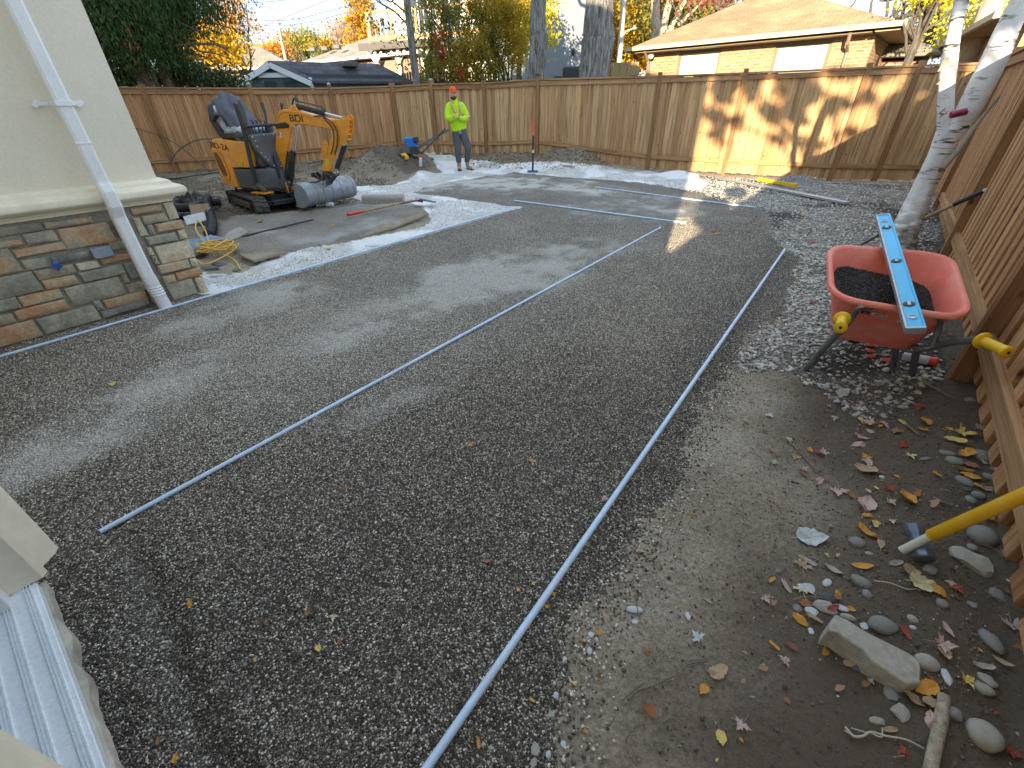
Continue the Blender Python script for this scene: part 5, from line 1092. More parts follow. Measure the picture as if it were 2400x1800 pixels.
pv = mb.build('paver', M_PAV, None, bevel=.004); pv.location = o0; single(pv, 'loose grey interlocking concrete paver lying on the soil at lower right', 'paver')
# reinforcing bar / cut branch
M_BRANCH = bark_mat('pale branch bark', (.22, .19, .14), (.46, .40, .30), (60, 60, 60), .6, .004)
a, b = GG(1800 + 1500 / 3.687, 1350 + 1060 / 3.687, .012), GG(1800 + 1360 / 3.687, 1350 + 1800 / 3.687, .012); o = MB().tube([(0, 0, 0), (b - a) * .35 + Vector((.003, 0, 0)), (b - a) * .7, b - a], [.0125, .0135, .013, .0135], 12).build('branch_piece', M_BRANCH, None, smooth=True); o.location = a; single(o, 'straight cut pale branch pointing to the bottom edge of the photo', 'branch')
# ---- rocks
M_ROCK = {'g': plain('grey river rock', (.235, .235, .225), .85, var=.16, scale=30, bump=.25, dirt=(.13, .11, .09), dirt_amt=.35, dscale=9), 'w': plain('white limestone rock', (.55, .58, .60), .9, var=.14, scale=22, bump=.6, dirt=(.3, .27, .22), dirt_amt=.3, dscale=9),
          't': plain('tan grey rock', (.36, .345, .30), .88, var=.14, scale=40, bump=.3, dirt=(.18, .15, .12), dirt_amt=.3, dscale=9), 'd': plain('dark slate rock', (.10, .105, .11), .8, var=.2, scale=20, bump=.4, dirt=(.2, .18, .15), dirt_amt=.3, dscale=9)}
def rock(px, py, wpx, hpx, rotd, col, label, smooth_=True, hr=.55, rough=.12, z0=0.0, seed=None, group=None, name='rock'):
    p = GG(px, py); D = math.sqrt(p.x ** 2 + p.y ** 2 + (CAMH - p.z) ** 2); depth = (CM @ np.array([p.x, p.y, p.z - CAMH]))[2]
    q1 = G(px + wpx / 2 * math.cos(R(rotd)), py + wpx / 2 * math.sin(R(rotd)), p.z); q0 = G(px - wpx / 2 * math.cos(R(rotd)), py - wpx / 2 * math.sin(R(rotd)), p.z)
    L_ = (q1 - q0).length; ang = math.atan2(q1.y - q0.y, q1.x - q0.x); W_ = hpx * depth / FPX * 1.05
    rs = random.Random(seed if seed is not None else int(px * 7 + py)); bm = bmesh.new(); bmesh.ops.create_icosphere(bm, subdivisions=3 if smooth_ else 2, radius=.5)
    off = Vector((rs.random() * 50, rs.random() * 50, rs.random() * 50))
    for v in bm.verts:
        nz = mn.noise(v.co * 2.2 + off) * rough * 1.6 + mn.noise(v.co * 5 + off) * rough * .5 * (0.4 if smooth_ else 1.6)
        if not smooth_:
            c = mn.cell_vector(v.co * 1.4 + off) if False else Vector((0, 0, 0))
        v.co *= (1 + nz); v.co.x *= L_; v.co.y *= W_; v.co.z *= min(L_, W_) * hr * 1.3
        if v.co.z > min(L_, W_) * hr * .48 and not smooth_: v.co.z = min(L_, W_) * hr * .48 + (v.co.z - min(L_, W_) * hr * .48) * .3
    me = bpy.data.meshes.new(name); bm.to_mesh(me); bm.free(); me.materials.append(M_ROCK[col])
    me.polygons.foreach_set('use_smooth', [smooth_] * len(me.polygons))
    o = bpy.data.objects.new(name, me); link(o); o.location = (p.x, p.y, p.z + min(L_, W_) * hr * .22 + z0); o.rotation_euler = (rs.uniform(-.12, .12), rs.uniform(-.12, .12), ang)
    return tag(o, label, 'rock', group)
def A2(x, y): return 1800 + x / 3.687, 900 + y / 3.687
def A3(x, y): return 1800 + x / 3.687, 1350 + y / 3.687
def A4(x, y): return 1200 + x / 3.687, 1350 + y / 3.687
RK = [  # crop, x, y, w, h, rot, colour, rounded, label
 (2, 1840, 1335, 310, 210, 30, 'g', 1, 'big smooth grey rock below the yellow hammer handle'), (2, 1760, 1540, 470, 190, 30, 't', 0, 'rough flat beige stone slab below the hammer handle'), (2, 1760, 1420, 110, 75, 25, 'g', 1, 'small dark rock between the smooth rock and the beige slab'),
 (2, 2150, 1350, 150, 80, 15, 'g', 1, 'grey rock against the right fence foot, below the handle'), (2, 765, 1380, 150, 110, 15, 'g', 1, 'egg shaped light grey rock left of the hammer head'), (2, 870, 1468, 70, 34, 5, 't', 1, 'small pinkish pebble left of the hammer head'),
 (2, 1395, 1610, 130, 90, 40, 'g', 1, 'dark rock just below the face of the hammer head'), (2, 1605, 675, 160, 90, 15, 'g', 1, 'rounded grey rock under the orange oval leaf'), (2, 1545, 605, 160, 60, 12, 'g', 1, 'flat dark grey rock left of the orange oval leaf'),
 (2, 1360, 650, 90, 36, -5, 'g', 1, 'small flat grey stone on dark soil below the yellow leaves'), (2, 1850, 640, 170, 130, 40, 'g', 1, 'large half buried grey rock near the fence boards'), (2, 1690, 850, 190, 90, 28, 'g', 1, 'long rounded grey rock above the hammer handle'),
 (2, 1925, 820, 180, 70, 25, 'g', 1, 'long narrow grey rock touching the fence foot'), (2, 1815, 970, 130, 80, 10, 'g', 1, 'pair rock with light top just above the yellow handle'), (2, 1750, 1010, 80, 80, 0, 'g', 1, 'small round rock left of the pair rock above the handle'),
 (2, 1720, 915, 90, 50, 10, 'd', 1, 'dark small rock under the long rounded rock'), (2, 1870, 890, 70, 60, 0, 'd', 1, 'dark purple grey rock among leaves near the fence'), (2, 985, 810, 60, 36, 10, 'w', 1, 'small white oval pebble on the soil between leaves'),
 (2, 570, 130, 90, 50, 10, 'g', 1, 'grey stone at the tip of the crushed stone patch'), (2, 1990, 935, 110, 70, 20, 'd', 1, 'dark rock wedged between fence and yellow handle'), (2, 2050, 1130, 120, 60, 20, 'g', 1, 'rock under the yellow handle near the fence'),
 (2, 1745, 150, 120, 90, 20, 'g', 0, 'rough rock in dark soil by the wheelbarrow fence post'),
 (3, 1850, 1390, 400, 250, 52, 't', 1, 'large smooth pale oval cobble near the lower right corner'), (3, 1600, 1190, 190, 110, 45, 'g', 1, 'flat grey cobble touching the top of the cut branch'), (3, 1865, 985, 190, 100, 18, 't', 1, 'pale flat oval cobble right of the paver'),
 (3, 1890, 905, 220, 90, 30, 't', 0, 'rough wedge stone above the pale oval cobble'), (3, 1920, 570, 290, 120, 52, 'g', 1, 'long speckled grey cobble near the right edge'), (3, 980, 435, 240, 150, 8, 'g', 1, 'rounded grey cobble touching the upper side of the paver'),
 (3, 1365, 760, 210, 150, 12, 't', 1, 'rounded beige cobble at the right end of the paver'), (3, 1535, 870, 110, 140, 20, 'w', 0, 'white angular stone right of the paver'), (3, 1140, 1180, 200, 130, 25, 't', 0, 'speckled flat stone below the paver'),
 (3, 935, 1250, 140, 60, 5, 't', 0, 'small flat grey chip below the paver'), (3, 1060, 1015, 140, 100, 15, 'g', 0, 'grey rock tucked under the lower end of the paver'), (3, 800, 60, 210, 110, 25, 'g', 1, 'upper speckled cobble above the paver'),
 (3, 850, 160, 90, 90, 20, 'g', 1, 'small round cobble just below the upper speckled cobble'), (3, 1245, 378, 100, 70, 15, 't', 1, 'small tan cobble alone on dark soil above the paver'), (3, 1500, 245, 130, 80, 22, 'g', 1, 'knobbly grey cobble below the pale yellow leaf'),
 (3, 1970, 170, 170, 130, 25, 'g', 0, 'angular grey rock at the right edge above the speckled cobble'), (3, 515, 190, 190, 80, 15, 'd', 1, 'dark slim rock above the left end of the paver'), (3, 375, 315, 120, 90, 10, 'w', 0, 'white chip left of the paver end'),
 (3, 500, 280, 220, 110, 20, 't', 0, 'beige broken stone right above the left end of the paver'), (3, 640, 280, 130, 60, 15, 'w', 0, 'pale flat chip above the paver'), (3, 830, 435, 100, 70, 25, 'w', 0, 'small white chip between paver and cobble'),
 (3, 250, 285, 90, 90, 30, 'g', 1, 'grey pebble at the edge of the stone cluster'), (3, 340, 110, 160, 90, 5, 'w', 0, 'white flat stone under the pale maple leaf'), (3, 510, 65, 80, 90, 40, 'w', 1, 'white pebble beside the upper cobble'),
 (3, 695, 365, 150, 60, 15, 't', 1, 'smooth beige stone behind the paver top corner'), (3, 370, 478, 60, 60, 20, 'w', 0, 'tiny white triangle stone left of the paver'), (3, 1250, 447, 60, 34, 5, 'w', 1, 'tiny white pebble below the small tan cobble'), (3, 765, 790, 100, 90, 30, 'd', 0, 'dark chip behind the brown leaf at the paver side'),
 (3, 2170, 420, 120, 140, 30, 't', 0, 'mossy tan rock cut by the right edge of the photo'), (3, 1760, 250, 70, 60, 0, 'g', 0, 'small grey stone in dark soil at right'), (3, 90, 760 - 800, 60, 40, 0, 'g', 1, 'grey pebble near the top left leaves'),
 (4, 1060, 295, 150, 60, 5, 'w', 1, 'half buried pale flat stone under a thin twig'), (4, 1062, 402, 60, 46, 0, 'w', 1, 'white pebble below the half buried pale stone'), (4, 900, 150, 55, 52, 10, 'g', 1, 'grey pebble at the dark gravel edge near the top twig'),
 (4, 1520, 348, 42, 70, 10, 'w', 0, 'white stone standing alone on bare soil'), (4, 205, 1490, 80, 115, 10, 't', 0, 'largest pale stone at the gravel edge near the bottom'), (4, 380, 1035, 52, 55, 10, 'w', 1, 'white pebble in the gravel edge'), (4, 350, 1195, 70, 100, 60, 't', 0, 'triangular stone in the spilled gravel edge'),
 (4, 315, 1545, 50, 60, 30, 'w', 1, 'bluish pebble beside the largest pale stone'), (4, 445, 1460, 60, 50, 30, 'w', 1, 'pale pebble near the bottom of the gravel edge'), (4, 670, 650, 45, 65, 10, 'w', 1, 'white oval pebble in the upper gravel edge'), (4, 455, 730, 45, 60, 10, 'w', 1, 'pale oval pebble beside the round tan one'),
 (4, 582, 700, 44, 50, 0, 't', 1, 'round tan pebble in the upper gravel edge'), (4, 185, 1620, 60, 90, 30, 't', 0, 'pale stone at the bottom edge of the photo'), (4, 685, 510, 52, 52, 30, 'w', 0, 'pale angular pebble beside the curled brown leaf')]
for c, x, y, w, h, rt, col, rd, lb in RK:
    px, py = (A2, A3, A4)[c - 2](x, y); rock(px, py, w / 3.687, h / 3.687, rt, col, lb, bool(rd), hr=.55 if rd else .4, rough=.10 if rd else .28)
def A5(x, y): return 400 + x / 3.687, 380 + y / 3.687
rock(*A5(560, 655), 57, 30, -20, 't', 'white grey broken concrete chunk lying on the black rod', False, .7, .25, name='concrete_chunk')
for x, y, w, h, r_, lb in ((330, 925, 52, 22, 8, 'largest dark slate slab below the yellow cord'), (430, 890, 36, 16, 10, 'dark slate piece half under the yellow cord'), (395, 985, 36, 13, -8, 'pale bluish slate slab nearest the house corner'), (245, 790, 26, 34, 60, 'dark slate leaning at the quoin stones'), (560, 940, 16, 10, 20, 'small slate chip right of the yellow cord')):
    rock(*A5(x, y), w, h, r_, 'w' if 'pale' in lb else 'd', lb, False, .35, .2)
rock(1238 + 95, 391, 32, 12, 0, 't', 'flat pale stone at the foot of the small soil heap', False, .4, .2)
# long concrete block and shovel by the bucket
a, b = GG(852, 476, .05), GG(948, 474, .05); o = MB(); d = b - a
o.prism([(-.075, -.07), (.07, -.075), (.08, .03), (.05, .07), (-.05, .075), (-.08, .02)], (0, 0, 0), d.normalized().cross(Vector((0, 0, 1))), (0, 0, 1), d); o = o.build('concrete_block', M_ROCK['t'], None, bevel=.012); o.location = a; single(o, 'long grey concrete block lying between the excavator bucket and shovel', 'concrete block')
# shovel: red grip, wood shaft, steel blade
g0, g1, g2, g3, g4 = GG(817, 512, .05), GG(852, 506, .06), GG(942, 489, .08), GG(977, 486, .09), GG(1008, 484, .06)
sv = empty('shovel', g0, 0, 'shovel with red grip and wooden shaft lying on the sand', 'shovel'); M_SHAFT = wood_mat('ash handle', [(.42, .30, .17), (.46, .33, .19)], knots=False, axis='X')
MB().tube([(0, 0, 0), g1 - g0], [.021, .019], 12).build('grip', plain('red plastic grip', (.62, .02, .04), .4), sv, smooth=True); MB().tube([g1 - g0, g2 - g0], .016, 12).build('shaft', M_SHAFT, sv, smooth=True)
MB().tube([g2 - g0, g3 - g0 + Vector((0, 0, .01)), (g3.lerp(g4, .5) - g0)], [.019, .016, .012], 12).build('socket', plain('rusty socket', (.25, .15, .10), .7), sv, smooth=True)
mb = MB(); bd = (g4 - g3).normalized(); bs = bd.cross(Vector((0, 0, 1))).normalized()
for i in range(7):
    for j in range(7):
        u = i / 6; v = (j / 6 - .5) * 2; wv = .12 * (1 - .35 * u ** 3); p = (g3 - g0) + bd * (.02 + u * .29) + bs * v * wv + Vector((0, 0, .03 * v * v - .02 * u + .02)); mb.v.append(tuple(p))
for i in range(6):
    for j in range(6): q = i * 7 + j; mb.f.append((q, q + 1, q + 8, q + 7)); mb.m.append(0)
o = mb.build('blade', M_STEEL, sv, smooth=True); o.modifiers.new('t', 'SOLIDIFY').thickness = .004
# black rod, white can, plywood edges
rod('steel_rod', GG(532, 567, .02), GG(735, 520, .03), .011, M_BLK, 'thin black rod lying over the sand beside the concrete chunk', 'rod')
o = MB().lathe([(.0, 0), (.03, 0), (.033, .005), (.033, .11), (.026, .12), (.0, .12)], (0, 0, 0), 16, rot=Matrix.Rotation(R(90), 3, 'Y') @ Matrix.Rotation(R(0), 3, 'Z')).build('can', plain('white can', (.6, .64, .68), .4), None, smooth=True); o.location = GG(765, 485, .035); single(o, 'small white can lying on stones below the excavator bucket', 'can')
M_PLY = plain('plywood edge', (.27, .21, .14), .9, var=.2, scale=30, dirt=(.4, .38, .35), dirt_amt=.5)
def sheet(name, pts, z, th, mat, label, cat):
    ps = [GG(x, y) for x, y in pts]; zz = [p.z + zz_ for p, zz_ in zip(ps, z)]; o0 = ps[0].copy(); n = len(ps); mb = MB()
    mb.v = [(p.x - o0.x, p.y - o0.y, q - o0.z) for p, q in zip(ps, zz)] + [(p.x - o0.x, p.y - o0.y, q - th - o0.z) for p, q in zip(ps, zz)]
    mb.f = [tuple(range(n)), tuple(range(n, 2 * n))[::-1]] + [(i, (i + 1) % n, n + (i + 1) % n, n + i) for i in range(n)]; mb.m = [0] * (n + 2)
    o = mb.build(name, mat, None); o.location = o0; return single(o, label, cat)
sheet('plywood_sheet', [(563, 606), (598, 622), (672, 601), (652, 590)], [.05, .05, .05, .03], .022, M_PLY, 'corner of a sand covered plywood sheet next to the yellow cord', 'plywood')
sheet('plywood_sheet', [(840, 562), (925, 540), (1004, 512), (1000, 506), (912, 530)], [.03, .04, .06, .06, .04], .022, M_PLY, 'edge of a sand covered plywood sheet below the shovel', 'plywood')
# corrugated drain pipe, bags, box
M_COR = plain('black corrugated pipe', (.022, .023, .027), .42, var=.1, dirt=(.16, .15, .14), dirt_amt=.2)
def corr(ctrl, r, label):
    pts = curve_pts(ctrl, 14); tot = [pts[0]]
    for p in pts[1:]:
        while (p - tot[-1]).length > .009: tot.append(tot[-1] + (p - tot[-1]).normalized() * .009)
    rad = [r + (.0055 if (i // 1) % 2 else -.0045) for i in range(len(tot))]; o0 = tot[0].copy()
    o = MB().tube([p - o0 for p in tot], rad, 18).build('drain_pipe', M_COR, None, smooth=True, autos=180); o.location = o0; return single(o, label, 'drain pipe')
corr([GG(*A5(40, 430), .05), GG(*A5(200, 425), .06), GG(*A5(330, 405), .09), GG(*A5(450, 395), .10)], .06, 'black corrugated drain pipe lying in the back of the rubbish pile by the house')
corr([GG(*A5(55, 500), .05), GG(*A5(120, 498), .05), GG(*A5(190, 500), .05)], .05, 'short end of black corrugated pipe right beside the house corner')
corr([GG(*A5(345, 660), .05), GG(*A5(372, 600), .06), GG(*A5(372, 520), .10), GG(*A5(350, 460), .16), GG(*A5(365, 430), .2)], .055, 'black corrugated drain pipe standing curved in front of the rubbish pile')
def crumple(name, cx, cy, w, d_, h, mat, label, cat, seed, folds=.5):
    p = GG(cx, cy); mb = MB(); n = 22; rs = random.Random(seed); off = Vector((rs.random() * 9, rs.random() * 9, 0))
    for i in range(n + 1):
        for j in range(n + 1):
            u = i / n * 2 - 1; v = j / n * 2 - 1; r = max(abs(u), abs(v)); q = Vector((u, v, 0)) * 1.6 + off
            z = h * (1 - r ** 3) * (.55 + folds * (abs(mn.noise(q * 1.3)) * 2 + abs(mn.noise(q * 3.1)) * .8)); mb.v.append((u * w / 2 + mn.noise(q) * .1 * w, v * d_ / 2 + mn.noise(q + Vector((5, 0, 0))) * .1 * d_, z))
    for i in range(n):
        for j in range(n): a = i * (n + 1) + j; mb.f.append((a, a + 1, a + n + 2, a + n + 1)); mb.m.append(0)
    o = mb.build(name, mat, None, smooth=True, autos=60); o.location = (p.x, p.y, p.z - .01); return single(o, label, cat)
M_BAG = plain('black plastic', (.02, .021, .025), .22, var=.1, spec=.6); M_TARP = plain('blue grey bag', (.20, .29, .40), .55, var=.2, scale=9, bump=.2, dirt=(.3, .33, .36), dirt_amt=.4)
crumple('plastic_bag', *A5(240, 400), .60, .5, .26, M_BAG, 'crumpled black plastic bag behind the corrugated pipes', 'bag', 3)
crumple('plastic_bag', *A5(60, 410), .5, .5, .2, M_BAG, 'black plastic heap partly hidden by the house corner', 'bag', 8)
o = crumple('paper_sack', *A5(290, 700), .26, .50, .10, M_TARP, 'dusty blue grey sack under the yellow cord', 'sack', 5, .35); o.rotation_euler.z = R(-35)
p = GG(*A5(285, 520)); bx = empty('cardboard_box', (p.x, p.y, p.z + .06), R(20), 'open cardboard box with white flap leaning on the corrugated pipe', 'box')
M_CARD = plain('cardboard', (.36, .24, .16), .85); MB().box((0, .05, .08), (.24, .012, .2), Matrix.Rotation(R(-30), 3, 'X')).build('side', M_CARD, bx); MB().box((.1, 0, .04), (.012, .2, .16), Matrix.Rotation(R(20), 3, 'Y')).build('side', M_CARD, bx)
MB().box((-.05, -.12, .02), (.26, .17, .008), Matrix.Rotation(R(32), 3, 'X') @ Matrix.Rotation(R(14), 3, 'Z')).build('flap', plain('white print card', (.52, .56, .58), .5, var=.15, scale=20), bx)
# yellow cord: loops
cp = []; rs = random.Random(4); c0 = GG(*A5(440, 800), .04)
ctrl = [GG(*A5(230, 860), .02), GG(*A5(330, 905), .03)]
for k in range(26):
    a = k * 2.35 + rs.random(); rx = .16 + .10 * rs.random(); ry = .12 + .07 * rs.random(); ctrl.append(Vector((c0.x + rx * math.cos(a), c0.y + ry * math.sin(a), c0.z + .02 + .07 * rs.random())))
ctrl += [GG(*A5(330, 780), .12), GG(*A5(275, 720), .18), GG(*A5(300, 675), .24), GG(*A5(350, 720), .18), GG(*A5(380, 800), .06), GG(*A5(520, 850), .04), GG(*A5(570, 880), .02), GG(*A5(605, 940), .015)]
pts = curve_pts(ctrl, 8); o0 = pts[0].copy(); o = MB().tube([p - o0 for p in pts], .007, 7).build('extension_cord', plain('yellow cord', (.72, .46, .09), .5, var=.1), None, smooth=True, autos=180); o.location = o0; single(o, 'tangled yellow extension cord beside the stone house corner', 'cord')
# cables by the left fence
def cable(name, ctrl, r, mat, label, cat):
    pts = curve_pts(ctrl, 8); o0 = pts[0].copy(); o = MB().tube([p - o0 for p in pts], r, 8).build(name, mat, None, smooth=True, autos=180); o.location = o0; return single(o, label, cat)
def atf(cx, cy, off):                                   # point in front of the left fence, crop 1 coordinates
    px, py = cx / 3.687, cy / 3.687; s, z = VP(px, py, LF0 + np.array(lnd) * off, LFD); q = LF0 + np.array(lnd) * off + LFD * s; return Vector((q[0], q[1], z))
M_GREYC = plain('grey conduit', (.11, .105, .10), .6)
cable('conduit', [atf(1475, 1420, .5), atf(1500, 1350, .5), atf(1580, 1270, .5), atf(1700, 1212, .5), atf(1830, 1200, .5), atf(1950, 1215, .6)], .016, M_GREYC, 'grey bent conduit arching in front of the left fence', 'conduit')
cable('cable', [atf(1150, 1100, .4), atf(1260, 1135, .4), atf(1400, 1180, .4), atf(1560, 1270, .45), atf(1700, 1390, .5), atf(1850, 1510, .6)], .010, M_BLK, 'thin black cable hanging slanted before the left fence', 'cable')
cable('cable', [GG(1380 / 3.687, 1555 / 3.687, .03), GG(1520 / 3.687, 1550 / 3.687, .02), GG(1640 / 3.687, 1545 / 3.687, .05), GG(1760 / 3.687, 1515 / 3.687, .02), GG(1900 / 3.687, 1500 / 3.687, .03)], .014, M_BLK, 'black cable lying on the soil at the foot of the left fence', 'cable')
# reciprocating saw on the soil pile
def A6(x, y): return 500 + x / 3.687, y / 3.687
p = GG(*A6(1640, 1370), .05); sw = empty('power_saw', p, R(-18), 'yellow and black power saw lying on the big soil pile', 'saw')
M_YT = plain('tool yellow', (.82, .46, .01), .4); MB().tube([(-.02, 0, .02), (.06, 0, .03), (.12, -.02, .0)], [.035, .045, .04], 10).build('motor_body', M_YT, sw, smooth=True); MB().box((.12, -.03, -.03), (.07, .09, .07)).build('battery', M_YT, sw, bevel=.01)
MB().tube([(-.02, 0, .02), (-.10, 0, .03), (-.17, 0, .035)], [.035, .03, .022], 10).build('boot', M_BLK, sw, smooth=True); MB().bar((-.17, 0, .035), (-.36, .02, .06), .004, .02).build('blade', M_CHR, sw)
# marking paint can upright on the pile
def spray(px, py, label, lying=0, col=(.80, .08, .03), h=.20, dz=0.0, r=.033):
    p = GG(px, py, dz); e = empty('spray_can', p, R(lying and 35), label, 'spray can'); rot = Matrix.Rotation(R(78), 3, 'X') if lying else Matrix.Rotation(R(8), 3, 'Y')
    MB().lathe([(0, 0), (r, 0), (r, h * .72), (r * .8, h * .78), (0, h * .78)], (0, 0, r if lying else 0), 16, rot=rot).build('body', plain('white can body', (.62, .60, .64), .35, var=.1, scale=25), e, smooth=True)
    MB().lathe([(r * .8, h * .78), (r * .95, h * .8), (r * .95, h), (0, h * 1.02)], (0, 0, r if lying else 0), 16, rot=rot).build('cap', plain('orange cap', col, .4), e, smooth=True)
spray(*A6(1790, 1430), 'white spray can with red orange cap standing on the soil pile', 0, h=.26, dz=-.02, r=.04)
spray(*(1850 + 870 / 3.318, 450 + 1310 / 3.318), 'orange and white marking spray can lying under the wheelbarrow', 1, h=.15, r=.026)
M_OPAINT = plain('orange marking paint', (.75, .09, .03), .7)
for x, y, w, lb_ in ((630, 1200, .035, 'upper left'), (630, 1250, .03, 'middle left'), (625, 1290, .032, 'lower left'), (750, 1320, .035, 'right hand'), (700, 1190, .025, 'smallest')):
    p = GG(1850 + x / 3.318, 450 + y / 3.318, .012); o = MB().lathe([(0, -.004), (w * .8, -.002), (w, 0), (w * .6, .006), (0, .008)], (0, 0, 0), 9).build('paint_spot', M_OPAINT, None, smooth=True); o.location = p; o.scale = (1, .6, 1); tag(o, lb_ + ' blotch of orange marking paint on stones under the wheelbarrow', 'paint mark', 'orange marking paint blotches')
# blue compactor by the back fence corner
p = GG(*A6(1720, 1350)); cpn = empty('plate_compactor', (p.x, p.y, p.z + .02), R(15), 'blue engined plate compactor with long handle beside the soil pile', 'compactor')
M_EBL = plain('engine blue', (.02, .16, .55), .4); MB().box((0, 0, .28), (.30, .26, .22)).build('engine', M_EBL, cpn, bevel=.03); MB().box((.12, -.14, .34), (.12, .08, .12)).build('fuel_tank', M_BLK, cpn, bevel=.02)
MB().box((0, 0, .06), (.46, .36, .04)).build('base_plate', M_BLK, cpn, bevel=.01); MB().cyl((-.16, -.17, .14), (-.16, -.11, .14), .11, 18).build('belt_cover', M_GREYC, cpn, smooth=True); MB().box((0, .0, .13), (.34, .28, .1)).build('frame', M_BLK, cpn, bevel=.01)
for y in (-.14, .14): MB().tube(curve_pts([(.12, y, .12), (.45, y, .30), (.95, y * .9, .52)], 4), .014, 8).build('handle', M_GREYC, cpn, smooth=True)
MB().cyl((.95, -.13, .52), (.95, .13, .52), .014, 8).build('handle_bar', M_GREYC, cpn)
for y in (.0,): MB().tube([(.2, -.25, .04), (.45, -.3, .25), (.85, -.2, .56)], .016, 8).build('lift_handle', M_BLK, cpn, smooth=True)
# upright tamper with orange grip
def A7(x, y): return 1100 + x / 3.687, y / 3.687
p = GG(*A7(548, 1485), .01); top = VP(*A7(549, 1045), (p.x, p.y), (1, 0)); h = top[1] - p.z; tm = empty('hand_tamper', p, 0, 'hand tamper with orange grip and blue foot standing upright before the back fence', 'tamper')
MB().cyl((0, 0, .02), (0, 0, h * .72), .022, 10).build('shaft', M_BLK, tm, smooth=True); MB().cyl((0, 0, h * .72), (0, 0, h), .026, 10).build('grip', plain('orange grip', (.72, .14, .05), .5), tm, smooth=True)
MB().cyl((0, 0, h * .38), (0, 0, h * .44), .024, 10).build('label_band', M_STW, tm); MB().box((0, 0, .012), (.24, .22, .014)).build('foot', plain('blue foot', (.03, .18, .42), .5), tm, bevel=.003)
# rake handle near the birch and pole leaning on the right fence
def A8(x, y): return 2000 + x / 2.9625, y / 2.9625
a = G(*A8(435, 1540), .28); b = G(*A8(700, 1420), .52); c = G(*A8(905, 1325), .66)
rk_ = empty('digging_bar', a, 0, 'wooden handle with black grip leaning on the lower part of the right fence', 'handle'); MB().cyl((0, 0, 0), b - a, .016, 12).build('shaft', M_SHAFT, rk_, smooth=True); MB().cyl(b - a, c - a, .019, 12).build('grip', M_BLK, rk_, smooth=True); MB().cyl(c - a, c - a + (c - b).normalized() * .03, .014, 10).build('tip', M_STW, rk_)
a = G(2030, 567, .05); b = G(2092, 532, .1); rod('iron_bar', a - (b - a) * .25, b, .014, M_BLK, 'dark metal bar behind the wheelbarrow, pointing to the birch foot', 'bar')
a_ = AT(*A8(1010, 675), 6.3); b_ = AT(*A8(610, 1180), 5.2); o = MB().tube([(0, 0, 0), (b_ - a_) * .4 + Vector((0, 0, .02)), (b_ - a_) * .75 + Vector((.01, 0, -.01)), b_ - a_], [.012, .017, .021, .023], 8).build('cut_pole', plain('weathered pole', (.20, .165, .12), .9), None, smooth=True); o.location = a_; single(o, 'thin weathered pole leaning from behind the birch to the right fence', 'pole')
# ================================================================ fallen leaves and twigs
def leaf_colour(name, c): return plain('leaf ' + name, c, .7, var=.22, scale=60, bump=.15, dirt=tuple(x * .55 for x in c), dirt_amt=.5, dscale=45)
LC = {'tan': leaf_colour('tan', (.42, .30, .19)), 'pink': leaf_colour('pink', (.52, .36, .33)), 'yellow': leaf_colour('yellow', (.66, .50, .14)), 'pale': leaf_colour('pale', (.62, .55, .33)), 'orange': leaf_colour('orange', (.62, .30, .045)),
      'brown': leaf_colour('brown', (.30, .145, .06)), 'red': leaf_colour('red', (.36, .055, .03)), 'white': leaf_colour('white', (.52, .56, .56)), 'grey': leaf_colour('grey', (.40, .37, .33))}
def leaf_shape(kind, rs):
    if kind == 'maple':
        tips = [(-150, .55), (-128, .42), (-100, .80), (-78, .36), (-62, .58), (-46, .30), (-30, .72), (-14, .40), (0, 1.0), (14, .40), (30, .72), (46, .30), (62, .58), (78, .36), (100, .80), (128, .42), (150, .55), (172, .16), (-172, .16)]
        tips = [(-172, .14), (-150, .52), (-125, .30), (-98, .82), (-86, .52), (-70, .66), (-50, .27), (-34, .60), (-20, .56), (-10, .72), (0, 1.0), (10, .72), (20, .56), (34, .60), (50, .27), (70, .66), (86, .52), (98, .82), (125, .30), (150, .52), (172, .14)]
        return [(r * math.sin(R(a)) * .62, r * math.cos(R(a)) * .58) for a, r in tips]
    if kind == 'oval':
        n = 26; w0 = rs.uniform(.22, .36); return [(w0 * math.sin(t) * (1 + .16 * (i % 2) + rs.uniform(-.14, .14)) * (1 - .25 * math.cos(t)), .5 * math.cos(t) * (1 + rs.uniform(-.05, .05)) + (.08 if i == 0 else 0)) for i, t in enumerate([2 * math.pi * i / n for i in range(n)])]
    n = 14; return [(.17 * math.sin(t) * (1 + .15 * rs.random()), .5 * math.cos(t)) for t in [2 * math.pi * i / n for i in range(n)]]
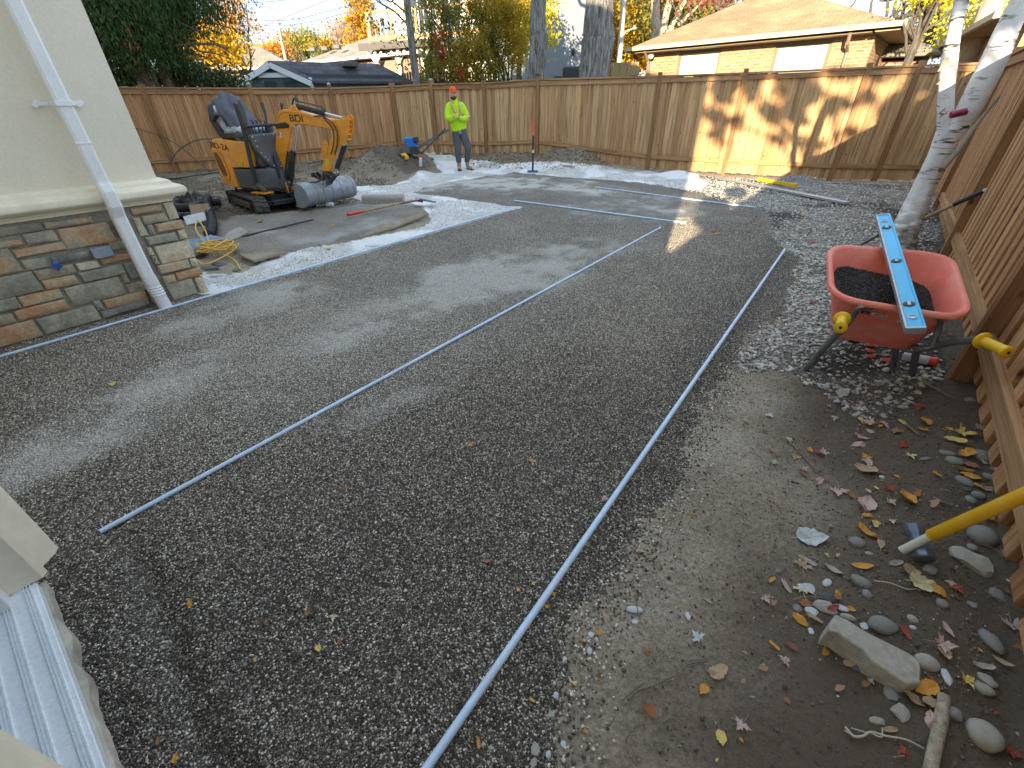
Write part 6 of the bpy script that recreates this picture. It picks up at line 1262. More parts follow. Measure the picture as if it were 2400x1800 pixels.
def leaf(px, py, size, kind, col, label, curl=None, rot=None, group=None, seed=None):
    rs = random.Random(seed if seed is not None else int(px * 13 + py * 7)); p = GG(px, py); depth = (CM @ np.array([p.x, p.y, p.z - CAMH]))[2]; S = size * depth / FPX * .98
    sh = leaf_shape(kind, rs); curl = rs.uniform(.25, 1.1) * rs.choice((1, 1, -.6)) if curl is None else curl; mb = MB(); n = len(sh); c1, c2 = rs.uniform(0, 6), rs.uniform(2, 4)
    def zf(x, y): return curl * (.55 * x * x + .35 * y * y) * 1.6 + .05 * math.sin(x * 7 + c1) * math.cos(y * c2 * 2) + (.5 * curl * x * y) - .05 * math.exp(-(x / .06) ** 2) + .03 * math.sin(x * 23 + y * 11)
    mb.v = [(0, 0, 0)]
    for t in (.5, 1.0): mb.v += [(x * t, y * t, zf(x * t, y * t)) for x, y in sh]
    for i in range(n): mb.f.append((0, 1 + i, 1 + (i + 1) % n)); mb.f.append((1 + i, 1 + n + i, 1 + n + (i + 1) % n, 1 + (i + 1) % n)); mb.m += [0, 0]
    if kind != 'strip': mb.tube([(0, -.05, .01), (.02, -.35 if kind == 'maple' else -.5, .03), (.06, -.75, .06)], [.012, .01, .008], 4)
    mb.v = [(x * S, y * S, z * S) for x, y, z in mb.v]
    o = mb.build('leaf', LC[col], None, smooth=True, autos=60); tl = rs.uniform(-.25, .25)
    o.rotation_euler = (tl, rs.uniform(-.25, .25), rs.uniform(0, 6.28) if rot is None else R(rot)); o.location = (p.x, p.y, p.z + .006 + abs(tl) * S * .22 + (abs(curl) * S * .12 if curl < 0 else .003))
    return tag(o, label, 'leaf', group)
LV = [ # crop, x, y, size, kind, colour, label
 (2, 320, 10, 90, 'maple', 'pale', 'pale maple leaf left of the crushed stone tip, the left of two'), (2, 440, 10, 90, 'maple', 'white', 'whitish maple leaf left of the crushed stone tip, the right of two'), (2, 650, 80, 130, 'oval', 'white', 'pale blue white leaf scraps at the tip of the crushed stone'), (2, 515, 200, 60, 'maple', 'pink', 'small greyish pink maple leaf left of the stone tip'),
 (2, 580, 305, 90, 'maple', 'grey', 'crumpled pale grey maple leaf on bare soil'), (2, 685, 190, 90, 'maple', 'pink', 'dull pink maple leaf between soil and crushed stone'), (2, 800, 235, 50, 'oval', 'grey', 'small pointed grey leaf at the stone edge'), (2, 1320, 205, 130, 'maple', 'red', 'dark red maple leaf on crushed stone below the wheelbarrow'),
 (2, 1355, 340, 120, 'oval', 'orange', 'bright orange yellow leaf on dark soil below the red leaf'), (2, 1670, 435, 190, 'maple', 'yellow', 'upper pale yellow leaf of the pair near the fence'), (2, 1610, 500, 140, 'oval', 'yellow', 'lower pale yellow leaf of the pair near the fence'), (2, 1700, 615, 150, 'oval', 'orange', 'orange oval leaf leaning on grey rocks near the fence'),
 (2, 880, 350, 130, 'maple', 'pink', 'pinkish grey maple leaf in the leaf cluster on soil'), (2, 810, 325, 80, 'oval', 'yellow', 'yellowish leaf at the left of the leaf cluster'), (2, 1010, 360, 120, 'maple', 'pink', 'curled pink maple leaf right in the leaf cluster'), (2, 880, 415, 70, 'oval', 'pink', 'small pink leaf below the leaf cluster'), (2, 960, 375, 50, 'oval', 'orange', 'small orange leaf inside the leaf cluster'),
 (2, 1115, 410, 110, 'oval', 'brown', 'rusty brown curled leaf on dark soil'), (2, 1155, 335, 70, 'oval', 'yellow', 'small mustard leaf at the head of a stick'), (2, 795, 470, 120, 'maple', 'pink', 'crumpled mauve maple leaf mid soil'), (2, 780, 535, 110, 'oval', 'pink', 'folded mauve leaf just under the crumpled one'), (2, 1170, 535, 130, 'oval', 'red', 'dark red mauve leaf on dark soil'),
 (2, 1560, 395, 50, 'oval', 'orange', 'small orange leaf left of the yellow pair'), (2, 1850, 400, 120, 'oval', 'tan', 'tan leaf scraps near the fence foot'), (2, 1870, 458, 140, 'strip', 'brown', 'brown curled leaf against the fence boards'), (2, 1755, 215, 90, 'maple', 'brown', 'brown maple leaf on the rough rock by the post'),
 (2, 1220, 630, 110, 'maple', 'pale', 'cream maple leaf with dark hole on the soil'), (2, 845, 640, 100, 'maple', 'orange', 'orange brown leaf above a grey pink one'), (2, 850, 690, 100, 'oval', 'pink', 'grey pink leaf mid soil'), (2, 835, 755, 160, 'oval', 'tan', 'tan brown curled leaf mid soil'), (2, 360, 580, 50, 'oval', 'orange', 'small golden leaf on bare soil'),
 (2, 475, 610, 110, 'maple', 'pink', 'salmon pink maple leaf on bare soil'), (2, 175, 488, 90, 'maple', 'pale', 'cream maple leaf at the top of the straight stick'), (2, 230, 635, 110, 'maple', 'tan', 'tan red maple leaf left of the straight stick'), (2, 40, 695, 100, 'maple', 'grey', 'pale grey maple leaf left of the straight stick'), (2, 20, 590, 50, 'oval', 'red', 'small crimson leaf left on bare soil'),
 (2, 300, 740, 100, 'maple', 'grey', 'dry grey leaf beside the straight stick'), (2, 310, 785, 80, 'oval', 'brown', 'brown leaf beside the straight stick'), (2, 440, 845, 110, 'oval', 'pink', 'narrow mauve leaf at the lower end of the straight stick'), (2, 600, 930, 170, 'maple', 'pink', 'long pink maple leaf below the straight stick'),
 (2, 720, 985, 120, 'maple', 'brown', 'brown maple leaf in the row above the hammer'), (2, 840, 1050, 170, 'oval', 'pink', 'pale pink folded leaf in the row above the hammer'), (2, 1030, 910, 110, 'maple', 'red', 'bright dark red leaf mid soil'), (2, 1200, 1010, 180, 'oval', 'orange', 'golden orange oval leaf above the hammer head'),
 (2, 1045, 1030, 110, 'maple', 'pink', 'pink and brown crumpled leaf left of the golden oval leaf'), (2, 855, 935, 50, 'oval', 'pale', 'small cream leaf above the row of leaves'), (2, 925, 910, 40, 'oval', 'yellow', 'tiny yellow leaf above the row of leaves'), (2, 1105, 812, 40, 'oval', 'orange', 'tiny orange leaf on grey soil'), (2, 1860, 700, 130, 'maple', 'pale', 'cream wrinkled leaf among rocks near the fence'),
 (2, 1750, 710, 110, 'oval', 'brown', 'shiny rust leaf between rocks near the fence'), (2, 1690, 755, 140, 'strip', 'brown', 'long rust coloured leaf under the shiny one'), (2, 1960, 750, 110, 'maple', 'pink', 'pale pink leaf at the fence foot among rocks'), (2, 1740, 810, 130, 'oval', 'orange', 'orange brown leaf above the long rounded rock'), (2, 1830, 900, 110, 'strip', 'orange', 'orange strip leaf beside the long rounded rock'),
 (2, 1910, 920, 100, 'oval', 'tan', 'tan curled leaf above the yellow handle'), (2, 1450, 795, 70, 'oval', 'orange', 'small orange leaf left of the rocks'), (2, 1930, 1190, 160, 'oval', 'orange', 'large orange leaf under the yellow handle'), (2, 845, 1295, 190, 'strip', 'orange', 'rolled golden leaf left of the hammer head'), (2, 915, 1225, 90, 'oval', 'yellow', 'pale yellow green leaf above the rolled golden leaf'),
 (2, 860, 1145, 90, 'oval', 'orange', 'orange brown leaf above the hammer head'), (2, 1060, 1195, 70, 'maple', 'pale', 'small cream leaf above left of the hammer head'), (2, 970, 1385, 110, 'oval', 'tan', 'golden brown leaf touching the hammer handle end'), (2, 370, 1345, 240, 'oval', 'white', 'large bluish white pointed leaf on bare soil'),
 (2, 805, 1590, 170, 'strip', 'orange', 'long yellow orange leaf pointing down, below the egg shaped rock'), (2, 290, 1580, 190, 'maple', 'tan', 'large tan leaf left on bare soil'), (2, 560, 1620, 150, 'strip', 'grey', 'pale narrow leaf on soil left of the yellow orange leaf'), (2, 495, 1485, 60, 'maple', 'pale', 'small cream star leaf on bare soil'), (2, 100, 1248, 50, 'oval', 'brown', 'small rust leaf alone on bare soil'),
 (2, 1225, 1630, 140, 'oval', 'tan', 'crumpled tan leaf below the hammer head'), (2, 2050, 1500, 190, 'maple', 'tan', 'dry pinkish brown leaf right of the beige slab'), (2, 2170, 1530, 110, 'maple', 'pink', 'pink brown leaf at the right edge below the handle'), (2, 340, 1540, 170, 'strip', 'grey', 'thin withered grey leaf on soil'), (2, 1090, 1560, 130, 'strip', 'grey', 'thin grey leaf shred below left of the hammer head'),
 (3, 1330, 85, 250, 'oval', 'pale', 'large pale yellow serrated leaf above the knobbly cobble'), (3, 1470, 125, 130, 'oval', 'orange', 'mustard leaf beside the large pale yellow leaf'), (3, 1640, 120, 140, 'maple', 'red', 'rust red maple leaf at upper right of the cobbles'), (3, 1570, 65, 90, 'maple', 'pink', 'grey pink leaf beside the rust red maple leaf'), (3, 290, 130, 190, 'maple', 'pale', 'cream maple leaf lying on the white flat stone'),
 (3, 150, 95, 140, 'strip', 'pink', 'rolled pink and white leaf left of the stone cluster'), (3, 25, 45, 80, 'strip', 'orange', 'golden leaf at the left of the rolled pink one'), (3, 315, 240, 110, 'oval', 'brown', 'brown curled leaf above the white chip'), (3, 275, 390, 140, 'oval', 'orange', 'copper coloured curled leaf left of the paver'), (3, 390, 375, 140, 'strip', 'tan', 'tan curled leaf between copper leaf and paver'),
 (3, 550, 290, 110, 'strip', 'red', 'orange red leaf standing up behind the paver end'), (3, 600, 165, 80, 'oval', 'orange', 'small orange leaf by the dark slim rock'), (3, 710, 300, 60, 'oval', 'orange', 'tiny orange leaf above the paver'), (3, 495, 662, 90, 'oval', 'orange', 'orange oval leaf on soil below the paver'), (3, 695, 770, 110, 'oval', 'tan', 'brown leaf leaning at the side of the paver'),
 (3, 870, 920, 70, 'maple', 'grey', 'tiny pale star leaf below the paver'), (3, 135, 740, 130, 'maple', 'pink', 'bright pink white maple leaf on bare soil left of the paver'), (3, 45, 610, 100, 'strip', 'orange', 'orange brown strip leaf at the far left of the paver'), (3, 1350, 985, 190, 'oval', 'orange', 'big bright orange leaf at the lower end of the paver'), (3, 1250, 1080, 170, 'oval', 'tan', 'curled tan leaf below the bright orange leaf'),
 (3, 1400, 1100, 140, 'oval', 'tan', 'second curled tan leaf at the top of the cut branch'), (3, 1395, 1250, 160, 'oval', 'pink', 'folded pinkish leaf left of the cut branch'), (3, 1490, 600, 190, 'maple', 'pink', 'pale pink maple leaf above the beige cobble'), (3, 1510, 680, 130, 'oval', 'tan', 'tan leaf under the pale pink maple leaf'), (3, 1175, 500, 120, 'strip', 'red', 'dark red narrow leaf above the paver'),
 (3, 1535, 475, 130, 'strip', 'pink', 'narrow pink grey leaf above the pale pink maple leaf'), (3, 1700, 910, 150, 'maple', 'yellow', 'pale yellow lobed leaf left of the pale oval cobble'), (3, 1400, 900, 70, 'strip', 'red', 'dark red scrap beside the paver end'), (3, 2010, 760, 140, 'strip', 'tan', 'shiny tan leaf below the speckled cobble'), (3, 1840, 790, 170, 'strip', 'grey', 'long pale leaf above the wedge stone'),
 (3, 2080, 430, 190, 'maple', 'pink', 'dull mauve leaf at the right edge'), (3, 2170, 620, 130, 'maple', 'brown', 'red brown leaf at the right edge by the mossy rock'), (3, 2080, 1530, 150, 'maple', 'red', 'rust red curled leaf right of the large oval cobble'), (3, 1170, 1530, 130, 'maple', 'red', 'red brown curled leaf below the white root'), (3, 1050, 1335, 120, 'strip', 'tan', 'narrow tan leaf above the red brown curled leaf'),
 (3, 160, 1085, 60, 'oval', 'brown', 'small dark red brown scrap on bare soil'), (3, 590, 1052, 36, 'oval', 'white', 'tiny bluish white flake on bare soil'), (3, 1960, 1190, 60, 'strip', 'red', 'small rust scrap near the right edge'), (3, 2060, 155, 90, 'strip', 'brown', 'rust narrow leaf beside the angular grey rock'), (3, 1815, 650, 40, 'oval', 'orange', 'tiny orange scrap beside the speckled cobble'), (3, 2100, 80, 100, 'strip', 'white', 'pale blue white leaf scrap at the upper right edge'),
 (4, 815, 390, 140, 'strip', 'tan', 'curled brown leaf on the edge of the dark gravel'), (4, 745, 495, 70, 'oval', 'orange', 'small orange leaf under the curled brown one'), (4, 350, 160, 70, 'strip', 'orange', 'golden leaf touching the right pipe'), (4, 300, 275, 50, 'oval', 'orange', 'small orange leaf just right of the right pipe'), (4, 55, 130, 36, 'oval', 'yellow', 'small yellow leaf left of the right pipe, lower'), (4, 185, 80, 36, 'oval', 'yellow', 'small yellow leaf left of the right pipe, upper'),
 (4, 375, 495, 50, 'strip', 'brown', 'small rust leaf in the gravel right of the right pipe'), (4, 525, 930, 70, 'strip', 'yellow', 'yellow pointed leaf in the gravel edge'), (4, 175, 1080, 60, 'oval', 'orange', 'orange leaf scrap at the bottom gravel'), (4, 1160, 655, 70, 'oval', 'brown', 'orange red scrap on bare soil'), (4, 1605, 550, 150, 'maple', 'white', 'pale grey green lobed leaf on bare soil'),
 (4, 1780, 840, 180, 'oval', 'tan', 'large crumpled tan leaf above the golden curled leaf'), (4, 1655, 985, 110, 'oval', 'orange', 'golden curled leaf below the crumpled tan leaf'), (4, 1800, 1400, 120, 'oval', 'yellow', 'yellow torn leaf near the bottom'), (4, 1975, 1430, 40, 'oval', 'orange', 'bright orange scrap near the bottom'), (4, 1980, 1290, 160, 'maple', 'pink', 'faded pinkish torn leaf near the bottom'),
 (4, 2180, 200, 110, 'maple', 'pink', 'pink maple leaf alone in the middle of the bare soil'), (4, 2165, 800, 90, 'oval', 'tan', 'beige curled leaf on bare soil'), (4, 755, 890, 60, 'oval', 'brown', 'dark brown leaf at the gravel edge'), (4, 1680, 220, 80, 'strip', 'grey', 'pale dry scrap near the top of the bare soil'), (4, 635, 1350, 40, 'oval', 'orange', 'orange scrap among bottom edge pebbles'), (4, 1760, 1600, 50, 'strip', 'yellow', 'tiny pale yellow scrap at the bottom edge')]
for c, x, y, s_, kd, col, lb in LV:
    px, py = (A2, A3, A4)[c - 2](x, y); leaf(px, py, s_ / 3.687, kd, col, lb)
BL = [(266, 903, 22, 'oval', 'yellow', 'yellow leaf on the gravel left of the middle pipe'), (448, 1418, 30, 'strip', 'orange', 'golden strip leaf on the dark gravel at lower left'), (783, 1447, 24, 'maple', 'pale', 'cream yellow maple leaf on the dark gravel'), (748, 1523, 18, 'oval', 'yellow', 'pale yellow leaf below the cream maple leaf'), (723, 1440, 18, 'oval', 'brown', 'small orange brown leaf left of the cream maple leaf'),
      (797, 1503, 18, 'strip', 'brown', 'tiny rust leaf between two pale leaves on gravel'), (1122, 1744, 24, 'strip', 'orange', 'golden leaf at the bottom edge on the dark gravel'), (215, 1625, 44, 'strip', 'orange', 'orange curled strip leaf beside the white door sill'), (415, 1778, 22, 'oval', 'orange', 'orange leaf at the bottom edge near the sill'), (374, 1740, 22, 'strip', 'brown', 'dark red brown leaf near the bottom left'),
      (1103, 1045, 14, 'oval', 'orange', 'small orange leaf mid gravel between pipes'), (1200, 1002, 12, 'oval', 'brown', 'tiny brown leaf mid gravel between pipes'), (1235, 1010, 12, 'oval', 'tan', 'tiny tan leaf mid gravel near the right pipe'), (803, 1147, 16, 'strip', 'brown', 'brown strip leaf on gravel right of the middle pipe'), (1247, 1082, 11, 'oval', 'orange', 'tiny orange leaf right of the gravel centre'),
      (1215, 1385, 16, 'strip', 'orange', 'small orange leaf left of the right pipe'), (1415, 1170, 26, 'maple', 'pink', 'pinkish leaf on the gravel edge right of the pipe'), (1495, 1290, 34, 'maple', 'tan', 'tan maple leaf where gravel meets soil'), (1412, 1288, 14, 'oval', 'tan', 'small beige leaf where gravel meets soil'), (600, 1550, 14, 'strip', 'orange', 'small orange leaf low on the gravel left of centre'),
      (1679, 550, 10, 'oval', 'orange', 'orange leaf on far gravel beside the sunlit patch'), (1755, 545, 16, 'maple', 'brown', 'brown leaf at the far gravel margin'), (1820, 532, 12, 'oval', 'red', 'crimson leaf at the far gravel margin'), (1885, 520, 22, 'maple', 'pink', 'pink leaf on stones beyond the right pipe'), (1120, 406, 10, 'maple', 'tan', 'orange tan leaf on the far grey gravel'), (1293, 458, 10, 'maple', 'tan', 'tan leaf on the far gravel centre'),
      (1210, 560, 9, 'oval', 'orange', 'tiny orange leaf beyond the gravel centre'), (1910, 715, 30, 'maple', 'brown', 'rust leaf on soil left of the wheelbarrow'), (1905, 570, 20, 'maple', 'red', 'dark red leaf left above the wheelbarrow'), (610, 522, 16, 'oval', 'orange', 'orange leaf on the sand above the black rod'), (780, 530, 14, 'oval', 'orange', 'orange leaf on the sand near the shovel'), (770, 585, 12, 'oval', 'orange', 'orange leaf at the white strip edge'), (975, 507, 12, 'maple', 'orange', 'orange leaf just below the shovel blade'), (712, 1323, 12, 'strip', 'brown', 'tiny rust scrap on dark gravel'), (1800, 975, 26, 'maple', 'white', 'whitish leaf on bare soil high up')]
for px, py, s_, kd, col, lb in BL: leaf(px, py, s_, kd, col, lb)
# leaf litter too small or too many to count
def litter(name, n, x0, x1, y0, y1, keep, cols, smin=.02, smax=.06):
    X = RNG.uniform(x0, x1, n); Y = RNG.uniform(y0, y1, n); k = keep(X, Y); X, Y = X[k], Y[k]; Z = hz(X, Y) + .008; V = []; m = len(X)
    base = np.array([(-.5, 0, .1), (-.1, -.4, .0), (.5, -.1, .12), (.3, .1, 0), (.2, .5, .1), (-.1, .15, .02)]); S = RNG.uniform(smin, smax, m); A = RNG.uniform(0, 6.28, m); T = RNG.normal(0, .3, (m, 2))
    bx = base[None, :, 0] * S[:, None]; by = base[None, :, 1] * S[:, None]; bz = base[None, :, 2] * S[:, None] + bx * T[:, :1] + by * T[:, 1:]
    vx = bx * np.cos(A)[:, None] - by * np.sin(A)[:, None] + X[:, None]; vy = bx * np.sin(A)[:, None] + by * np.cos(A)[:, None] + Y[:, None]; vz = bz + Z[:, None] + .004
    V = np.stack([vx, vy, vz], -1).reshape(-1, 3); F = (np.arange(m)[:, None] * 6 + np.array([0, 1, 3, 5])[None]); F2 = (np.arange(m)[:, None] * 6 + np.array([1, 2, 4, 3])[None]); F = np.concatenate([F, F2])
    o = np_mesh(name, V, F, leaf_mat('litter ' + name, cols, .15)); o['kind'] = 'stuff'; return o
LCOL = [(.30, .07, .03), (.42, .20, .08), (.50, .32, .14), (.22, .08, .05), (.5, .36, .26), (.38, .12, .06), (.55, .30, .05), (.34, .24, .18)]
litter('leaf_litter', 2600, -4, 9, 5, 14, lambda X, Y: (fence_dist(X, Y) < .1 + 1.0 * RNG.rand(len(X)) ** 2) & (fence_dist(X, Y) > .03) & (RNG.rand(len(X)) < .6), LCOL, .03, .08)
litter('leaf_litter', 5200, -1, 9, -1.5, 10, lambda X, Y: (lambda s: (s > -1.9) & (s < -.03) & (RNG.rand(len(X)) < .8 * np.exp(s * 1.5)))((X - RF0[0]) * RFD[1] - (Y - RF0[1]) * RFD[0]), LCOL, .012, .045)
litter('leaf_litter', 1500, -1.0, 2.6, 10.6, 13.2, lambda X, Y: hz(X, Y, False) > .05, LCOL, .02, .07)
litter('leaf_litter', 700, 3.0, 8, 4.0, 10.0, lambda X, Y: fbm(X, Y, 1.5, 3, 123) > .52, LCOL, .02, .055)
# twigs and roots
M_TWIG = bark_mat('twig', (.12, .09, .065), (.28, .22, .17), (90, 90, 90), .5, .002); M_ROOT = plain('white root', (.45, .40, .33), .8)
def twig(pts, r, label, f=A4, mat=None, side=(), name='twig', dz=.012):
    P = [GG(*f(x, y), dz) for x, y in pts]; o0 = P[0].copy(); C = curve_pts([p - o0 for p in P], 5); n = len(C); mb = MB().tube(C, [r * (1 - .5 * i / n) for i in range(n)], 6)
    for sp in side: Q = [GG(*f(x, y), dz) - o0 for x, y in sp]; Q = curve_pts(Q, 4); mb.tube(Q, [r * .5] * len(Q), 5)
    o = mb.build(name, mat or M_TWIG, None, smooth=True, autos=180); o.location = o0; return tag(o, label, 'twig')
twig([(1000, 1085), (1080, 1010), (1220, 960), (1340, 900), (1465, 855), (1480, 795), (1560, 770), (1670, 748)], .0035, 'crooked brown twig lying on the lower middle soil', side=[[(950, 1090), (1040, 1010), (1135, 940)], [(1480, 795), (1600, 745), (1700, 730)]])
twig([(1058, 170), (1075, 280), (1110, 420), (1155, 505)], .002, 'thin twig over the half buried pale stone')
twig([(1095, 1290), (1000, 1390), (985, 1500), (1070, 1660)], .0022, 'thin reddish root near the bottom edge', side=[[(1005, 1390), (1075, 1388)]])
twig([(1300, 1285), (1370, 1245), (1490, 1265)], .0022, 'small bent twig on the lower soil'); twig([(1310, 1425), (1312, 1490), (1300, 1510)], .002, 'tiny forked twig at the bottom')
twig([(160, 500), (280, 620), (400, 750), (520, 870)], .0042, 'straight dark stick on bare soil with a cream leaf at its top', A2); twig([(1340, 10), (1460, 70), (1600, 150)], .006, 'grey stick right of the crushed stone tip', A2); twig([(1190, 370), (1250, 420), (1300, 465)], .005, 'short brown stick at a mustard leaf', A2)
twig([(1410, 1000), (1490, 1035), (1580, 1075)], .006, 'short dark stick above the hammer handle', A2); twig([(650, 1320), (720, 1400), (800, 1400), (870, 1365), (1000, 1400), (1170, 1430), (1330, 1510)], .0035, 'white branching root below the paver', A3, M_ROOT, side=[[(700, 1330), (830, 1370)], [(640, 1350), (740, 1410)], [(870, 1370), (960, 1410), (970, 1330)]])
twig([(900, 60), (1040, 80), (1180, 130), (1290, 130)], .0022, 'thin pale root beside the upper speckled cobble', A3, M_ROOT); twig([(170, 240), (300, 200), (460, 205), (640, 225)], .0025, 'thin root crossing the stone cluster', A3)
twig([(1060, 1590), (1110, 1575), (1160, 1570)], .003, 'red leaf stalk near the bottom', A3)
# ================================================================ the worker
def skin(name, V, E, mat, parent, sub=2, root=0, smooth=True):
    me = bpy.data.meshes.new(name); me.from_pydata([v[0] for v in V], E, []); me.materials.append(mat); o = bpy.data.objects.new(name, me); link(o, parent)
    s = o.modifiers.new('skin', 'SKIN'); s.use_smooth_shade = True; s.branch_smoothing = .6
    if not me.skin_vertices: me.skin_vertices.new() if hasattr(me.skin_vertices, 'new') else None
    for i, v in enumerate(V):
        r = v[1]; me.skin_vertices[0].data[i].radius = r if isinstance(r, tuple) else (r, r)
    for i in range(len(V)): me.skin_vertices[0].data[i].use_root = (i == root)
    b = o.modifiers.new('sub', 'SUBSURF'); b.levels = sub; b.render_levels = sub
    return o
M_SKIN = plain('skin', (.50, .30, .22), .55, var=.05); M_HIVIS = plain('hi vis yellow green', (.50, .80, .01), .75, var=.07, scale=14, bump=.3); M_PANTS = plain('dark grey sweatpants', (.085, .09, .105), .9, var=.12, scale=16, bump=.25, dirt=(.20, .185, .165), dirt_amt=.35, dscale=7)
M_BOOT = plain('tan work boot', (.34, .22, .12), .8, var=.2, dirt=(.5, .46, .4), dirt_amt=.4); M_SOLE = plain('sole', (.03, .035, .045), .8); M_BEANIE = plain('orange beanie', (.85, .10, .02), .85, var=.08, scale=30, bump=.5); M_BEARD = plain('dark beard', (.035, .022, .016), .9); M_REFL = plain('reflective silver', (.50, .46, .50), .4, .2); M_ORT = plain('orange trim', (.85, .25, .03), .7); M_GLOVE = plain('dark glove', (.03, .035, .04), .7)
wp = GG(1086, 398); fz = math.atan2(wp.x, wp.y); man = empty('person', (wp.x, wp.y, wp.z), -fz + R(6), 'worker in orange beanie, hi vis yellow jacket and grey sweatpants standing with arms crossed', 'person')
HS = 1.72 / 1.76
# local: x image right, -y towards the lens
J = dict(pel=(-.03, 0, .93), sp=(-.06, 0, 1.10), ch=(-.085, .01, 1.29), nk=(-.10, .0, 1.45), hb=(-.115, -.01, 1.53), hm=(-.12, -.015, 1.60), ht=(-.125, -.005, 1.68))
BV = [(J['pel'], (.10, .08)), (J['sp'], (.10, .08)), (J['ch'], (.12, .09)), (J['nk'], (.056, .06)), (J['hb'], (.074, .086)), (J['hm'], (.088, .104)), (J['ht'], (.074, .09))]
BE = [(0, 1), (1, 2), (2, 3), (3, 4), (4, 5), (5, 6)]
def chain(start, pts):
    p = start
    for v, r in pts: BV.append((v, r)); BE.append((p, len(BV) - 1)); p = len(BV) - 1
    return p
hl = chain(0, [((-.12, 0, .86), .085), ((-.105, -.03, .50), .055), ((-.10, 0, .12), .04), ((-.10, -.02, .05), .04), ((-.11, -.14, .03), .03)])
hr_ = chain(0, [((.07, 0, .86), .085), ((.135, -.05, .50), .055), ((.115, .06, .12), .04), ((.12, .04, .05), .04), ((.20, -.06, .03), .03)])
al = chain(2, [((-.245, .0, 1.37), .06), ((-.275, -.05, 1.13), .045), ((-.06, -.20, 1.17), .032), ((.0, -.205, 1.20), .028)])
ar = chain(2, [((.075, .0, 1.37), .06), ((.155, -.06, 1.13), .045), ((-.02, -.225, 1.13), .032), ((-.085, -.225, 1.145), .028)])
for wr_, dx in ((al, 1), (ar, -1)):
    b = BV[wr_][0]
    for k in range(4): y0 = b[2] + .022 - k * .014; chain(wr_, [((b[0] + dx * .035, b[1] - .004, y0), .009), ((b[0] + dx * (.065 - .004 * abs(k - 1)), b[1] + .004, y0 - .004), .0085), ((b[0] + dx * (.085 - .006 * abs(k - 1)), b[1] + .02, y0 - .008), .0075)])
    chain(wr_, [((b[0] + dx * .02, b[1] - .012, b[2] + .038), .010), ((b[0] + dx * .04, b[1] - .012, b[2] + .05), .009)])
skin('body', BV, BE, M_SKIN, man)
def etube(name, secs, mat, parent, seg=20, fold=.010, cap=True, seed=1):   # secs: (centre, rx, ry): cloth loft with folds, each ring across the path
    P = curve_pts([c for c, _, _ in secs], 5); n = len(P); t_ = np.linspace(0, len(secs) - 1, n); RX = np.interp(t_, range(len(secs)), [q[1] for q in secs]); RY = np.interp(t_, range(len(secs)), [q[2] for q in secs])
    mb = MB(); prev = None
    for i, p in enumerate(P):
        t = (P[min(i + 1, n - 1)] - P[max(i - 1, 0)]).normalized(); u = Vector((1, 0, 0)) if prev is None else prev; u = (u - t * u.dot(t)).normalized() if (u - t * u.dot(t)).length > .05 else t.orthogonal().normalized(); prev = u; w = t.cross(u)
        for k in range(seg):
            a = 2 * math.pi * k / seg; f = 1 + (mn.noise(Vector((math.cos(a) * 2 + seed, math.sin(a) * 2, i * .55))) * fold * 9)
            mb.v.append(tuple(p + u * math.cos(a) * RX[i] * f + w * math.sin(a) * RY[i] * f))
    mb.f = [(i * seg + k, i * seg + (k + 1) % seg, (i + 1) * seg + (k + 1) % seg, (i + 1) * seg + k) for i in range(n - 1) for k in range(seg)]; mb.f += [tuple(range(seg))[::-1], tuple(range((n - 1) * seg, n * seg))]; mb.m = [0] * len(mb.f)
    return mb.build(name, mat, parent, smooth=True, autos=75)
V_ = lambda x, y, z: Vector((x, y, z))
jkt = etube('jacket', [(V_(-.03, 0, .865), .155, .12), (V_(-.035, 0, .885), .182, .138), (V_(-.045, 0, .98), .190, .145), (V_(-.055, 0, 1.12), .182, .14), (V_(-.075, .01, 1.27), .192, .14), (V_(-.085, .01, 1.36), .185, .125), (V_(-.095, .01, 1.415), .135, .105), (V_(-.10, .0, 1.45), .082, .085), (V_(-.105, 0, 1.50), .070, .075)], M_HIVIS, man, 26)
for nm_, pts_ in (('sleeve', [(V_(-.19, .015, 1.385), .075, .085), (V_(-.235, .01, 1.35), .078, .082), (V_(-.275, -.01, 1.24), .076, .076), (V_(-.28, -.06, 1.13), .075, .072), (V_(-.19, -.145, 1.125), .068, .064), (V_(-.08, -.195, 1.16), .058, .056), (V_(-.05, -.20, 1.17), .045, .045)]),
                  ('sleeve', [(V_(.02, .015, 1.385), .075, .085), (V_(.07, .01, 1.35), .078, .082), (V_(.13, -.01, 1.24), .076, .076), (V_(.155, -.06, 1.14), .075, .072), (V_(.08, -.16, 1.11), .068, .064), (V_(.0, -.205, 1.12), .058, .056), (V_(-.03, -.21, 1.125), .045, .045)])):
    etube(nm_, pts_, M_HIVIS, jkt, 16, .012, seed=len(pts_))
pnt = etube('sweatpants', [(V_(-.03, 0, .93), .155, .118), (V_(-.03, 0, .87), .172, .128), (V_(-.028, 0, .80), .175, .128), (V_(-.025, 0, .755), .135, .10)], M_PANTS, man, 22)
etube('trouser_leg', [(V_(-.105, 0, .86), .10, .115), (V_(-.112, 0, .76), .104, .112), (V_(-.115, -.01, .62), .094, .098), (V_(-.112, -.03, .50), .084, .085), (V_(-.105, -.015, .34), .076, .078), (V_(-.10, 0, .21), .070, .070), (V_(-.10, 0, .165), .052, .054)], M_PANTS, pnt, 16, .014, seed=4)
etube('trouser_leg', [(V_(.05, 0, .86), .10, .115), (V_(.065, -.005, .76), .104, .112), (V_(.105, -.03, .62), .094, .098), (V_(.14, -.05, .50), .084, .085), (V_(.135, .0, .34), .076, .078), (V_(.118, .05, .21), .070, .070), (V_(.118, .05, .165), .052, .054)], M_PANTS, pnt, 16, .014, seed=7)
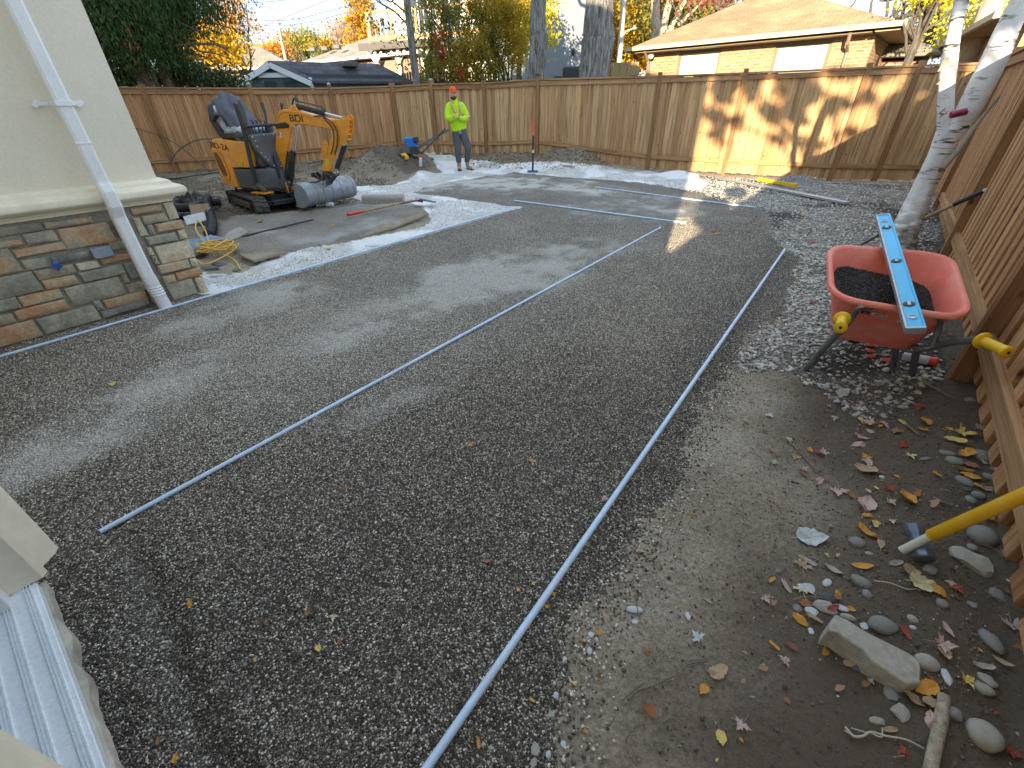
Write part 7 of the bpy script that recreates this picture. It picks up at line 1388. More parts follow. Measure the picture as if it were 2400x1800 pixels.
for (ax_, ay_), (tx_, ty_) in (((-.10, 0), (-.105, -.17)), ((.118, .05), (.205, -.08))):
    b = skin('boot', [((ax_, ay_, .20), .058), ((ax_, ay_, .12), .054), ((ax_, ay_, .06), .052), (((ax_ + tx_) / 2, (ay_ + ty_) / 2, .05), (.05, .045)), ((tx_, ty_, .042), (.048, .036))], [(0, 1), (1, 2), (2, 3), (3, 4)], M_BOOT, man)
    dx, dy = tx_ - ax_, ty_ - ay_; q = math.atan2(dy, dx); MB().box(((ax_ + tx_) / 2, (ay_ + ty_) / 2, .008), (.27, .10, .024), Matrix.Rotation(q, 3, 'Z')).build('sole', M_SOLE, b, bevel=.01)
bn = MB(); Hc = Vector(J['hm']) + Vector((-.003, 0, .01)); prof = [(.088, -.02), (.095, -.015), (.097, .012), (.093, .03), (.092, .05), (.084, .085), (.065, .112), (.035, .128), (.0, .132)]
bn.lathe(prof, (0, 0, 0), 20); bo = bn.build('beanie', M_BEANIE, man, smooth=True, autos=60); bo.location = Hc + Vector((0, .022, .034)); bo.scale = (.90, 1.02, .80); bo.rotation_euler = (R(17), R(3), 0)
MB().lathe([(.099, -.02), (.102, 0), (.099, .028), (.09, .03)], (0, 0, 0), 20).build('fold', M_BEANIE, bo, smooth=True)
fy = J['hm'][1] - .088
skin('beard', [((-.172, -.03, 1.565), (.022, .03)), ((-.16, -.07, 1.52), (.024, .028)), ((-.118, -.095, 1.498), (.036, .026)), ((-.078, -.07, 1.52), (.024, .028)), ((-.066, -.03, 1.565), (.022, .03)), ((-.118, -.09, 1.475), (.028, .022))], [(0, 1), (1, 2), (2, 3), (3, 4), (2, 5)], M_BEARD, man, root=2)
MB().tube([(-.118, fy - .0, 1.61), (-.118, fy - .018, 1.585), (-.118, fy - .014, 1.573)], [.007, .012, .010], 8).build('nose', M_SKIN, man, smooth=True)
for s in (-1, 1):
    MB().bar((-.118 + s * .045, fy + .012, 1.625), (-.118 + s * .014, fy + .002, 1.622), .008, .008).build('eyebrow', M_BEARD, man)
    MB().lathe([(0, -.006), (.009, -.003), (.01, 0), (.0, .006)], (-.118 + s * .030, fy + .012, 1.608), 10, rot=Matrix.Rotation(R(90), 3, 'X')).build('eye', plain('eye', (.05, .04, .035), .2), man, smooth=True)
    MB().lathe([(0, -.01), (.016, -.005), (.014, .006), (0, .01)], (-.118 + s * .083, .01, 1.59), 10, rot=Matrix.Rotation(R(90), 3, 'Y')).build('ear', M_SKIN, man, smooth=True)
MB().bar((-.138, fy + .004, 1.553), (-.098, fy + .004, 1.553), .012, .009).build('moustache', M_BEARD, man, bevel=.003); MB().bar((-.133, fy + .000, 1.543), (-.103, fy + .000, 1.543), .010, .006).build('mouth', plain('lips', (.40, .16, .13), .6), man, bevel=.002)
# reflective tape: shoulder straps, sleeve bands, waist line, drawstring
def strap(pts, w, nm='reflective_stripe'):
    pts = curve_pts(pts, 5)
    for ww, off, mt, nn_ in ((w * 1.7, 0, M_ORT, 'orange_edging'), (w, .004, M_REFL, nm)):
        mb = MB()
        for i, p in enumerate(pts):
            t = (pts[min(i + 1, len(pts) - 1)] - pts[max(i - 1, 0)]).normalized(); c = Vector((J['ch'][0], .02, p.z)); nrm = (p - c).normalized(); sd_ = t.cross(nrm).normalized()
            for k in (-1, 1): mb.v.append(tuple(p + sd_ * ww / 2 * k + nrm * off))
        for i in range(len(pts) - 1): mb.f.append((2 * i, 2 * i + 1, 2 * i + 3, 2 * i + 2)); mb.m.append(0)
        o = mb.build(nn_, mt, man, smooth=True); o.modifiers.new('t', 'SOLIDIFY').thickness = .005
strap([(-.175, .05, 1.46), (-.185, -.05, 1.44), (-.175, -.115, 1.38), (-.13, -.155, 1.28), (-.10, -.165, 1.22)], .028); strap([(-.01, .05, 1.45), (.0, -.05, 1.43), (.01, -.11, 1.38), (.015, -.145, 1.30), (.015, -.15, 1.24)], .028)
def band(c, d, r, w, nm='sleeve_band'):
    rot = Vector(d).to_track_quat('Z', 'Y').to_matrix()
    MB().lathe([(r, -w * .9), (r, w * .9)], c, 16, rot=rot).build('orange_edging', M_ORT, man, smooth=True); MB().lathe([(r + .003, -w / 2), (r + .003, w / 2)], c, 16, rot=rot).build(nm, M_REFL, man, smooth=True)
band((-.15, -.17, 1.15), (.22, -.13, .04), .066, .035); band((.165, -.075, 1.14), (.0, -.3, -.9), .078, .035)
MB().lathe([(.0, 0), (.182, 0), (.182, .014), (0, .014)], (0, 0, 0), 24).build('waist_trim', M_ORT, man, smooth=True).matrix_local = Matrix.Translation((-.055, 0, 1.055)) @ Matrix.Diagonal((.96, .78, 1, 1))
for dx in (-.012, .012): MB().tube([(-.03, -.115, .90), (-.03 + dx, -.135, .87), (-.03 + dx * 2.2, -.125, .80)], .006, 6).build('drawstring', M_STW, man)
man.scale = (HS, HS, HS)
# ================================================================ trees
def crown(name, parent, mat, blobs, n, size, droop=0.0, clump=.22, aspect=.6, seed=1, per=28):
    rs = np.random.RandomState(seed); vol = np.array([b[1][0] * b[1][1] * b[1][2] for b in blobs]) ** .75; cnt = (n * vol / vol.sum()).astype(int); C = []
    for (c, r), k in zip(blobs, cnt):
        m = max(1, k // per); d = rs.normal(size=(m, 3)); d /= np.linalg.norm(d, axis=1)[:, None]; rad = rs.rand(m) ** .45; cen = d * rad[:, None] * np.array(r) + np.array(c)
        idx = rs.randint(0, m, k); off = rs.normal(size=(k, 3)) * clump * (.5 + rs.rand(m)[idx][:, None]); off[:, 2] *= (.6 + droop); C.append(cen[idx] + off)
    C = np.concatenate(C); k = len(C); a = rs.normal(size=(k, 3)); 
    if droop: a = a * .35; a[:, 2] -= 1.0 * droop
    a /= np.linalg.norm(a, axis=1)[:, None]; b = np.cross(a, rs.normal(size=(k, 3))); b /= np.linalg.norm(b, axis=1)[:, None]
    s = size * (.6 + .8 * rs.rand(k))[:, None]; A = a * s / 2; B = b * s * aspect / 2
    V = np.stack([C - A, C + B * .9 + A * .1, C + A, C - B * .9 + A * .1], 1).reshape(-1, 3); F = np.arange(k * 4).reshape(-1, 4)
    return np_mesh(name, V, F, mat, parent)
def limb(mbx, a, b, r0, r1, n=7, wob=.08, rs=random):
    a = Vector(a); b = Vector(b); L = (b - a).length; pts = [a.lerp(b, i / n) + Vector((rs.uniform(-1, 1), rs.uniform(-1, 1), rs.uniform(-1, 1))) * wob * L * .5 * math.sin(math.pi * i / n) for i in range(n + 1)]
    mbx.tube(curve_pts(pts, 3), [r0 + (r1 - r0) * i / (3 * n) for i in range(3 * n + 1)], 9); return pts
B_GREY = bark_mat('grey ridged bark', (.06, .055, .05), (.40, .38, .35), (20, 20, 2.8), 1.0, .08); B_BROWN = bark_mat('brown cedar bark', (.10, .065, .05), (.26, .18, .14), (22, 22, 2), .9, .03); B_PALE = bark_mat('pale bark', (.30, .25, .18), (.55, .47, .36), (6, 6, 3), .5, .02); B_DARK = bark_mat('dark twig bark', (.05, .04, .035), (.13, .11, .09), (20, 20, 4), .5, .01)
def tree(name, base, label, trunk_pts, mat, cat='tree', group=None):
    e = empty(name, base, 0, label, cat, group); return e
def rel(e, p): return Vector(p) - Vector(e.location)
def ridged_trunk(e, pts, rads, mat, seg=28, amp=.09, seed=3):
    C = curve_pts([rel(e, p) for p in pts], 14); n = len(C); rr = np.interp(np.linspace(0, len(rads) - 1, n), range(len(rads)), rads); mb = MB(); mb.tube(C, list(rr), seg)
    for i, v in enumerate(mb.v):
        k = i // seg; c = C[k]; d = Vector(v) - c; ang = (i % seg) / seg * 6.283
        q = mn.noise(Vector((math.cos(ang) * 2.2, math.sin(ang) * 2.2, c.z * .8 + seed))) * amp * 1.8 + mn.noise(Vector((math.cos(ang) * 7, math.sin(ang) * 7, c.z * 2.2 + seed))) * amp * .9
        mb.v[i] = tuple(c + d * (1 + q))
    return mb.build('trunk', mat, e, smooth=True, autos=70)
def px_r(p, w):                                    # radius of something w px wide at point p
    return w * (CM @ np.array([p[0], p[1], p[2] - CAMH]))[2] / FPX / 2
# two thick grey maple trunks just behind the back fence
for px0, w0, px1, w1, lb, sd_ in ((1256, 37, 1263, 35, 'left and thinner of two grey ridged maple trunks behind the back fence', 2), (1391, 66, 1407, 62, 'right and thicker of two grey ridged maple trunks behind the back fence', 5)):
    a = AT(px0, 182, 15.2); b = AT(px1, 0, 15.2); e = empty('maple_tree', (a.x, a.y, 0), 0, lb, 'tree'); d = (b - a); up_ = b + d * 2.6 + Vector((.2, .3, 0)); r0, r1 = px_r(a, w0), px_r(b, w1)
    ridged_trunk(e, [Vector((a.x, a.y, -.2)) , a, a.lerp(b, .5) + Vector((.05, 0, 0)), b, up_], [r0 * 1.15, r0, r0 * 1.03, r1, r1 * .7], B_GREY, seed=sd_)
    mb = MB(); rs = random.Random(sd_)
    for k in range(5): q = up_.lerp(b, rs.random() * .5); limb(mb, rel(e, q), rel(e, q + Vector((rs.uniform(-3, 3), rs.uniform(-1.5, 3), rs.uniform(1.5, 4)))), .12, .03, rs=rs)
    mb.build('branch', B_GREY, e, smooth=True)
    crown('crown', e, leaf_mat('maple crown %d' % sd_, [(.45, .22, .03), (.5, .3, .05), (.3, .25, .04)]), [(tuple(rel(e, up_ + Vector((0, 1, 3)))), (3.5, 3, 2.2))], 5000, .16, seed=sd_)
# thin leaning grey trunk and stems at the left of the shrub
a = AT(977, 198, 16); b = AT(953, 0, 16); e = empty('young_tree', (a.x, a.y, 0), 0, 'slim straight grey trunk behind the fence, left of the big shrub', 'tree'); ridged_trunk(e, [Vector((a.x + .05, a.y, -.1)), a, b, b + (b - a) * 1.2], [.13, .115, .10, .07], B_GREY, 14, .04)
mb = MB(); rs = random.Random(9)
for k in range(8): q = a.lerp(b, .35 + k * .12); limb(mb, rel(e, q), rel(e, q + Vector((rs.uniform(-1.6, 1.2), rs.uniform(-.5, .5), rs.uniform(.3, 1.2)))), .03, .006, rs=rs)
mb.build('branch', B_DARK, e, smooth=True); crown('crown', e, leaf_mat('sparse green leaf', [(.10, .14, .03), (.2, .22, .05), (.35, .25, .05)]), [(tuple(rel(e, AT(930, 55, 16))), (1.4, .8, 1.2)), (tuple(rel(e, AT(985, 60, 16))), (.9, .8, 1.2))], 900, .09, seed=4)
# big yellow green shrub tree
e = empty('shrub', AT(1100, 190, 17.2), 0, 'large yellow green shrub with many stems filling the middle behind the back fence', 'shrub'); e.location.z = 0; mb = MB(); rs = random.Random(12)
for k in range(26):
    p0 = AT(rs.uniform(985, 1225), 195, 17.0 + rs.random() * .8); p0.z = 0; x1 = rs.uniform(965, 1245); p1 = AT(x1, rs.uniform(-60, 40), 17.2 + rs.uniform(-.6, .8)); limb(mb, rel(e, p0), rel(e, p1), .045 + .03 * rs.random(), .012, 8, .10, rs)
mb.build('stem', B_DARK, e, smooth=True)
M_SHR1 = leaf_mat('shrub leaf green', [(.10, .13, .02), (.19, .20, .03), (.30, .27, .035), (.14, .17, .03), (.42, .33, .04), (.24, .24, .04)], .35); M_SHR2 = leaf_mat('shrub leaf yellow', [(.34, .27, .03), (.48, .34, .03), (.24, .22, .03), (.55, .36, .03), (.40, .22, .03)], .4)
def bb(e, px, py, D, r): return (tuple(rel(e, AT(px, py, D))), r)
crown('foliage', e, M_SHR1, [bb(e, 1010, 115, 16.8, (.35, .6, .6)), bb(e, 1050, 60, 17.2, (.5, .8, .7)), bb(e, 1060, 150, 16.7, (.6, .6, .4)), bb(e, 1140, 90, 17, (.8, .8, 1.0)), bb(e, 1170, 150, 16.8, (.5, .6, .5)), bb(e, 1060, 0, 17.5, (1.2, .8, .8)), bb(e, 1000, 180, 16.6, (.4, .4, .4))], 21000, .06, .35, .11, seed=21, per=70)
crown('foliage', e, M_SHR2, [bb(e, 1150, 30, 17, (.8, .8, .7)), bb(e, 1195, 70, 16.8, (.5, .7, .9)), bb(e, 1205, 110, 16.6, (.3, .5, .5)), bb(e, 1110, 110, 16.5, (.7, .5, .6)), bb(e, 1090, 165, 16.5, (1.0, .4, .5)), bb(e, 1190, 10, 17.4, (1.0, .9, .9))], 21000, .06, .35, .11, seed=22, per=70)
crown('foliage', e, leaf_mat('shrub leaf red', [(.35, .07, .03), (.5, .16, .05)]), [bb(e, 1030, 95, 16.2, (.14, .2, .5)), bb(e, 1072, 165, 16.2, (.2, .2, .2))], 350, .08, .4, .08, seed=23)
# bright yellow tree right behind the left trunk
def simple_tree(px, py, D, r, cols, n, size, label, name='maple_tree', zb=0, trunk=True, cat='tree', clump=.5, seed=None, group=None, tmat=None, trans=.35, extra=()):
    c = AT(px, py, D); e = empty(name, (c.x, c.y, -.25), 0, label, cat, group)
    if trunk:
        mb = MB(); rs = random.Random(int(px)); limb(mb, (0, 0, 0), rel(e, c), .02 * D * .35, .08, 8, .05, rs)
        for k in range(9): q = rel(e, c) * rs.uniform(.45, .95); limb(mb, q, rel(e, c) + Vector((rs.uniform(-1, 1) * r[0], rs.uniform(-1, 1) * r[1], rs.uniform(-.2, 1) * r[2])), .05 * D / 20, .015, 5, .1, rs)
        mb.build('trunk', tmat or B_DARK, e, smooth=True)
    bl_ = [(tuple(rel(e, c)), r)] + [(tuple(rel(e, AT(a, b, D))), q) for a, b, q in extra]
    crown('crown', e, leaf_mat('leaf %d %d' % (px, py), cols, trans), bl_, n, size, 0, clump, seed=seed or int(px + py)); return e
YEL = [(.62, .38, .02), (.75, .48, .03), (.55, .30, .02), (.80, .55, .06), (.45, .33, .04)]; ORG = [(.60, .24, .03), (.70, .32, .05), (.50, .18, .03), (.72, .42, .08)]; OLV = [(.20, .22, .05), (.34, .32, .07), (.14, .17, .04), (.45, .38, .08)]
simple_tree(1222, 40, 21, (.55, .8, 1.4), [(.50, .52, .04), (.62, .58, .05), (.7, .5, .04), (.3, .36, .05)], 6000, .13, 'bright lime yellow tree showing on both sides of the thinner grey trunk', clump=.22, extra=((1284, 45, (.12, .4, .7)), (1280, 90, (.1, .3, .3))))
simple_tree(1490, 50, 34, (4.2, 2.5, 2.6), YEL, 14000, .24, 'golden yellow tree between the thicker grey trunk and the brick bungalow', extra=((1465, 105, (2.5, 2, 1.8)), (1540, 100, (2.2, 2, 1.6)), (1520, 20, (3, 2, 2))))
simple_tree(1600, 10, 30, (3.0, 2, 1.8), OLV, 5000, .2, 'olive green tree behind the left end of the bungalow roof', extra=((1570, 30, (1.5, 1.5, 1.2)),))
simple_tree(845, 40, 42, (1.1, 1.2, 2.2), YEL + ORG, 5200, .2, 'glowing orange yellow tree left of the white deck house', clump=.28, extra=((862, 92, (1.0, 1, .9)), (838, 98, (.9, .9, .7))))
simple_tree(797, 78, 55, (1.5, 1.5, 1.3), [(.60, .36, .24), (.66, .46, .32), (.5, .28, .18)], 1300, .22, 'pinkish orange half bare tree beside the two small conifers', clump=.35)
simple_tree(690, 108, 70, (2.4, 2, 1.3), ORG, 3200, .32, 'orange tree right of the utility pole', extra=((645, 122, (1.6, 2, .7)),))
simple_tree(625, 122, 74, (2.0, 2, .8), YEL, 1800, .32, 'low yellow tree left of the utility pole base', extra=((602, 132, (1.6, 2, .4)),))
simple_tree(712, 100, 62, (1.4, 1.6, 1.5), OLV, 1900, .26, 'olive green tree between the orange tree and the conifers')
simple_tree(762, 110, 58, (1.3, 1.4, .5), YEL, 1300, .24, 'small yellow tree right at the foot of the conifers')
simple_tree(592, 104, 80, (2.2, 2, 1.4), [(.42, .36, .30), (.5, .42, .34)], 350, .25, 'nearly bare pale tree left of the utility pole')
for px, py, D, h, lb in ((733, 62, 56, 5.6, 'left and taller of two small conifers on the skyline'), (763, 63, 58, 5.2, 'right and paler of two small conifers on the skyline')):
    c = AT(px, py, D); e = empty('conifer', (c.x, c.y, -.25), 0, lb, 'tree'); MB().tube([(0, 0, 0), (0, 0, c.z + .2)], [.15, .03], 8).build('trunk', B_DARK, e)
    bl_ = [((0, 0, c.z - .3 - k * .62), (.14 + k * .20, .14 + k * .20, .42)) for k in range(9)]; crown('foliage', e, leaf_mat('conifer %d' % px, [(.16, .18, .05), (.26, .25, .07), (.12, .15, .05)]), bl_, 4200, .2, .5, .16, seed=px)
# cedar behind the left fence
e = empty('cedar_tree', AT(365, 200, 16.6), 0, 'dark green cedar with two brown trunks behind the left fence', 'tree'); e.location.z = 0
for (x0, y0, x1, y1, w) in ((352, 202, 262, 20, 44), (396, 202, 372, 100, 25)):
    a = AT(x0, y0, 16.6); b = AT(x1, y1, 16.6); mbt = ridged_trunk(e, [Vector((a.x + .1, a.y, -.2)), a, a.lerp(b, .5), b, b + (b - a) * .8], [px_r(a, w) * 1.1, px_r(a, w), px_r(a, w) * .9, px_r(a, w) * .7, .1], B_BROWN, 16, .05)
mb = MB(); rs = random.Random(31)
for k in range(34):
    a = AT(rs.uniform(230, 400), rs.uniform(0, 110), 16.6); b = AT(a.x * 0 + rs.uniform(190, 560), rs.uniform(-10, 170), 16.6 + rs.uniform(-1.2, 1.2)); limb(mb, rel(e, a), rel(e, b), .05, .01, 6, .15, rs)
mb.build('branch', B_BROWN, e, smooth=True)
CG = [(.035, .075, .022), (.055, .11, .03), (.08, .15, .04), (.03, .06, .02), (.10, .17, .05), (.045, .09, .03)]
crown('foliage', e, leaf_mat('cedar spray', CG, .25), [bb(e, 240, 40, 16.4, (1.1, 1.0, .9)), bb(e, 330, 45, 16, (.9, .9, .9)), bb(e, 300, 95, 16.0, (.6, .6, .4)), bb(e, 245, 110, 16.6, (.6, .8, .5)), bb(e, 385, 45, 16.4, (.55, .8, .8)), bb(e, 385, 105, 16.8, (.25, .5, .45)), bb(e, 430, 5, 16.8, (.8, .7, .3)), bb(e, 245, 180, 17.6, (.8, .6, .5)), bb(e, 300, -40, 16.5, (2, 1.2, .8))], 60000, .105, .9, .15, .26, 41, 60)
crown('foliage', e, leaf_mat('cedar spray sparse', CG[:4], .25), [bb(e, 500, 20, 16.6, (.9, .8, .3)), bb(e, 470, 60, 16.8, (.6, .7, .3)), bb(e, 540, 55, 16.6, (.35, .5, .35)), bb(e, 480, -30, 16.6, (1.5, 1, .4))], 3600, .09, .9, .13, .3, 42)
crown('foliage', e, leaf_mat('cedar rust', [(.35, .10, .04), (.30, .14, .05)], .2), [bb(e, 290, 70, 15.6, (1.2, .4, .8)), bb(e, 390, 90, 15.9, (.4, .4, .5))], 380, .09, .8, .08, .4, 43)
simple_tree(490, 186, 17.2, (1.0, .7, .25), [(.03, .055, .025), (.05, .085, .035), (.08, .12, .05), (.25, .26, .12)], 12000, .075, 'dense dark green bush behind the left fence, right of the cedar', name='bush', cat='bush', clump=.17, extra=((365, 186, (1.3, .5, .35)), (250, 190, (1.0, .5, .35)), (430, 165, (.35, .6, .4)), (540, 196, (.35, .5, .12))))
simple_tree(470, 105, 26, (1.6, 1.5, .7), YEL, 9000, .13, 'bright yellow tree glowing through the cedar', clump=.3, extra=((500, 122, (1.3, 1.2, .5)), (425, 95, (.6, 1, .6))))
simple_tree(530, 30, 27, (1.0, 1.0, .6), ORG + [(.7, .6, .45)], 1700, .13, 'orange half bare tree at the right side of the cedar', clump=.3, extra=((560, 50, (.4, .6, .5)), (500, 60, (1, 1, .5))))
# pale forked sycamore behind the bungalow
e = empty('sycamore_tree', AT(1548, 60, 27), 0, 'pale forked trunk rising behind the left end of the bungalow roof', 'tree'); e.location.z = 0; mb = MB(); rs = random.Random(2)
f0 = AT(1545, 120, 27); f0b = Vector((f0.x, f0.y, 0)); limb(mb, rel(e, f0b), rel(e, AT(1540, 75, 27)), .36, .30, 5, .02, rs); limb(mb, rel(e, AT(1540, 78, 27)), rel(e, AT(1532, -60, 27)), .24, .16, 6, .04, rs); limb(mb, rel(e, AT(1552, 78, 27)), rel(e, AT(1585, -60, 27)), .20, .13, 6, .05, rs)
limb(mb, rel(e, AT(1570, 68, 27)), rel(e, AT(1625, -30, 27)), .12, .08, 6, .06, rs); limb(mb, rel(e, AT(1590, 60, 27)), rel(e, AT(1650, 0, 27)), .10, .04, 6, .06, rs); limb(mb, rel(e, AT(1560, 100, 27)), rel(e, AT(1575, 62, 27)), .2, .14, 4, .02, rs)
mb.build('trunk', B_PALE, e, smooth=True)
simple_tree(1690, -25, 24, (2.4, 1.4, 1.0), [(.32, .09, .06), (.42, .14, .08), (.25, .08, .06)], 1800, .13, 'dark red leaved tree above the bungalow roof at left')
# bare and yellow trees at upper right
e = empty('bare_tree', AT(2110, 60, 22), 0, 'bare dark branches above the right end of the bungalow roof', 'tree'); e.location.z = 0; mb = MB(); rs = random.Random(77)
for k in range(16):
    a = AT(rs.uniform(2000, 2200), 120, 22); b = AT(rs.uniform(1980, 2250), -50, 22 + rs.uniform(-1, 1)); limb(mb, rel(e, a), rel(e, b), .05 + .05 * rs.random(), .012, 7, .16, rs)
limb(mb, (0, 0, 0), rel(e, AT(2110, 110, 22)), .3, .15, 5, .03, rs); mb.build('branch', B_DARK, e, smooth=True)
simple_tree(2190, 80, 24, (1.0, .9, 1.0), [(.35, .42, .10), (.55, .52, .12), (.60, .58, .16), (.25, .32, .12)], 4200, .10, 'yellow green tree beyond the fence corner, left of the birch', clump=.25, tmat=B_PALE, extra=((2150, 75, (.6, .6, .5)), (2240, 60, (.8, .8, .9))))
simple_tree(2190, -8, 17, (.7, .5, .16), [(.70, .60, .03), (.78, .68, .05), (.55, .52, .04)], 1100, .09, 'vivid yellow leaves at the top edge left of the birch', clump=.16)
simple_tree(2290, 40, 21, (.9, .8, 1.1), [(.55, .52, .06), (.70, .6, .08), (.35, .42, .06)], 2600, .10, 'yellow green tree between the two birch stems', tmat=B_PALE)
a = AT(2280, 120, 19); e = empty('ash_tree', (a.x, a.y, 0), 0, 'rough brown trunk standing between the birch stems and the right roof', 'tree'); ridged_trunk(e, [Vector((a.x, a.y, 0)), AT(2280, 120, 19), AT(2320, 20, 19), AT(2362, -90, 19)], [.30, .27, .25, .2], B_PALE, 16, .06)
# ---------------------------------------------------------------- birch
m, nt, nd, ln, b_ = newmat('birch bark'); tc = nd.new('ShaderNodeTexCoord'); M_BIRCH = m
def _n(scale, vec, det=6, dis=0):
    mp = nd.new('ShaderNodeMapping'); mp.inputs['Scale'].default_value = vec; ln.new(tc.outputs['Object'], mp.inputs[0]); q = nd.new('ShaderNodeTexNoise'); q.inputs['Scale'].default_value = scale; q.inputs['Detail'].default_value = det; q.inputs['Distortion'].default_value = dis; ln.new(mp.outputs[0], q.inputs[0]); return q
n1 = _n(5, (1, 1, 1)); r1 = ramp(nd, [(.3, (.62, .60, .57)), (.6, (.80, .79, .78)), (.8, (.74, .66, .58))]); ln.new(n1.outputs['Fac'], r1.inputs[0])
n2 = _n(1, (4, 4, 26), 6, 1.2); n3 = _n(2.4, (1, 1, 1.3), 4); r2 = ramp(nd, [(.55, (0, 0, 0)), (.61, (1, 1, 1))]); ln.new(n2.outputs['Fac'], r2.inputs[0]); r3 = ramp(nd, [(.42, (0, 0, 0)), (.50, (1, 1, 1))]); ln.new(n3.outputs['Fac'], r3.inputs[0])
o_ = mix(nd, ln, r1.outputs[0], (.05, .045, .04), r2.outputs[0])
o2 = mix(nd, ln, r1.outputs[0], o_, r3.outputs[0])
sx = nd.new('ShaderNodeSeparateXYZ'); ln.new(tc.outputs['Object'], sx.inputs[0]); mr = nd.new('ShaderNodeMapRange'); mr.inputs[1].default_value = .75; mr.inputs[2].default_value = .1; ln.new(sx.outputs['Z'], mr.inputs[0])
n4 = _n(7, (1, 1, 3), 8); mu = nd.new('ShaderNodeMath'); mu.operation = 'MULTIPLY'; ln.new(mr.outputs[0], mu.inputs[0]); r4 = ramp(nd, [(.4, (0, 0, 0)), (.55, (1, 1, 1))]); ln.new(n4.outputs['Fac'], r4.inputs[0]); ln.new(r4.outputs[0], mu.inputs[1]); o3 = mix(nd, ln, o2, (.15, .12, .09), mu.outputs[0])
ln.new(o3, b_.inputs['Base Color']); b_.inputs['Roughness'].default_value = .7; bp = nd.new('ShaderNodeBump'); bp.inputs['Strength'].default_value = .5; bp.inputs['Distance'].default_value = .01; ln.new(n2.outputs['Fac'], bp.inputs['Height']); ln.new(bp.outputs[0], b_.inputs['Normal'])
def a8(x, y, D=6.2): return AT(2000 + x / 2.9625, y / 2.9625, D)
g_ = G(2100, 590); e = empty('birch_tree', (g_.x, g_.y, gz(g_.x, g_.y) - .02), 0, 'forked white birch leaning inside the yard behind the wheelbarrow', 'tree'); Dg = math.hypot(g_.x, g_.y)
def w8(x, y, w): return px_r(a8(x, y), w / 2.9625)
tr1 = [(g_.x, g_.y, -.05), a8(345, 1620, Dg), a8(480, 1320), a8(600, 1080), a8(668, 900)]
ridged_trunk(e, tr1, [.19, w8(345, 1620, 150), w8(480, 1320, 130), w8(600, 1080, 135), w8(668, 900, 140)], M_BIRCH, 24, .05, 1)
ridged_trunk(e, [a8(640, 960), a8(640, 800), a8(645, 640), a8(665, 420), a8(700, 220), a8(745, 30), a8(800, -250), a8(860, -700, 6.3)], [w8(640, 960, 90), w8(640, 800, 90), w8(645, 640, 86), w8(665, 420, 92), w8(700, 220, 74), w8(745, 30, 82), .06, .03], M_BIRCH, 20, .06, 7).name = 'stem'
ridged_trunk(e, [a8(680, 960), a8(780, 800), a8(880, 610), a8(985, 400), a8(1070, 200), a8(1165, 20), a8(1330, -300), a8(1500, -800, 6.4)], [w8(680, 960, 110), w8(780, 800, 140), w8(880, 610, 150), w8(985, 400, 150), w8(1070, 200, 135), w8(1165, 20, 130), .09, .05], M_BIRCH, 20, .05, 9).name = 'stem'
M_PEEL = plain('peeling bark', (.62, .45, .30), .8, var=.2)
for x, y, s_ in ((600, 460, 26), (592, 560, 22), (598, 770, 16), (620, 420, 14), (600, 800, 14)):
    p = a8(x, y, 6.05); mb = MB(); r_ = s_ / 2.96 * 6.3 / FPX * .42
    for i in range(5):
        for j in range(3): mb.v.append((( j - 1) * r_ * .6 + random.uniform(-.2, .2) * r_, -.006 * i - .003 * (i ** 1.5) - .01, (i - 2) * r_ * .8 * random.uniform(.8, 1.1)))
    for i in range(4):
        for j in range(2): q = i * 3 + j; mb.f.append((q, q + 1, q + 4, q + 3)); mb.m.append(0)
    o = mb.build('bark_peel', M_PEEL, e, smooth=True); o.location = rel(e, p)
# can stuck in the fork
p = a8(728, 787, 6.02); q = empty('drink_can', p, 0, 'dark red drink can wedged in the fork of the birch', 'can'); rc = Matrix.Rotation(R(78), 3, 'Y') @ Matrix.Rotation(R(10), 3, 'X')
M_CAN = plain('dark red can', (.30, .03, .07), .3, .3, var=.5, scale=40); MB().lathe([(0, -.062), (.024, -.056), (.029, -.048), (.029, .042), (.026, .052)], (0, 0, 0), 20, rot=rc).build('body', M_CAN, q, smooth=True)
MB().lathe([(.028, .058), (.028, .061), (.025, .061), (.024, .056), (0, .056)], (0, 0, 0), 20, rot=rc).build('lid', M_CHR, q, smooth=True)
# ================================================================ buildings beyond the fence
def brick_mat(name, c1, c2, mortar, sc=4.5):
    m, nt, nd, ln, b = newmat(name); tc = nd.new('ShaderNodeTexCoord'); br = nd.new('ShaderNodeTexBrick'); br.inputs['Scale'].default_value = sc; br.inputs['Mortar Size'].default_value = .035; br.inputs['Brick Width'].default_value = 1.0; br.inputs['Row Height'].default_value = .36
    setc(br.inputs['Color1'], c1); setc(br.inputs['Color2'], c2); setc(br.inputs['Mortar'], mortar); ln.new(tc.outputs['UV'], br.inputs['Vector']); ln.new(br.outputs['Color'], b.inputs['Base Color']); b.inputs['Roughness'].default_value = .9
    bp = nd.new('ShaderNodeBump'); bp.inputs['Strength'].default_value = .4; bp.inputs['Distance'].default_value = .01; bp.invert = True; ln.new(br.outputs['Fac'], bp.inputs['Height']); ln.new(bp.outputs[0], b.inputs['Normal']); return m
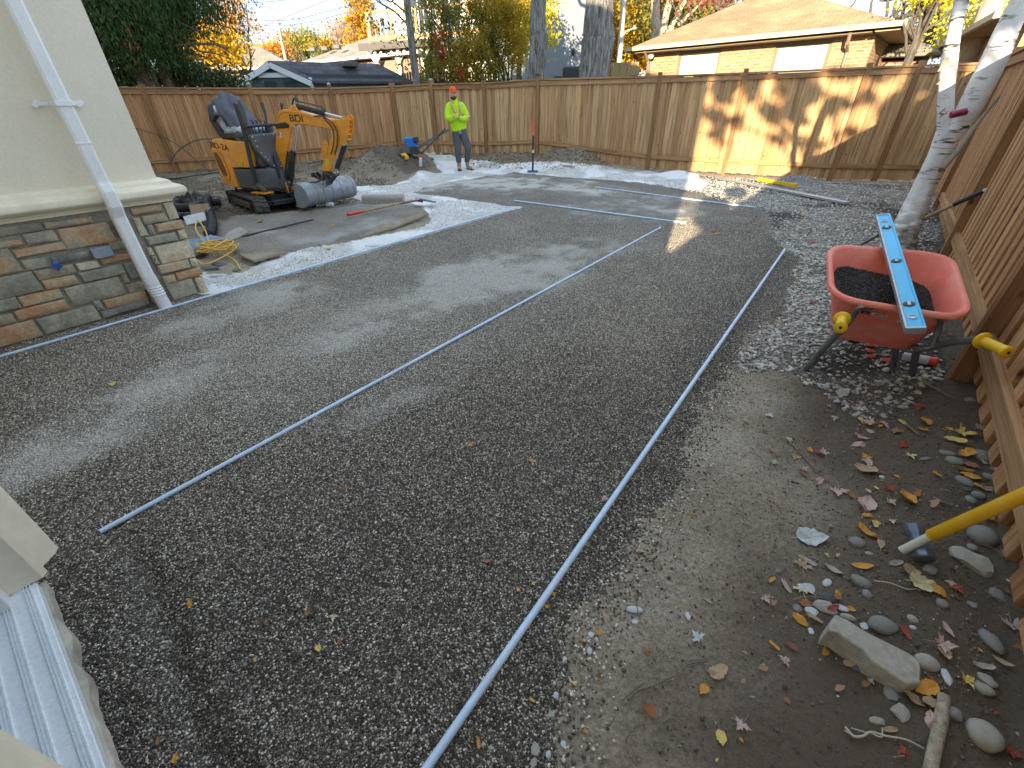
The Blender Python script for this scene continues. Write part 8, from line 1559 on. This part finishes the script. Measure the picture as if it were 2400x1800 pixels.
def shingle_mat(name, c1, c2, sc=3.4):
    m, nt, nd, ln, b = newmat(name); tc = nd.new('ShaderNodeTexCoord'); br = nd.new('ShaderNodeTexBrick'); br.inputs['Scale'].default_value = sc; br.inputs['Mortar Size'].default_value = .02; br.inputs['Brick Width'].default_value = 1.1; br.inputs['Row Height'].default_value = .5
    setc(br.inputs['Color1'], c1); setc(br.inputs['Color2'], c2); setc(br.inputs['Mortar'], tuple(x * .5 for x in c1)); ln.new(tc.outputs['UV'], br.inputs['Vector'])
    no = nd.new('ShaderNodeTexNoise'); no.inputs['Scale'].default_value = 1.2; no.inputs['Detail'].default_value = 8; ln.new(tc.outputs['Object'], no.inputs[0]); r = ramp(nd, [(.3, (.75, .75, .75)), (.7, (1.15, 1.15, 1.15))]); ln.new(no.outputs['Fac'], r.inputs[0])
    ln.new(mix(nd, ln, br.outputs['Color'], r.outputs[0], 1, 'MULTIPLY'), b.inputs['Base Color']); b.inputs['Roughness'].default_value = .95; return m
def uvmap(o):                                  # metric uv per face: along the horizontal, up the slope
    me = o.data; uv = me.uv_layers.new(name='uv')
    for p in me.polygons:
        n = p.normal; h = Vector((-n.y, n.x, 0)); h = h.normalized() if h.length > 1e-3 else Vector((1, 0, 0)); u = n.cross(h)
        for li in p.loop_indices: co = me.vertices[me.loops[li].vertex_index].co; uv.data[li].uv = (co.dot(h), co.dot(u))
    return o
def facade(e, a, b, z0, z1, th, mat, name='wall'):
    a = Vector(a); b = Vector(b); d = (b - a); d.z = 0; L = d.length; d.normalize(); n = Vector((-d.y, d.x, 0)); mb = MB(); q = [a, b, b + n * th, a + n * th]
    mb.prism([(p.x - e.location.x, p.y - e.location.y) for p in q], (0, 0, z0 - e.location.z), (1, 0, 0), (0, 1, 0), (0, 0, z1 - z0)); return uvmap(mb.build(name, mat, e))
M_GLASS = plain('window glass', (.04, .05, .06), .05, spec=.8, var=0, bump=0); M_BLIND = plain('closed cream blind', (.68, .66, .52), .8, var=.03); M_FRAME = plain('brown frame', (.22, .16, .10), .6); M_GUT = plain('tan gutter', (.50, .42, .30), .5, var=.05); M_SOF = plain('tan soffit', (.42, .33, .22), .8, var=.1)
def hip_roof(e, c, rise, mat, th=.12, inset=None, name='roof', apex=None):   # c: four eave corners (world), counter clockwise from above
    c = [rel(e, p) for p in c]; a, b, cc, d = c; L1 = (b - a).length; L2 = (cc - b).length; ins = (inset or min(L1, L2) / 2)
    if L1 >= L2: m1 = a.lerp(d, .5); m2 = b.lerp(cc, .5); dr = (m2 - m1).normalized(); r1 = m1 + dr * ins; r2 = m2 - dr * ins; order = [(a, b, r2, r1), (b, cc, r2), (cc, d, r1, r2), (d, a, r1)]
    else: m1 = a.lerp(b, .5); m2 = d.lerp(cc, .5); dr = (m2 - m1).normalized(); r1 = m1 + dr * ins; r2 = m2 - dr * ins; order = [(a, b, r1), (b, cc, r2, r1), (cc, d, r2), (d, a, r1, r2)]
    if apex: r1 = rel(e, apex[0]); r2 = rel(e, apex[1]); order = [(a, b, r1), (b, cc, r2, r1), (cc, d, r2), (d, a, r1, r2)]
    up_ = Vector((0, 0, rise)); mb = MB(); V = [a, b, cc, d, r1 + up_, r2 + up_]; key = {id(a): 0, id(b): 1, id(cc): 2, id(d): 3, id(r1): 4, id(r2): 5}
    mb.v = [tuple(v) for v in V] + [tuple(Vector(v) - Vector((0, 0, th))) for v in V[:4]]
    for f in order: mb.f.append(tuple(key[id(p)] for p in f)); mb.m.append(0)
    for i in range(4): mb.f.append((i, (i + 1) % 4, 6 + (i + 1) % 4, 6 + i)); mb.m.append(0)
    mb.f.append((6, 7, 8, 9)); mb.m.append(0); return uvmap(mb.build(name, mat, e))
# ---- brick bungalow on the right
zE = 2.95; DL = (zE - CAMH) / ray(1470, 115)[2]; DR = (zE - CAMH) / ray(2118, 52)[2]; EL = AT(1470, 115, DL); ER = AT(2118, 52, DR); EL.z = ER.z = zE
dE = (ER - EL).normalized(); nE = Vector((-dE.y, dE.x, 0)); nE = nE if nE.y > 0 else -nE
bh = empty('brick_bungalow', (EL.x, EL.y, 0), 0, 'brick bungalow with tan hip roof and two big blinds beyond the back fence', 'house')
M_BR = brick_mat('buff brick', (.33, .17, .09), (.42, .25, .14), (.48, .40, .29), 4.6); M_RT = shingle_mat('tan shingle', (.33, .215, .115), (.41, .28, .155))
ov = .55; DEP = 8.5
LF_ = (ER - EL).length; DEP = LF_ + .8; _q = EL + nE * LF_ / 2; _s, _zr = VP(1823, -31, (_q.x, _q.y), (dE.x, dE.y)); _r1 = _q + dE * _s; _r1.z = zE
hip_roof(bh, [EL, ER, ER + nE * (DEP + 2 * ov), EL + nE * (DEP + 2 * ov)], _zr - zE, M_RT, .06, apex=(_r1, _r1 + nE * 1.9))
w0 = EL + dE * ov + nE * ov; w1 = ER - dE * ov + nE * ov
def onF(px, py, z=None):
    s, zz = VP(px, py, (w0.x, w0.y), (dE.x, dE.y)); return s, zz
zT = zE - .1
segs = []; wins = []
for l, r, yt in (((1588, 1690, 118)), ((1808, 1945, 100))):
    sl = onF(l, 150)[0]; sr = onF(r, 120)[0]; wins.append((sl, sr, 0.9, onF((l + r) / 2, yt)[1]))
LW = (w1 - w0).length; pos = 0
for sl, sr, zb, zt in wins:
    facade(bh, w0 + dE * pos, w0 + dE * sl, -.3, zT, .2, M_BR); facade(bh, w0 + dE * sl, w0 + dE * sr, -.3, zb, .2, M_BR); facade(bh, w0 + dE * sl, w0 + dE * sr, zt, zT, .2, M_FRAME, 'lintel'); pos = sr
    a = w0 + dE * sl; b = w0 + dE * sr; wf_ = facade(bh, a + nE * .09, b + nE * .09, zb, zt, .03, M_BLIND, 'window')
    for s0, s1, z0, z1 in ((sl, sl + .07, zb, zt), (sr - .07, sr, zb, zt), (sl + .07, sr - .07, zt - .07, zt), (sl + .07, sr - .07, zb, zb + .07)):
        o = facade(bh, w0 + dE * s0 + nE * .04, w0 + dE * s1 + nE * .04, z0, z1, .06, M_FRAME, 'frame'); o.parent = wf_
facade(bh, w0 + dE * pos, w1, -.3, zT, .2, M_BR)
facade(bh, w1 + nE * .2, w1 + nE * DEP, -.3, zT, .2, M_BR); facade(bh, w0 + nE * DEP, w0 + nE * .2, -.3, zT, .2, M_BR)
def bbar(e, a, b, w, h, mat, nm, up=(0, 0, 1), par=None, **k): return MB().bar(rel(e, a), rel(e, b), w, h, up=up).build(nm, mat, par or e, **k)
bbar(bh, EL - nE * .06 - Vector((0, 0, .02)), ER - nE * .06 - Vector((0, 0, .02)), .10, .11, M_GUT, 'gutter'); bbar(bh, ER + dE * .05 - Vector((0, 0, .03)), ER + nE * 9 + dE * .05 - Vector((0, 0, .03)), .05, .15, M_GUT, 'fascia'); bbar(bh, EL - dE * .05 - Vector((0, 0, .03)), EL + nE * 9 - dE * .05 - Vector((0, 0, .03)), .05, .15, M_GUT, 'fascia')
sf = Vector((0, 0, -.13))
for k in range(44):
    a = ER - dE * ov * .98 + nE * (.1 + k * .2) + sf; bbar(bh, a, a + dE * ov * .96, .17, .02, M_SOF, 'soffit_board', par=None)
bbar(bh, EL + nE * ov * .5 + sf + dE * .3, ER + nE * ov * .5 + sf - dE * .6, ov * .9, .02, M_FRAME, 'soffit')
s_, z_ = onF(2000, 80); a = w0 + dE * s_ - nE * .05; MB().tube([rel(bh, Vector((a.x, a.y, 2.85)) - nE * .45), rel(bh, Vector((a.x, a.y, 2.62)) - nE * .35), rel(bh, Vector((a.x, a.y, 2.45))), rel(bh, Vector((a.x, a.y, 0)))], .045, 8).build('downspout', plain('brown downspout', (.25, .19, .13), .5), bh)
s_, z_ = onF(1525, 120); a = w0 + dE * max(.1, s_) - nE * .05; MB().tube([rel(bh, Vector((a.x, a.y, 2.85)) - nE * .45), rel(bh, Vector((a.x, a.y, 2.6)) - nE * .1), rel(bh, Vector((a.x, a.y, 2.3))), rel(bh, Vector((a.x, a.y, 0)))], .045, 8).build('downspout', plain('brown downspout', (.25, .19, .13), .5), bh)
for px, py in ((1526, 131),): q = AT(px, py, (w0 - Vector((0, 0, 0))).to_2d().length - .3); MB().lathe([(0, -.1), (.07, -.07), (.1, 0), (.07, .07), (0, .1)], rel(bh, q), 14).build('globe_lamp', plain('white globe', (.8, .78, .7), .4), bh, smooth=True)
# low board fence and shed between trunk and bungalow
pb0 = AT(1432, 160, 19); lf = empty('board_fence', (pb0.x, pb0.y, 0), 0, 'low tan vertical board fence between the thick trunk and the bungalow', 'fence'); pb1 = AT(1500, 150, 19); pb0.z = pb1.z = 0; M_LB = wood_mat('old tan board', [(.36, .27, .13), (.42, .32, .17)], knots=False)
topz = AT(1460, 146, 19).z
for k in range(9):
    q = pb0.lerp(pb1, k / 9); MB().box((0, 0, topz / 2), (.145, .03, topz)).build('board', M_LB, lf).location = (q.x - pb0.x, q.y - pb0.y, 0)
bbar(lf, pb0 + Vector((0, -.06, AT(1460, 168, 19).z)), pb1 + Vector((0, -.06, AT(1460, 166, 19).z)), .05, .28, M_LB, 'rail')
# street lamp and white mast in the yellow foliage
a = AT(1455, 145, 26); b = AT(1462, 0, 26); mst = empty('lamp_post', (a.x, a.y, -.25), 0, 'pale tall street light mast with small lamp arm in front of the yellow tree', 'street lamp'); M_MAST = plain('pale concrete mast', (.62, .58, .50), .7)
MB().tube([(0, 0, 0), rel(mst, b), rel(mst, b + (b - a) * .8)], [.15, .12, .09], 12).build('mast', M_MAST, mst, smooth=True)
c = AT(1462, 82, 26); d = AT(1487, 67, 26); MB().tube(curve_pts([rel(mst, c), rel(mst, AT(1470, 72, 26)), rel(mst, d)], 5), .025, 8).build('arm', M_MAST, mst, smooth=True); MB().lathe([(0, -.06), (.12, -.04), (.14, .02), (.05, .07), (0, .08)], rel(mst, d), 14).build('lamp_head', plain('lamp head', (.30, .33, .36), .4), mst, smooth=True).scale = (1, 1, 1)
# ---- tall grey stucco house
gA = AT(1165, 150, 25); gB = AT(1378, 150, 25); gh_ = empty('grey_house', (gA.x, gA.y, -.25), 0, 'tall plain grey stucco house wall between the two grey trunks', 'house'); M_GST = plain('grey stucco', (.22, .25, .28), .9, var=.05, scale=20)
d_ = (gB - gA); d_.z = 0; d_.normalize(); n_ = Vector((-d_.y, d_.x, 0)); n_ = n_ if n_.y > 0 else -n_
q4 = [gA, gB, gB + n_ * 9, gA + n_ * 9]; MB().prism([(p.x - gA.x, p.y - gA.y) for p in q4], (0, 0, 0), (1, 0, 0), (0, 1, 0), (0, 0, 7.2)).build('wall', M_GST, gh_)
rc_ = [p + v for p, v in zip([Vector((p.x, p.y, 6.95)) for p in q4], (-d_ * .4 - n_ * .4, d_ * .4 - n_ * .4, d_ * .4 + n_ * .4, -d_ * .4 + n_ * .4))]; hip_roof(gh_, rc_, 2.0, shingle_mat('dark shingle', (.08, .08, .08), (.12, .12, .12)))
a = AT(1304, 178, 24.96); MB().box((0, 0, 1.0), (.55, .10, 2.0)).build('door', plain('dark grey door', (.06, .065, .08), .5), gh_).location = rel(gh_, Vector((a.x + .15, a.y - .05, -.25 + .75)))
a = AT(1343, 130, 24.9); MB().lathe([(0, 0), (.06, .02), (.07, .2), (0, .25)], rel(gh_, a), 10).build('wall_lamp', M_BLK, gh_, smooth=True)
# covered barbecue beside it
a = AT(1345, 168, 21); bq = empty('barbecue', (a.x, a.y, -.25), 0, 'black covered barbecue in front of the grey house, left of the thick trunk', 'barbecue'); tz_ = AT(1345, 156, 21).z + .25
MB().box((0, 0, tz_ - .35), (1.0, .5, .7), taper=.9).build('cover', plain('black vinyl cover', (.02, .02, .022), .45, var=.3, scale=6, bump=.3), bq, bevel=.08); MB().box((0, 0, (tz_ - .7) / 2), (.7, .4, tz_ - .7)).build('cart', M_GREYC, bq, bevel=.02)
# ---- garden shed
zr = AT(648, 146, 21).z; sA = AT(615, 190, 21.6); sM = AT(648, 146, 21); sB = AT(712, 190, 20.2); sh_ = empty('garden_shed', (sM.x, sM.y, -.2), 0, 'dark blue grey garden shed with white trimmed gable behind the left fence', 'shed')
M_SHD = plain('dark blue green siding', (.045, .068, .08), .7, var=.08); M_STR = plain('white trim', (.62, .66, .68), .6, var=.03); M_SRF = shingle_mat('dark slate shingle', (.075, .07, .085), (.12, .11, .13), 2.6)
# gable plane faces the lens slightly left; ridge runs to the right
gdir = Vector((.97, .05, 0)).normalized() ; rdir = Vector((.86, .51, 0)).normalized(); c0 = Vector((sM.x, sM.y, 0)); W2 = 1.12; ez = AT(712, 190, 20.4).z + .22; ridge_z = zr
Ls = 3.5
def sp_(u, v, z): return rel(sh_, c0 + gdir * u + rdir * v + Vector((0, 0, z)))
mb = MB(); mb.add([sp_(-W2, 0, -.2), sp_(W2, 0, -.2), sp_(W2, 0, ez), sp_(0, 0, ridge_z - .08), sp_(-W2, 0, ez), sp_(-W2, Ls, -.2), sp_(W2, Ls, -.2), sp_(W2, Ls, ez), sp_(0, Ls, ridge_z - .08), sp_(-W2, Ls, ez)], [(0, 1, 2, 3, 4), (9, 8, 7, 6, 5), (1, 6, 7, 2), (5, 0, 4, 9)]); mb.build('wall', M_SHD, sh_)
for s in (-1, 1):
    mb = MB(); eo = W2 + .22; ze = ez - .2; mb.add([sp_(0, -.22, ridge_z + .04), sp_(s * eo, -.22, ze), sp_(s * eo, Ls + .2, ze), sp_(0, Ls + .2, ridge_z + .04), sp_(0, -.22, ridge_z - .04), sp_(s * eo, -.22, ze - .08), sp_(s * eo, Ls + .2, ze - .08), sp_(0, Ls + .2, ridge_z - .04)], [(0, 1, 2, 3), (4, 5, 6, 7), (0, 1, 5, 4), (1, 2, 6, 5), (2, 3, 7, 6)]); uvmap(mb.build('roof', M_SRF, sh_))
    MB().bar(sp_(s * .0, -.26, ridge_z - .08), sp_(s * eo, -.26, ze - .10), .05, .17).build('barge_board', M_STR, sh_); MB().bar(sp_(s * (W2 + .02), -.06, -.2), sp_(s * (W2 + .02), -.06, ez - .1), .12, .10, up=(1, 0, 0)).build('corner_board', M_STR, sh_)
MB().bar(sp_(-.72, -.05, ez - .02), sp_(.72, -.05, ez - .02), .05, .14).build('door_head', M_STR, sh_)
for s in (-1, 1): dr_ = MB().bar(sp_(s * .36 - .34, -.04, .8), sp_(s * .36 + .34, -.04, .8), .03, 1.9).build('door', M_STR, sh_); MB().bar(sp_(s * .36 - .2, -.07, ez - .38), sp_(s * .36 + .2, -.07, ez - .38), .02, .36).build('door_glass', M_GLASS, dr_)
for k in range(9): u = -.9 + k * .22; MB().bar(sp_(u, -.012, ez + .08), sp_(u, -.012, max(ez + .1, ridge_z - .2 - abs(u) * (ridge_z - ez) / W2)), .02, .012, up=(1, 0, 0)).build('batten', M_SHD, sh_)
MB().box(sp_(W2 * .35, Ls * .62, ridge_z - .02), (.55, .5, .16), Matrix.Rotation(R(34), 3, 'Z')).build('roof_vent', M_GREYC, sh_, bevel=.03)
# ---- bungalows with grey brown hip roofs far left
M_RG = shingle_mat('grey tan shingle', (.26, .23, .19), (.33, .29, .24), 2.6); M_BRF = brick_mat('brown brick', (.28, .16, .12), (.34, .20, .15), (.36, .31, .27), 4)
def bung(px0, px1, pye, D0, D1, rise, dep, label, ins=None, vents=()):
    zE_ = CAMH + D0 * ray(px0, pye[0])[2]; a = AT(px0, pye[0], D0); b = AT(px1, pye[1], D1); a.z = b.z = zE_; d = (b - a).normalized(); n = Vector((-d.y, d.x, 0)); n = n if n.y > 0 else -n
    e = empty('bungalow', (a.x, a.y, -.25), 0, label, 'house'); hip_roof(e, [a, b, b + n * dep, a + n * dep], rise, M_RG, .08, ins); bbar(e, a - n * .06, b - n * .06, .1, .14, M_STR, 'gutter'); o_v = .5
    q = [a + d * o_v + n * o_v, b - d * o_v + n * o_v, b - d * o_v + n * (dep - o_v), a + d * o_v + n * (dep - o_v)]; mb = MB(); mb.prism([(p.x - a.x, p.y - a.y) for p in q], (0, 0, 0), (1, 0, 0), (0, 1, 0), (0, 0, zE_ + .1)); uvmap(mb.build('wall', M_BRF, e))
    wl_ = MB().bar(rel(e, q[0].lerp(q[1], .55) - n * .02 + Vector((0, 0, -zE_ + 1.7))), rel(e, q[0].lerp(q[1], .72) - n * .02 + Vector((0, 0, -zE_ + 1.7))), .04, 1.0).build('window', M_GLASS, e)
    for px, py, D in vents: MB().box(rel(e, AT(px, py, D)), (.4, .4, .22)).build('roof_vent', M_GREYC, e, bevel=.04)
    return e
bung(470, 700, (160, 168), 33, 32, 1.35, 11, 'bungalow with grey shaded hip roof at far left beyond the shed')
bung(690, 985, (150, 158), 37, 29, 2.15, 12, 'larger bungalow with sunlit tan hip roof behind the shed', None, ((733, 116, 36.5), (762, 114, 35.5), (790, 110, 34.5)))
bung(575, 640, (181, 178), 26, 25, .6, 5, 'small grey roofed extension left of the shed')
# ---- white house with deck
M_WS = plain('white siding', (.72, .74, .68), .7, var=.04); M_DKW = plain('orange stained deck', (.62, .33, .13), .7, var=.12); M_DKD = plain('dark deck edge', (.10, .09, .085), .7); a = AT(868, 100, 31); b = AT(1010, 100, 29); dk = empty('deck_house', (a.x, a.y, -.25), 0, 'white two storey house with raised orange railed deck on white columns', 'house')
d_ = (b - a); d_.z = 0; d_.normalize(); n_ = Vector((-d_.y, d_.x, 0)); n_ = n_ if n_.y > 0 else -n_; zD = AT(880, 104, 30).z; wa = a + n_ * 2.4 + d_ * .1; wb_ = b + n_ * 2.4 + d_ * 5
q4 = [wa, wb_, wb_ + n_ * 7, wa + n_ * 7]; MB().prism([(p.x - dk.location.x, p.y - dk.location.y) for p in q4], (0, 0, 0), (1, 0, 0), (0, 1, 0), (0, 0, 9)).build('wall', M_WS, dk)
def dbar(p, q, w, h, mat, nm, **k): return MB().bar(rel(dk, p), rel(dk, q), w, h, **k).build(nm, mat, dk)
A0 = Vector((a.x, a.y, zD)); B0_ = Vector((b.x, b.y, zD)) + d_ * 3; dbar(A0 - d_ * .8, B0_, .12, .32, M_DKD, 'deck_edge'); 
mb = MB(); mb.prism([(0, 0), (B0_ - A0).length and (((B0_ - A0).length + .8), 0), (((B0_ - A0).length + .8), 2.4), (0, 2.4)], rel(dk, A0 - d_ * .8 + Vector((0, 0, .05))), d_, n_, (0, 0, .1)); mb.build('deck_floor', M_DKW, dk)
for k in range(5):
    q = A0 + d_ * (k * 1.5); dbar(q + Vector((0, 0, .1)), q + Vector((0, 0, 1.45)), .12, .12, M_DKW, 'deck_post', up=(1, 0, 0)); w_ = .16; dbar(q + n_ * .3 - Vector((0, 0, 3.0)), q + n_ * .3 - Vector((0, 0, .15)), w_, w_, M_WS, 'column', up=(1, 0, 0))
    for s in (-1, 1): dbar(q + n_ * .3 - Vector((0, 0, .75)), q + n_ * .3 + d_ * .45 * s - Vector((0, 0, .2)), .1, .1, M_WS, 'column_brace')
dbar(A0 + Vector((0, 0, 1.42)), B0_ + Vector((0, 0, 1.42)), .1, .08, M_DKW, 'hand_rail'); dbar(A0 + Vector((0, 0, .3)), B0_ + Vector((0, 0, .3)), .1, .14, M_DKW, 'bottom_rail')
for k in range(44): q = A0 + d_ * (.1 + k * .17); dbar(q + Vector((0, 0, .3)), q + Vector((0, 0, 1.4)), .025, .025, M_DKD if k % 2 else M_STR, 'baluster', up=(1, 0, 0))
for zz in (1.15, .55): dbar(A0 - Vector((0, 0, zD - zz - .6)) + n_ * .1, B0_ - Vector((0, 0, zD - zz - .6)) + n_ * .1, .08, .10, M_BLK, 'dark_rail')
for k in range(3): q = wa + d_ * (1.2 + k * 2.0) - n_ * .03; q.z = zD + 1.5; w_ = dbar(q, q + d_ * 1.1, .05, 1.5, M_GLASS, 'window'); MB().bar(rel(dk, q - Vector((0, 0, 0)) + d_ * .52 - n_ * .02), rel(dk, q + d_ * .58 - n_ * .02), .06, 1.5).build('mullion', M_STR, w_)
# dark picket fence behind the shrub
fa = AT(945, 190, 18.6); fb = AT(1175, 190, 18.2); pf = empty('picket_fence', (fa.x, fa.y, 0), 0, 'dark grey picket fence with thin pales seen behind the shrub stems', 'fence'); fa.z = fb.z = 0; tz_ = AT(1050, 168, 18.4).z; M_PK = plain('dark grey picket', (.12, .105, .09), .9, var=.25)
mb0 = MB().box((0, 0, tz_ / 2), (.075, .025, tz_)).build('pale', M_PK, pf); cnt = 38
for k in range(cnt):
    q = fa.lerp(fb, k / cnt); o = mb0 if k == 0 else link(mb0.copy(), pf); o.location = (q.x - fa.x, q.y - fa.y, random.uniform(-.03, .03))
for z in (.5, tz_ - .3): bbar(pf, fa + Vector((0, .05, z)), fb + Vector((0, .05, z)), .04, .08, M_PK, 'rail')
# ---- house eave at the right edge behind the birch
zE2 = 2.7; a = AT(2205, 128, 16.5); b = AT(2345, 40, 9.5); a.z = zE2; b.z = zE2
D1_ = (zE2 - CAMH) / ray(2190, 118)[2]; D2_ = (zE2 - CAMH) / ray(2330, 42)[2]; a = AT(2190, 118, D1_); b = AT(2330, 42, D2_); a.z = b.z = zE2; d_ = (b - a).normalized(); n_ = Vector((-d_.y, d_.x, 0)); n_ = n_ if n_.x > 0 else -n_
rh = empty('brick_house', (a.x, a.y, -.1), 0, 'brick house with dark eave beyond the right fence behind the birch', 'house'); b2 = b + d_ * .6
hip_roof(rh, [b2, b2 + n_ * 8, a + n_ * 8, a], 2.0, M_RT, .06); bbar(rh, a - n_ * .06, b2 - n_ * .06, .1, .12, M_GUT, 'gutter')
q4 = [b2 - d_ * .5 + n_ * .55, b2 - d_ * .5 + n_ * 7.5, a + d_ * .5 + n_ * 7.5, a + d_ * .5 + n_ * .55]; mb = MB(); mb.prism([(p.x - rh.location.x, p.y - rh.location.y) for p in q4], (0, 0, 0), (1, 0, 0), (0, 1, 0), (0, 0, 2.7)); uvmap(mb.build('wall', M_BR, rh))
# low roof between the two houses
bung(2085, 2235, (147, 143), 25, 21, .9, 6, 'low tan roof between the bungalow and the birch')
# ---- utility pole and wires
a = AT(663, 130, 66); b = AT(654, 66, 66); up_ = empty('utility_pole', (a.x, a.y, -.25), 0, 'wooden utility pole with crossarm on the skyline', 'utility pole'); M_POLE = plain('weathered pole', (.42, .36, .28), .9)
MB().tube([(0, 0, 0), rel(up_, b)], [.24, .16], 10).build('pole', M_POLE, up_, smooth=True); c1 = AT(640, 74, 66); c2 = AT(669, 82, 66); MB().bar(rel(up_, c1), rel(up_, c2), .12, .14).build('crossarm', M_POLE, up_)
for t in (.05, .35, .7, .95): q = c1.lerp(c2, t); MB().cyl(rel(up_, q), rel(up_, q + Vector((0, 0, .3))), .06, 8).build('insulator', M_GREYC, up_)
M_WIRE = plain('overhead wire', (.10, .10, .12), .6); M_WIREP = plain('pinkish service cable', (.35, .27, .25), .6)
for pts, r_, mt, lb in (([(555, 84), (655, 45), (706, 24), (790, -10)], .045, M_WIREP, 'thickest overhead cable crossing the sky left of centre'), ([(588, 35), (640, 20), (700, -2)], .03, M_WIREP, 'short overhead cable at the top left of the sky'), ([(560, 44), (603, 47), (690, 45), (820, 12), (900, -20)], .02, M_WIRE, 'upper thin wire sagging over the roofs'), ([(560, 58), (608, 60), (690, 58), (812, 30), (900, 0)], .02, M_WIRE, 'lower thin wire sagging over the roofs'), ([(560, 9), (640, 3), (700, -4)], .02, M_WIRE, 'thin wire at the top edge of the sky'), ([(664, 76), (760, 84), (860, 70)], .012, M_WIRE, 'faint wire running right from the utility pole')):
    P = [AT(x, y, 40) for x, y in pts]; o0 = P[0].copy(); C = curve_pts([p - o0 for p in P], 6); o = MB().tube(C, r_ * .8, 6).build('overhead_wire', mt, None, smooth=True); o.location = o0; tag(o, lb, 'wire')
# ================================================================ unseen tree and shrub behind the lens, leaves placed to shape the sun patches
sdir = Vector((-math.sin(_a + math.pi) * 1, 0, 0)); S_ = Vector((SUNDIR.x, SUNDIR.y, SUNDIR.z)); S_ = S_ / math.hypot(S_.x, S_.y)
def toward(x, y, z, t): return Vector((x, y, z)) + S_ * t
e = empty('maple_tree', (1.2, -7.0, 0), 0, 'dapple tree out of view behind the camera, leaf clumps placed to dapple the back fence', 'tree'); mb = MB(); rs = random.Random(5)
limb(mb, (0, 0, 0), (-.1, 0, 3.2), .17, .13, 6, .03, rs)
def tb(x, y, z, r, t=None): p = toward(x, y, z, 17.5); return (tuple(rel(e, p)), r)
for x, z in ((4.7, 1.2), (5.3, 1.5), (5.8, 1.1), (6.6, 1.5), (7.4, 1.2), (5.0, 1.9), (6.2, 2.1)): limb(mb, (-.1, 0, 3.0), rel(e, toward(x, 13.1 - .379 * x, z, 17.5)), .06, .02, 6, .12, rs)
mb.build('trunk', B_DARK, e, smooth=True)
def fy_(x): return 13.1 - .379 * x
BL_ = [(4.6, 1.85, .3, .14), (5.3, 1.8, .3, .10), (5.9, 1.85, .35, .14), (6.7, 1.8, .35, .14), (6.4, 1.2, .16, .10), (5.75, 1.15, .14, .08), (5.3, 1.3, .2, .10), (7.5, 1.55, .4, .25), (4.9, 2.15, .45, .22), (5.6, 2.1, .5, .25), (6.4, 2.15, .5, .3), (7.2, 2.0, .5, .35), (8.1, 1.9, .5, .5), (7.9, 1.3, .4, .35), (7.0, 1.5, .25, .16), (5.15, 1.55, .16, .12), (5.35, .98, .20, .10), (6.05, 1.45, .14, .30), (6.15, .75, .12, .22), (5.0, 1.1, .12, .14), (6.6, 1.1, .22, .10), (5.65, .45, .06, .25), (4.5, 1.35, .2, .4), (7.4, .95, .2, .12), (4.35, .9, .12, .2), (8.5, 1.0, .3, .5)]
BL_ = [(4.6, 1.9, .35, .12), (5.4, 1.92, .45, .12), (6.3, 1.95, .5, .14), (7.2, 1.85, .5, .2), (8.2, 1.7, .5, .5), (5.2, 2.3, .9, .2), (6.8, 2.35, 1.0, .25), (7.8, 1.15, .25, .3), (5.0, 2.8, 1.2, .3), (7.0, 2.9, 1.3, .3)]
rs = random.Random(14)
while len(BL_) < 62:
    x = rs.uniform(4.35, 8.0); z = rs.uniform(.25, 1.85); pr = max(.06, min(.95, (z - .35) / 1.25)) * (1.25 if x > 6.6 else 1)
    if rs.random() < pr and not (5.0 < x < 6.1 and z < .8 and rs.random() < .85): BL_.append((x, z, rs.uniform(.04, .2), rs.uniform(.03, .14)))
crown('crown', e, leaf_mat('dapple tree', [(.4, .25, .05), (.3, .28, .05)], .2), [tb(x, fy_(x), z, (rx, .5, rz)) for x, z, rx, rz in BL_], 26000, .085, 0, .06, .8, 51, 14)
e2 = empty('shrub', (-.2, -5.2, 0), 0, 'shade shrub added out of view behind the camera to break the sun on the far gravel', 'shrub'); q = [((3.15, 6.9, 0), (.12, .2, .10)), ((2.68, 5.9, 0), (.10, .15, .08)), ((4.0, 8.1, 0), (.08, .12, .06))]  # shrub added unseen, its clumps set on sun rays to shade the gravel
crown('foliage', e2, leaf_mat('shade shrub', [(.1, .12, .03), (.2, .2, .04)], .2), [(tuple(rel(e2, toward(*p, 11.5))), r) for p, r in q], 3500, .09, 0, .05, .8, 52, 20); mb = MB()
for k in range(7): limb(mb, (0, 0, 0), rel(e2, toward(*q[k % len(q)][0], 11.5)), .03, .01, 6, .1, rs)
mb.build('stem', B_DARK, e2, smooth=True)
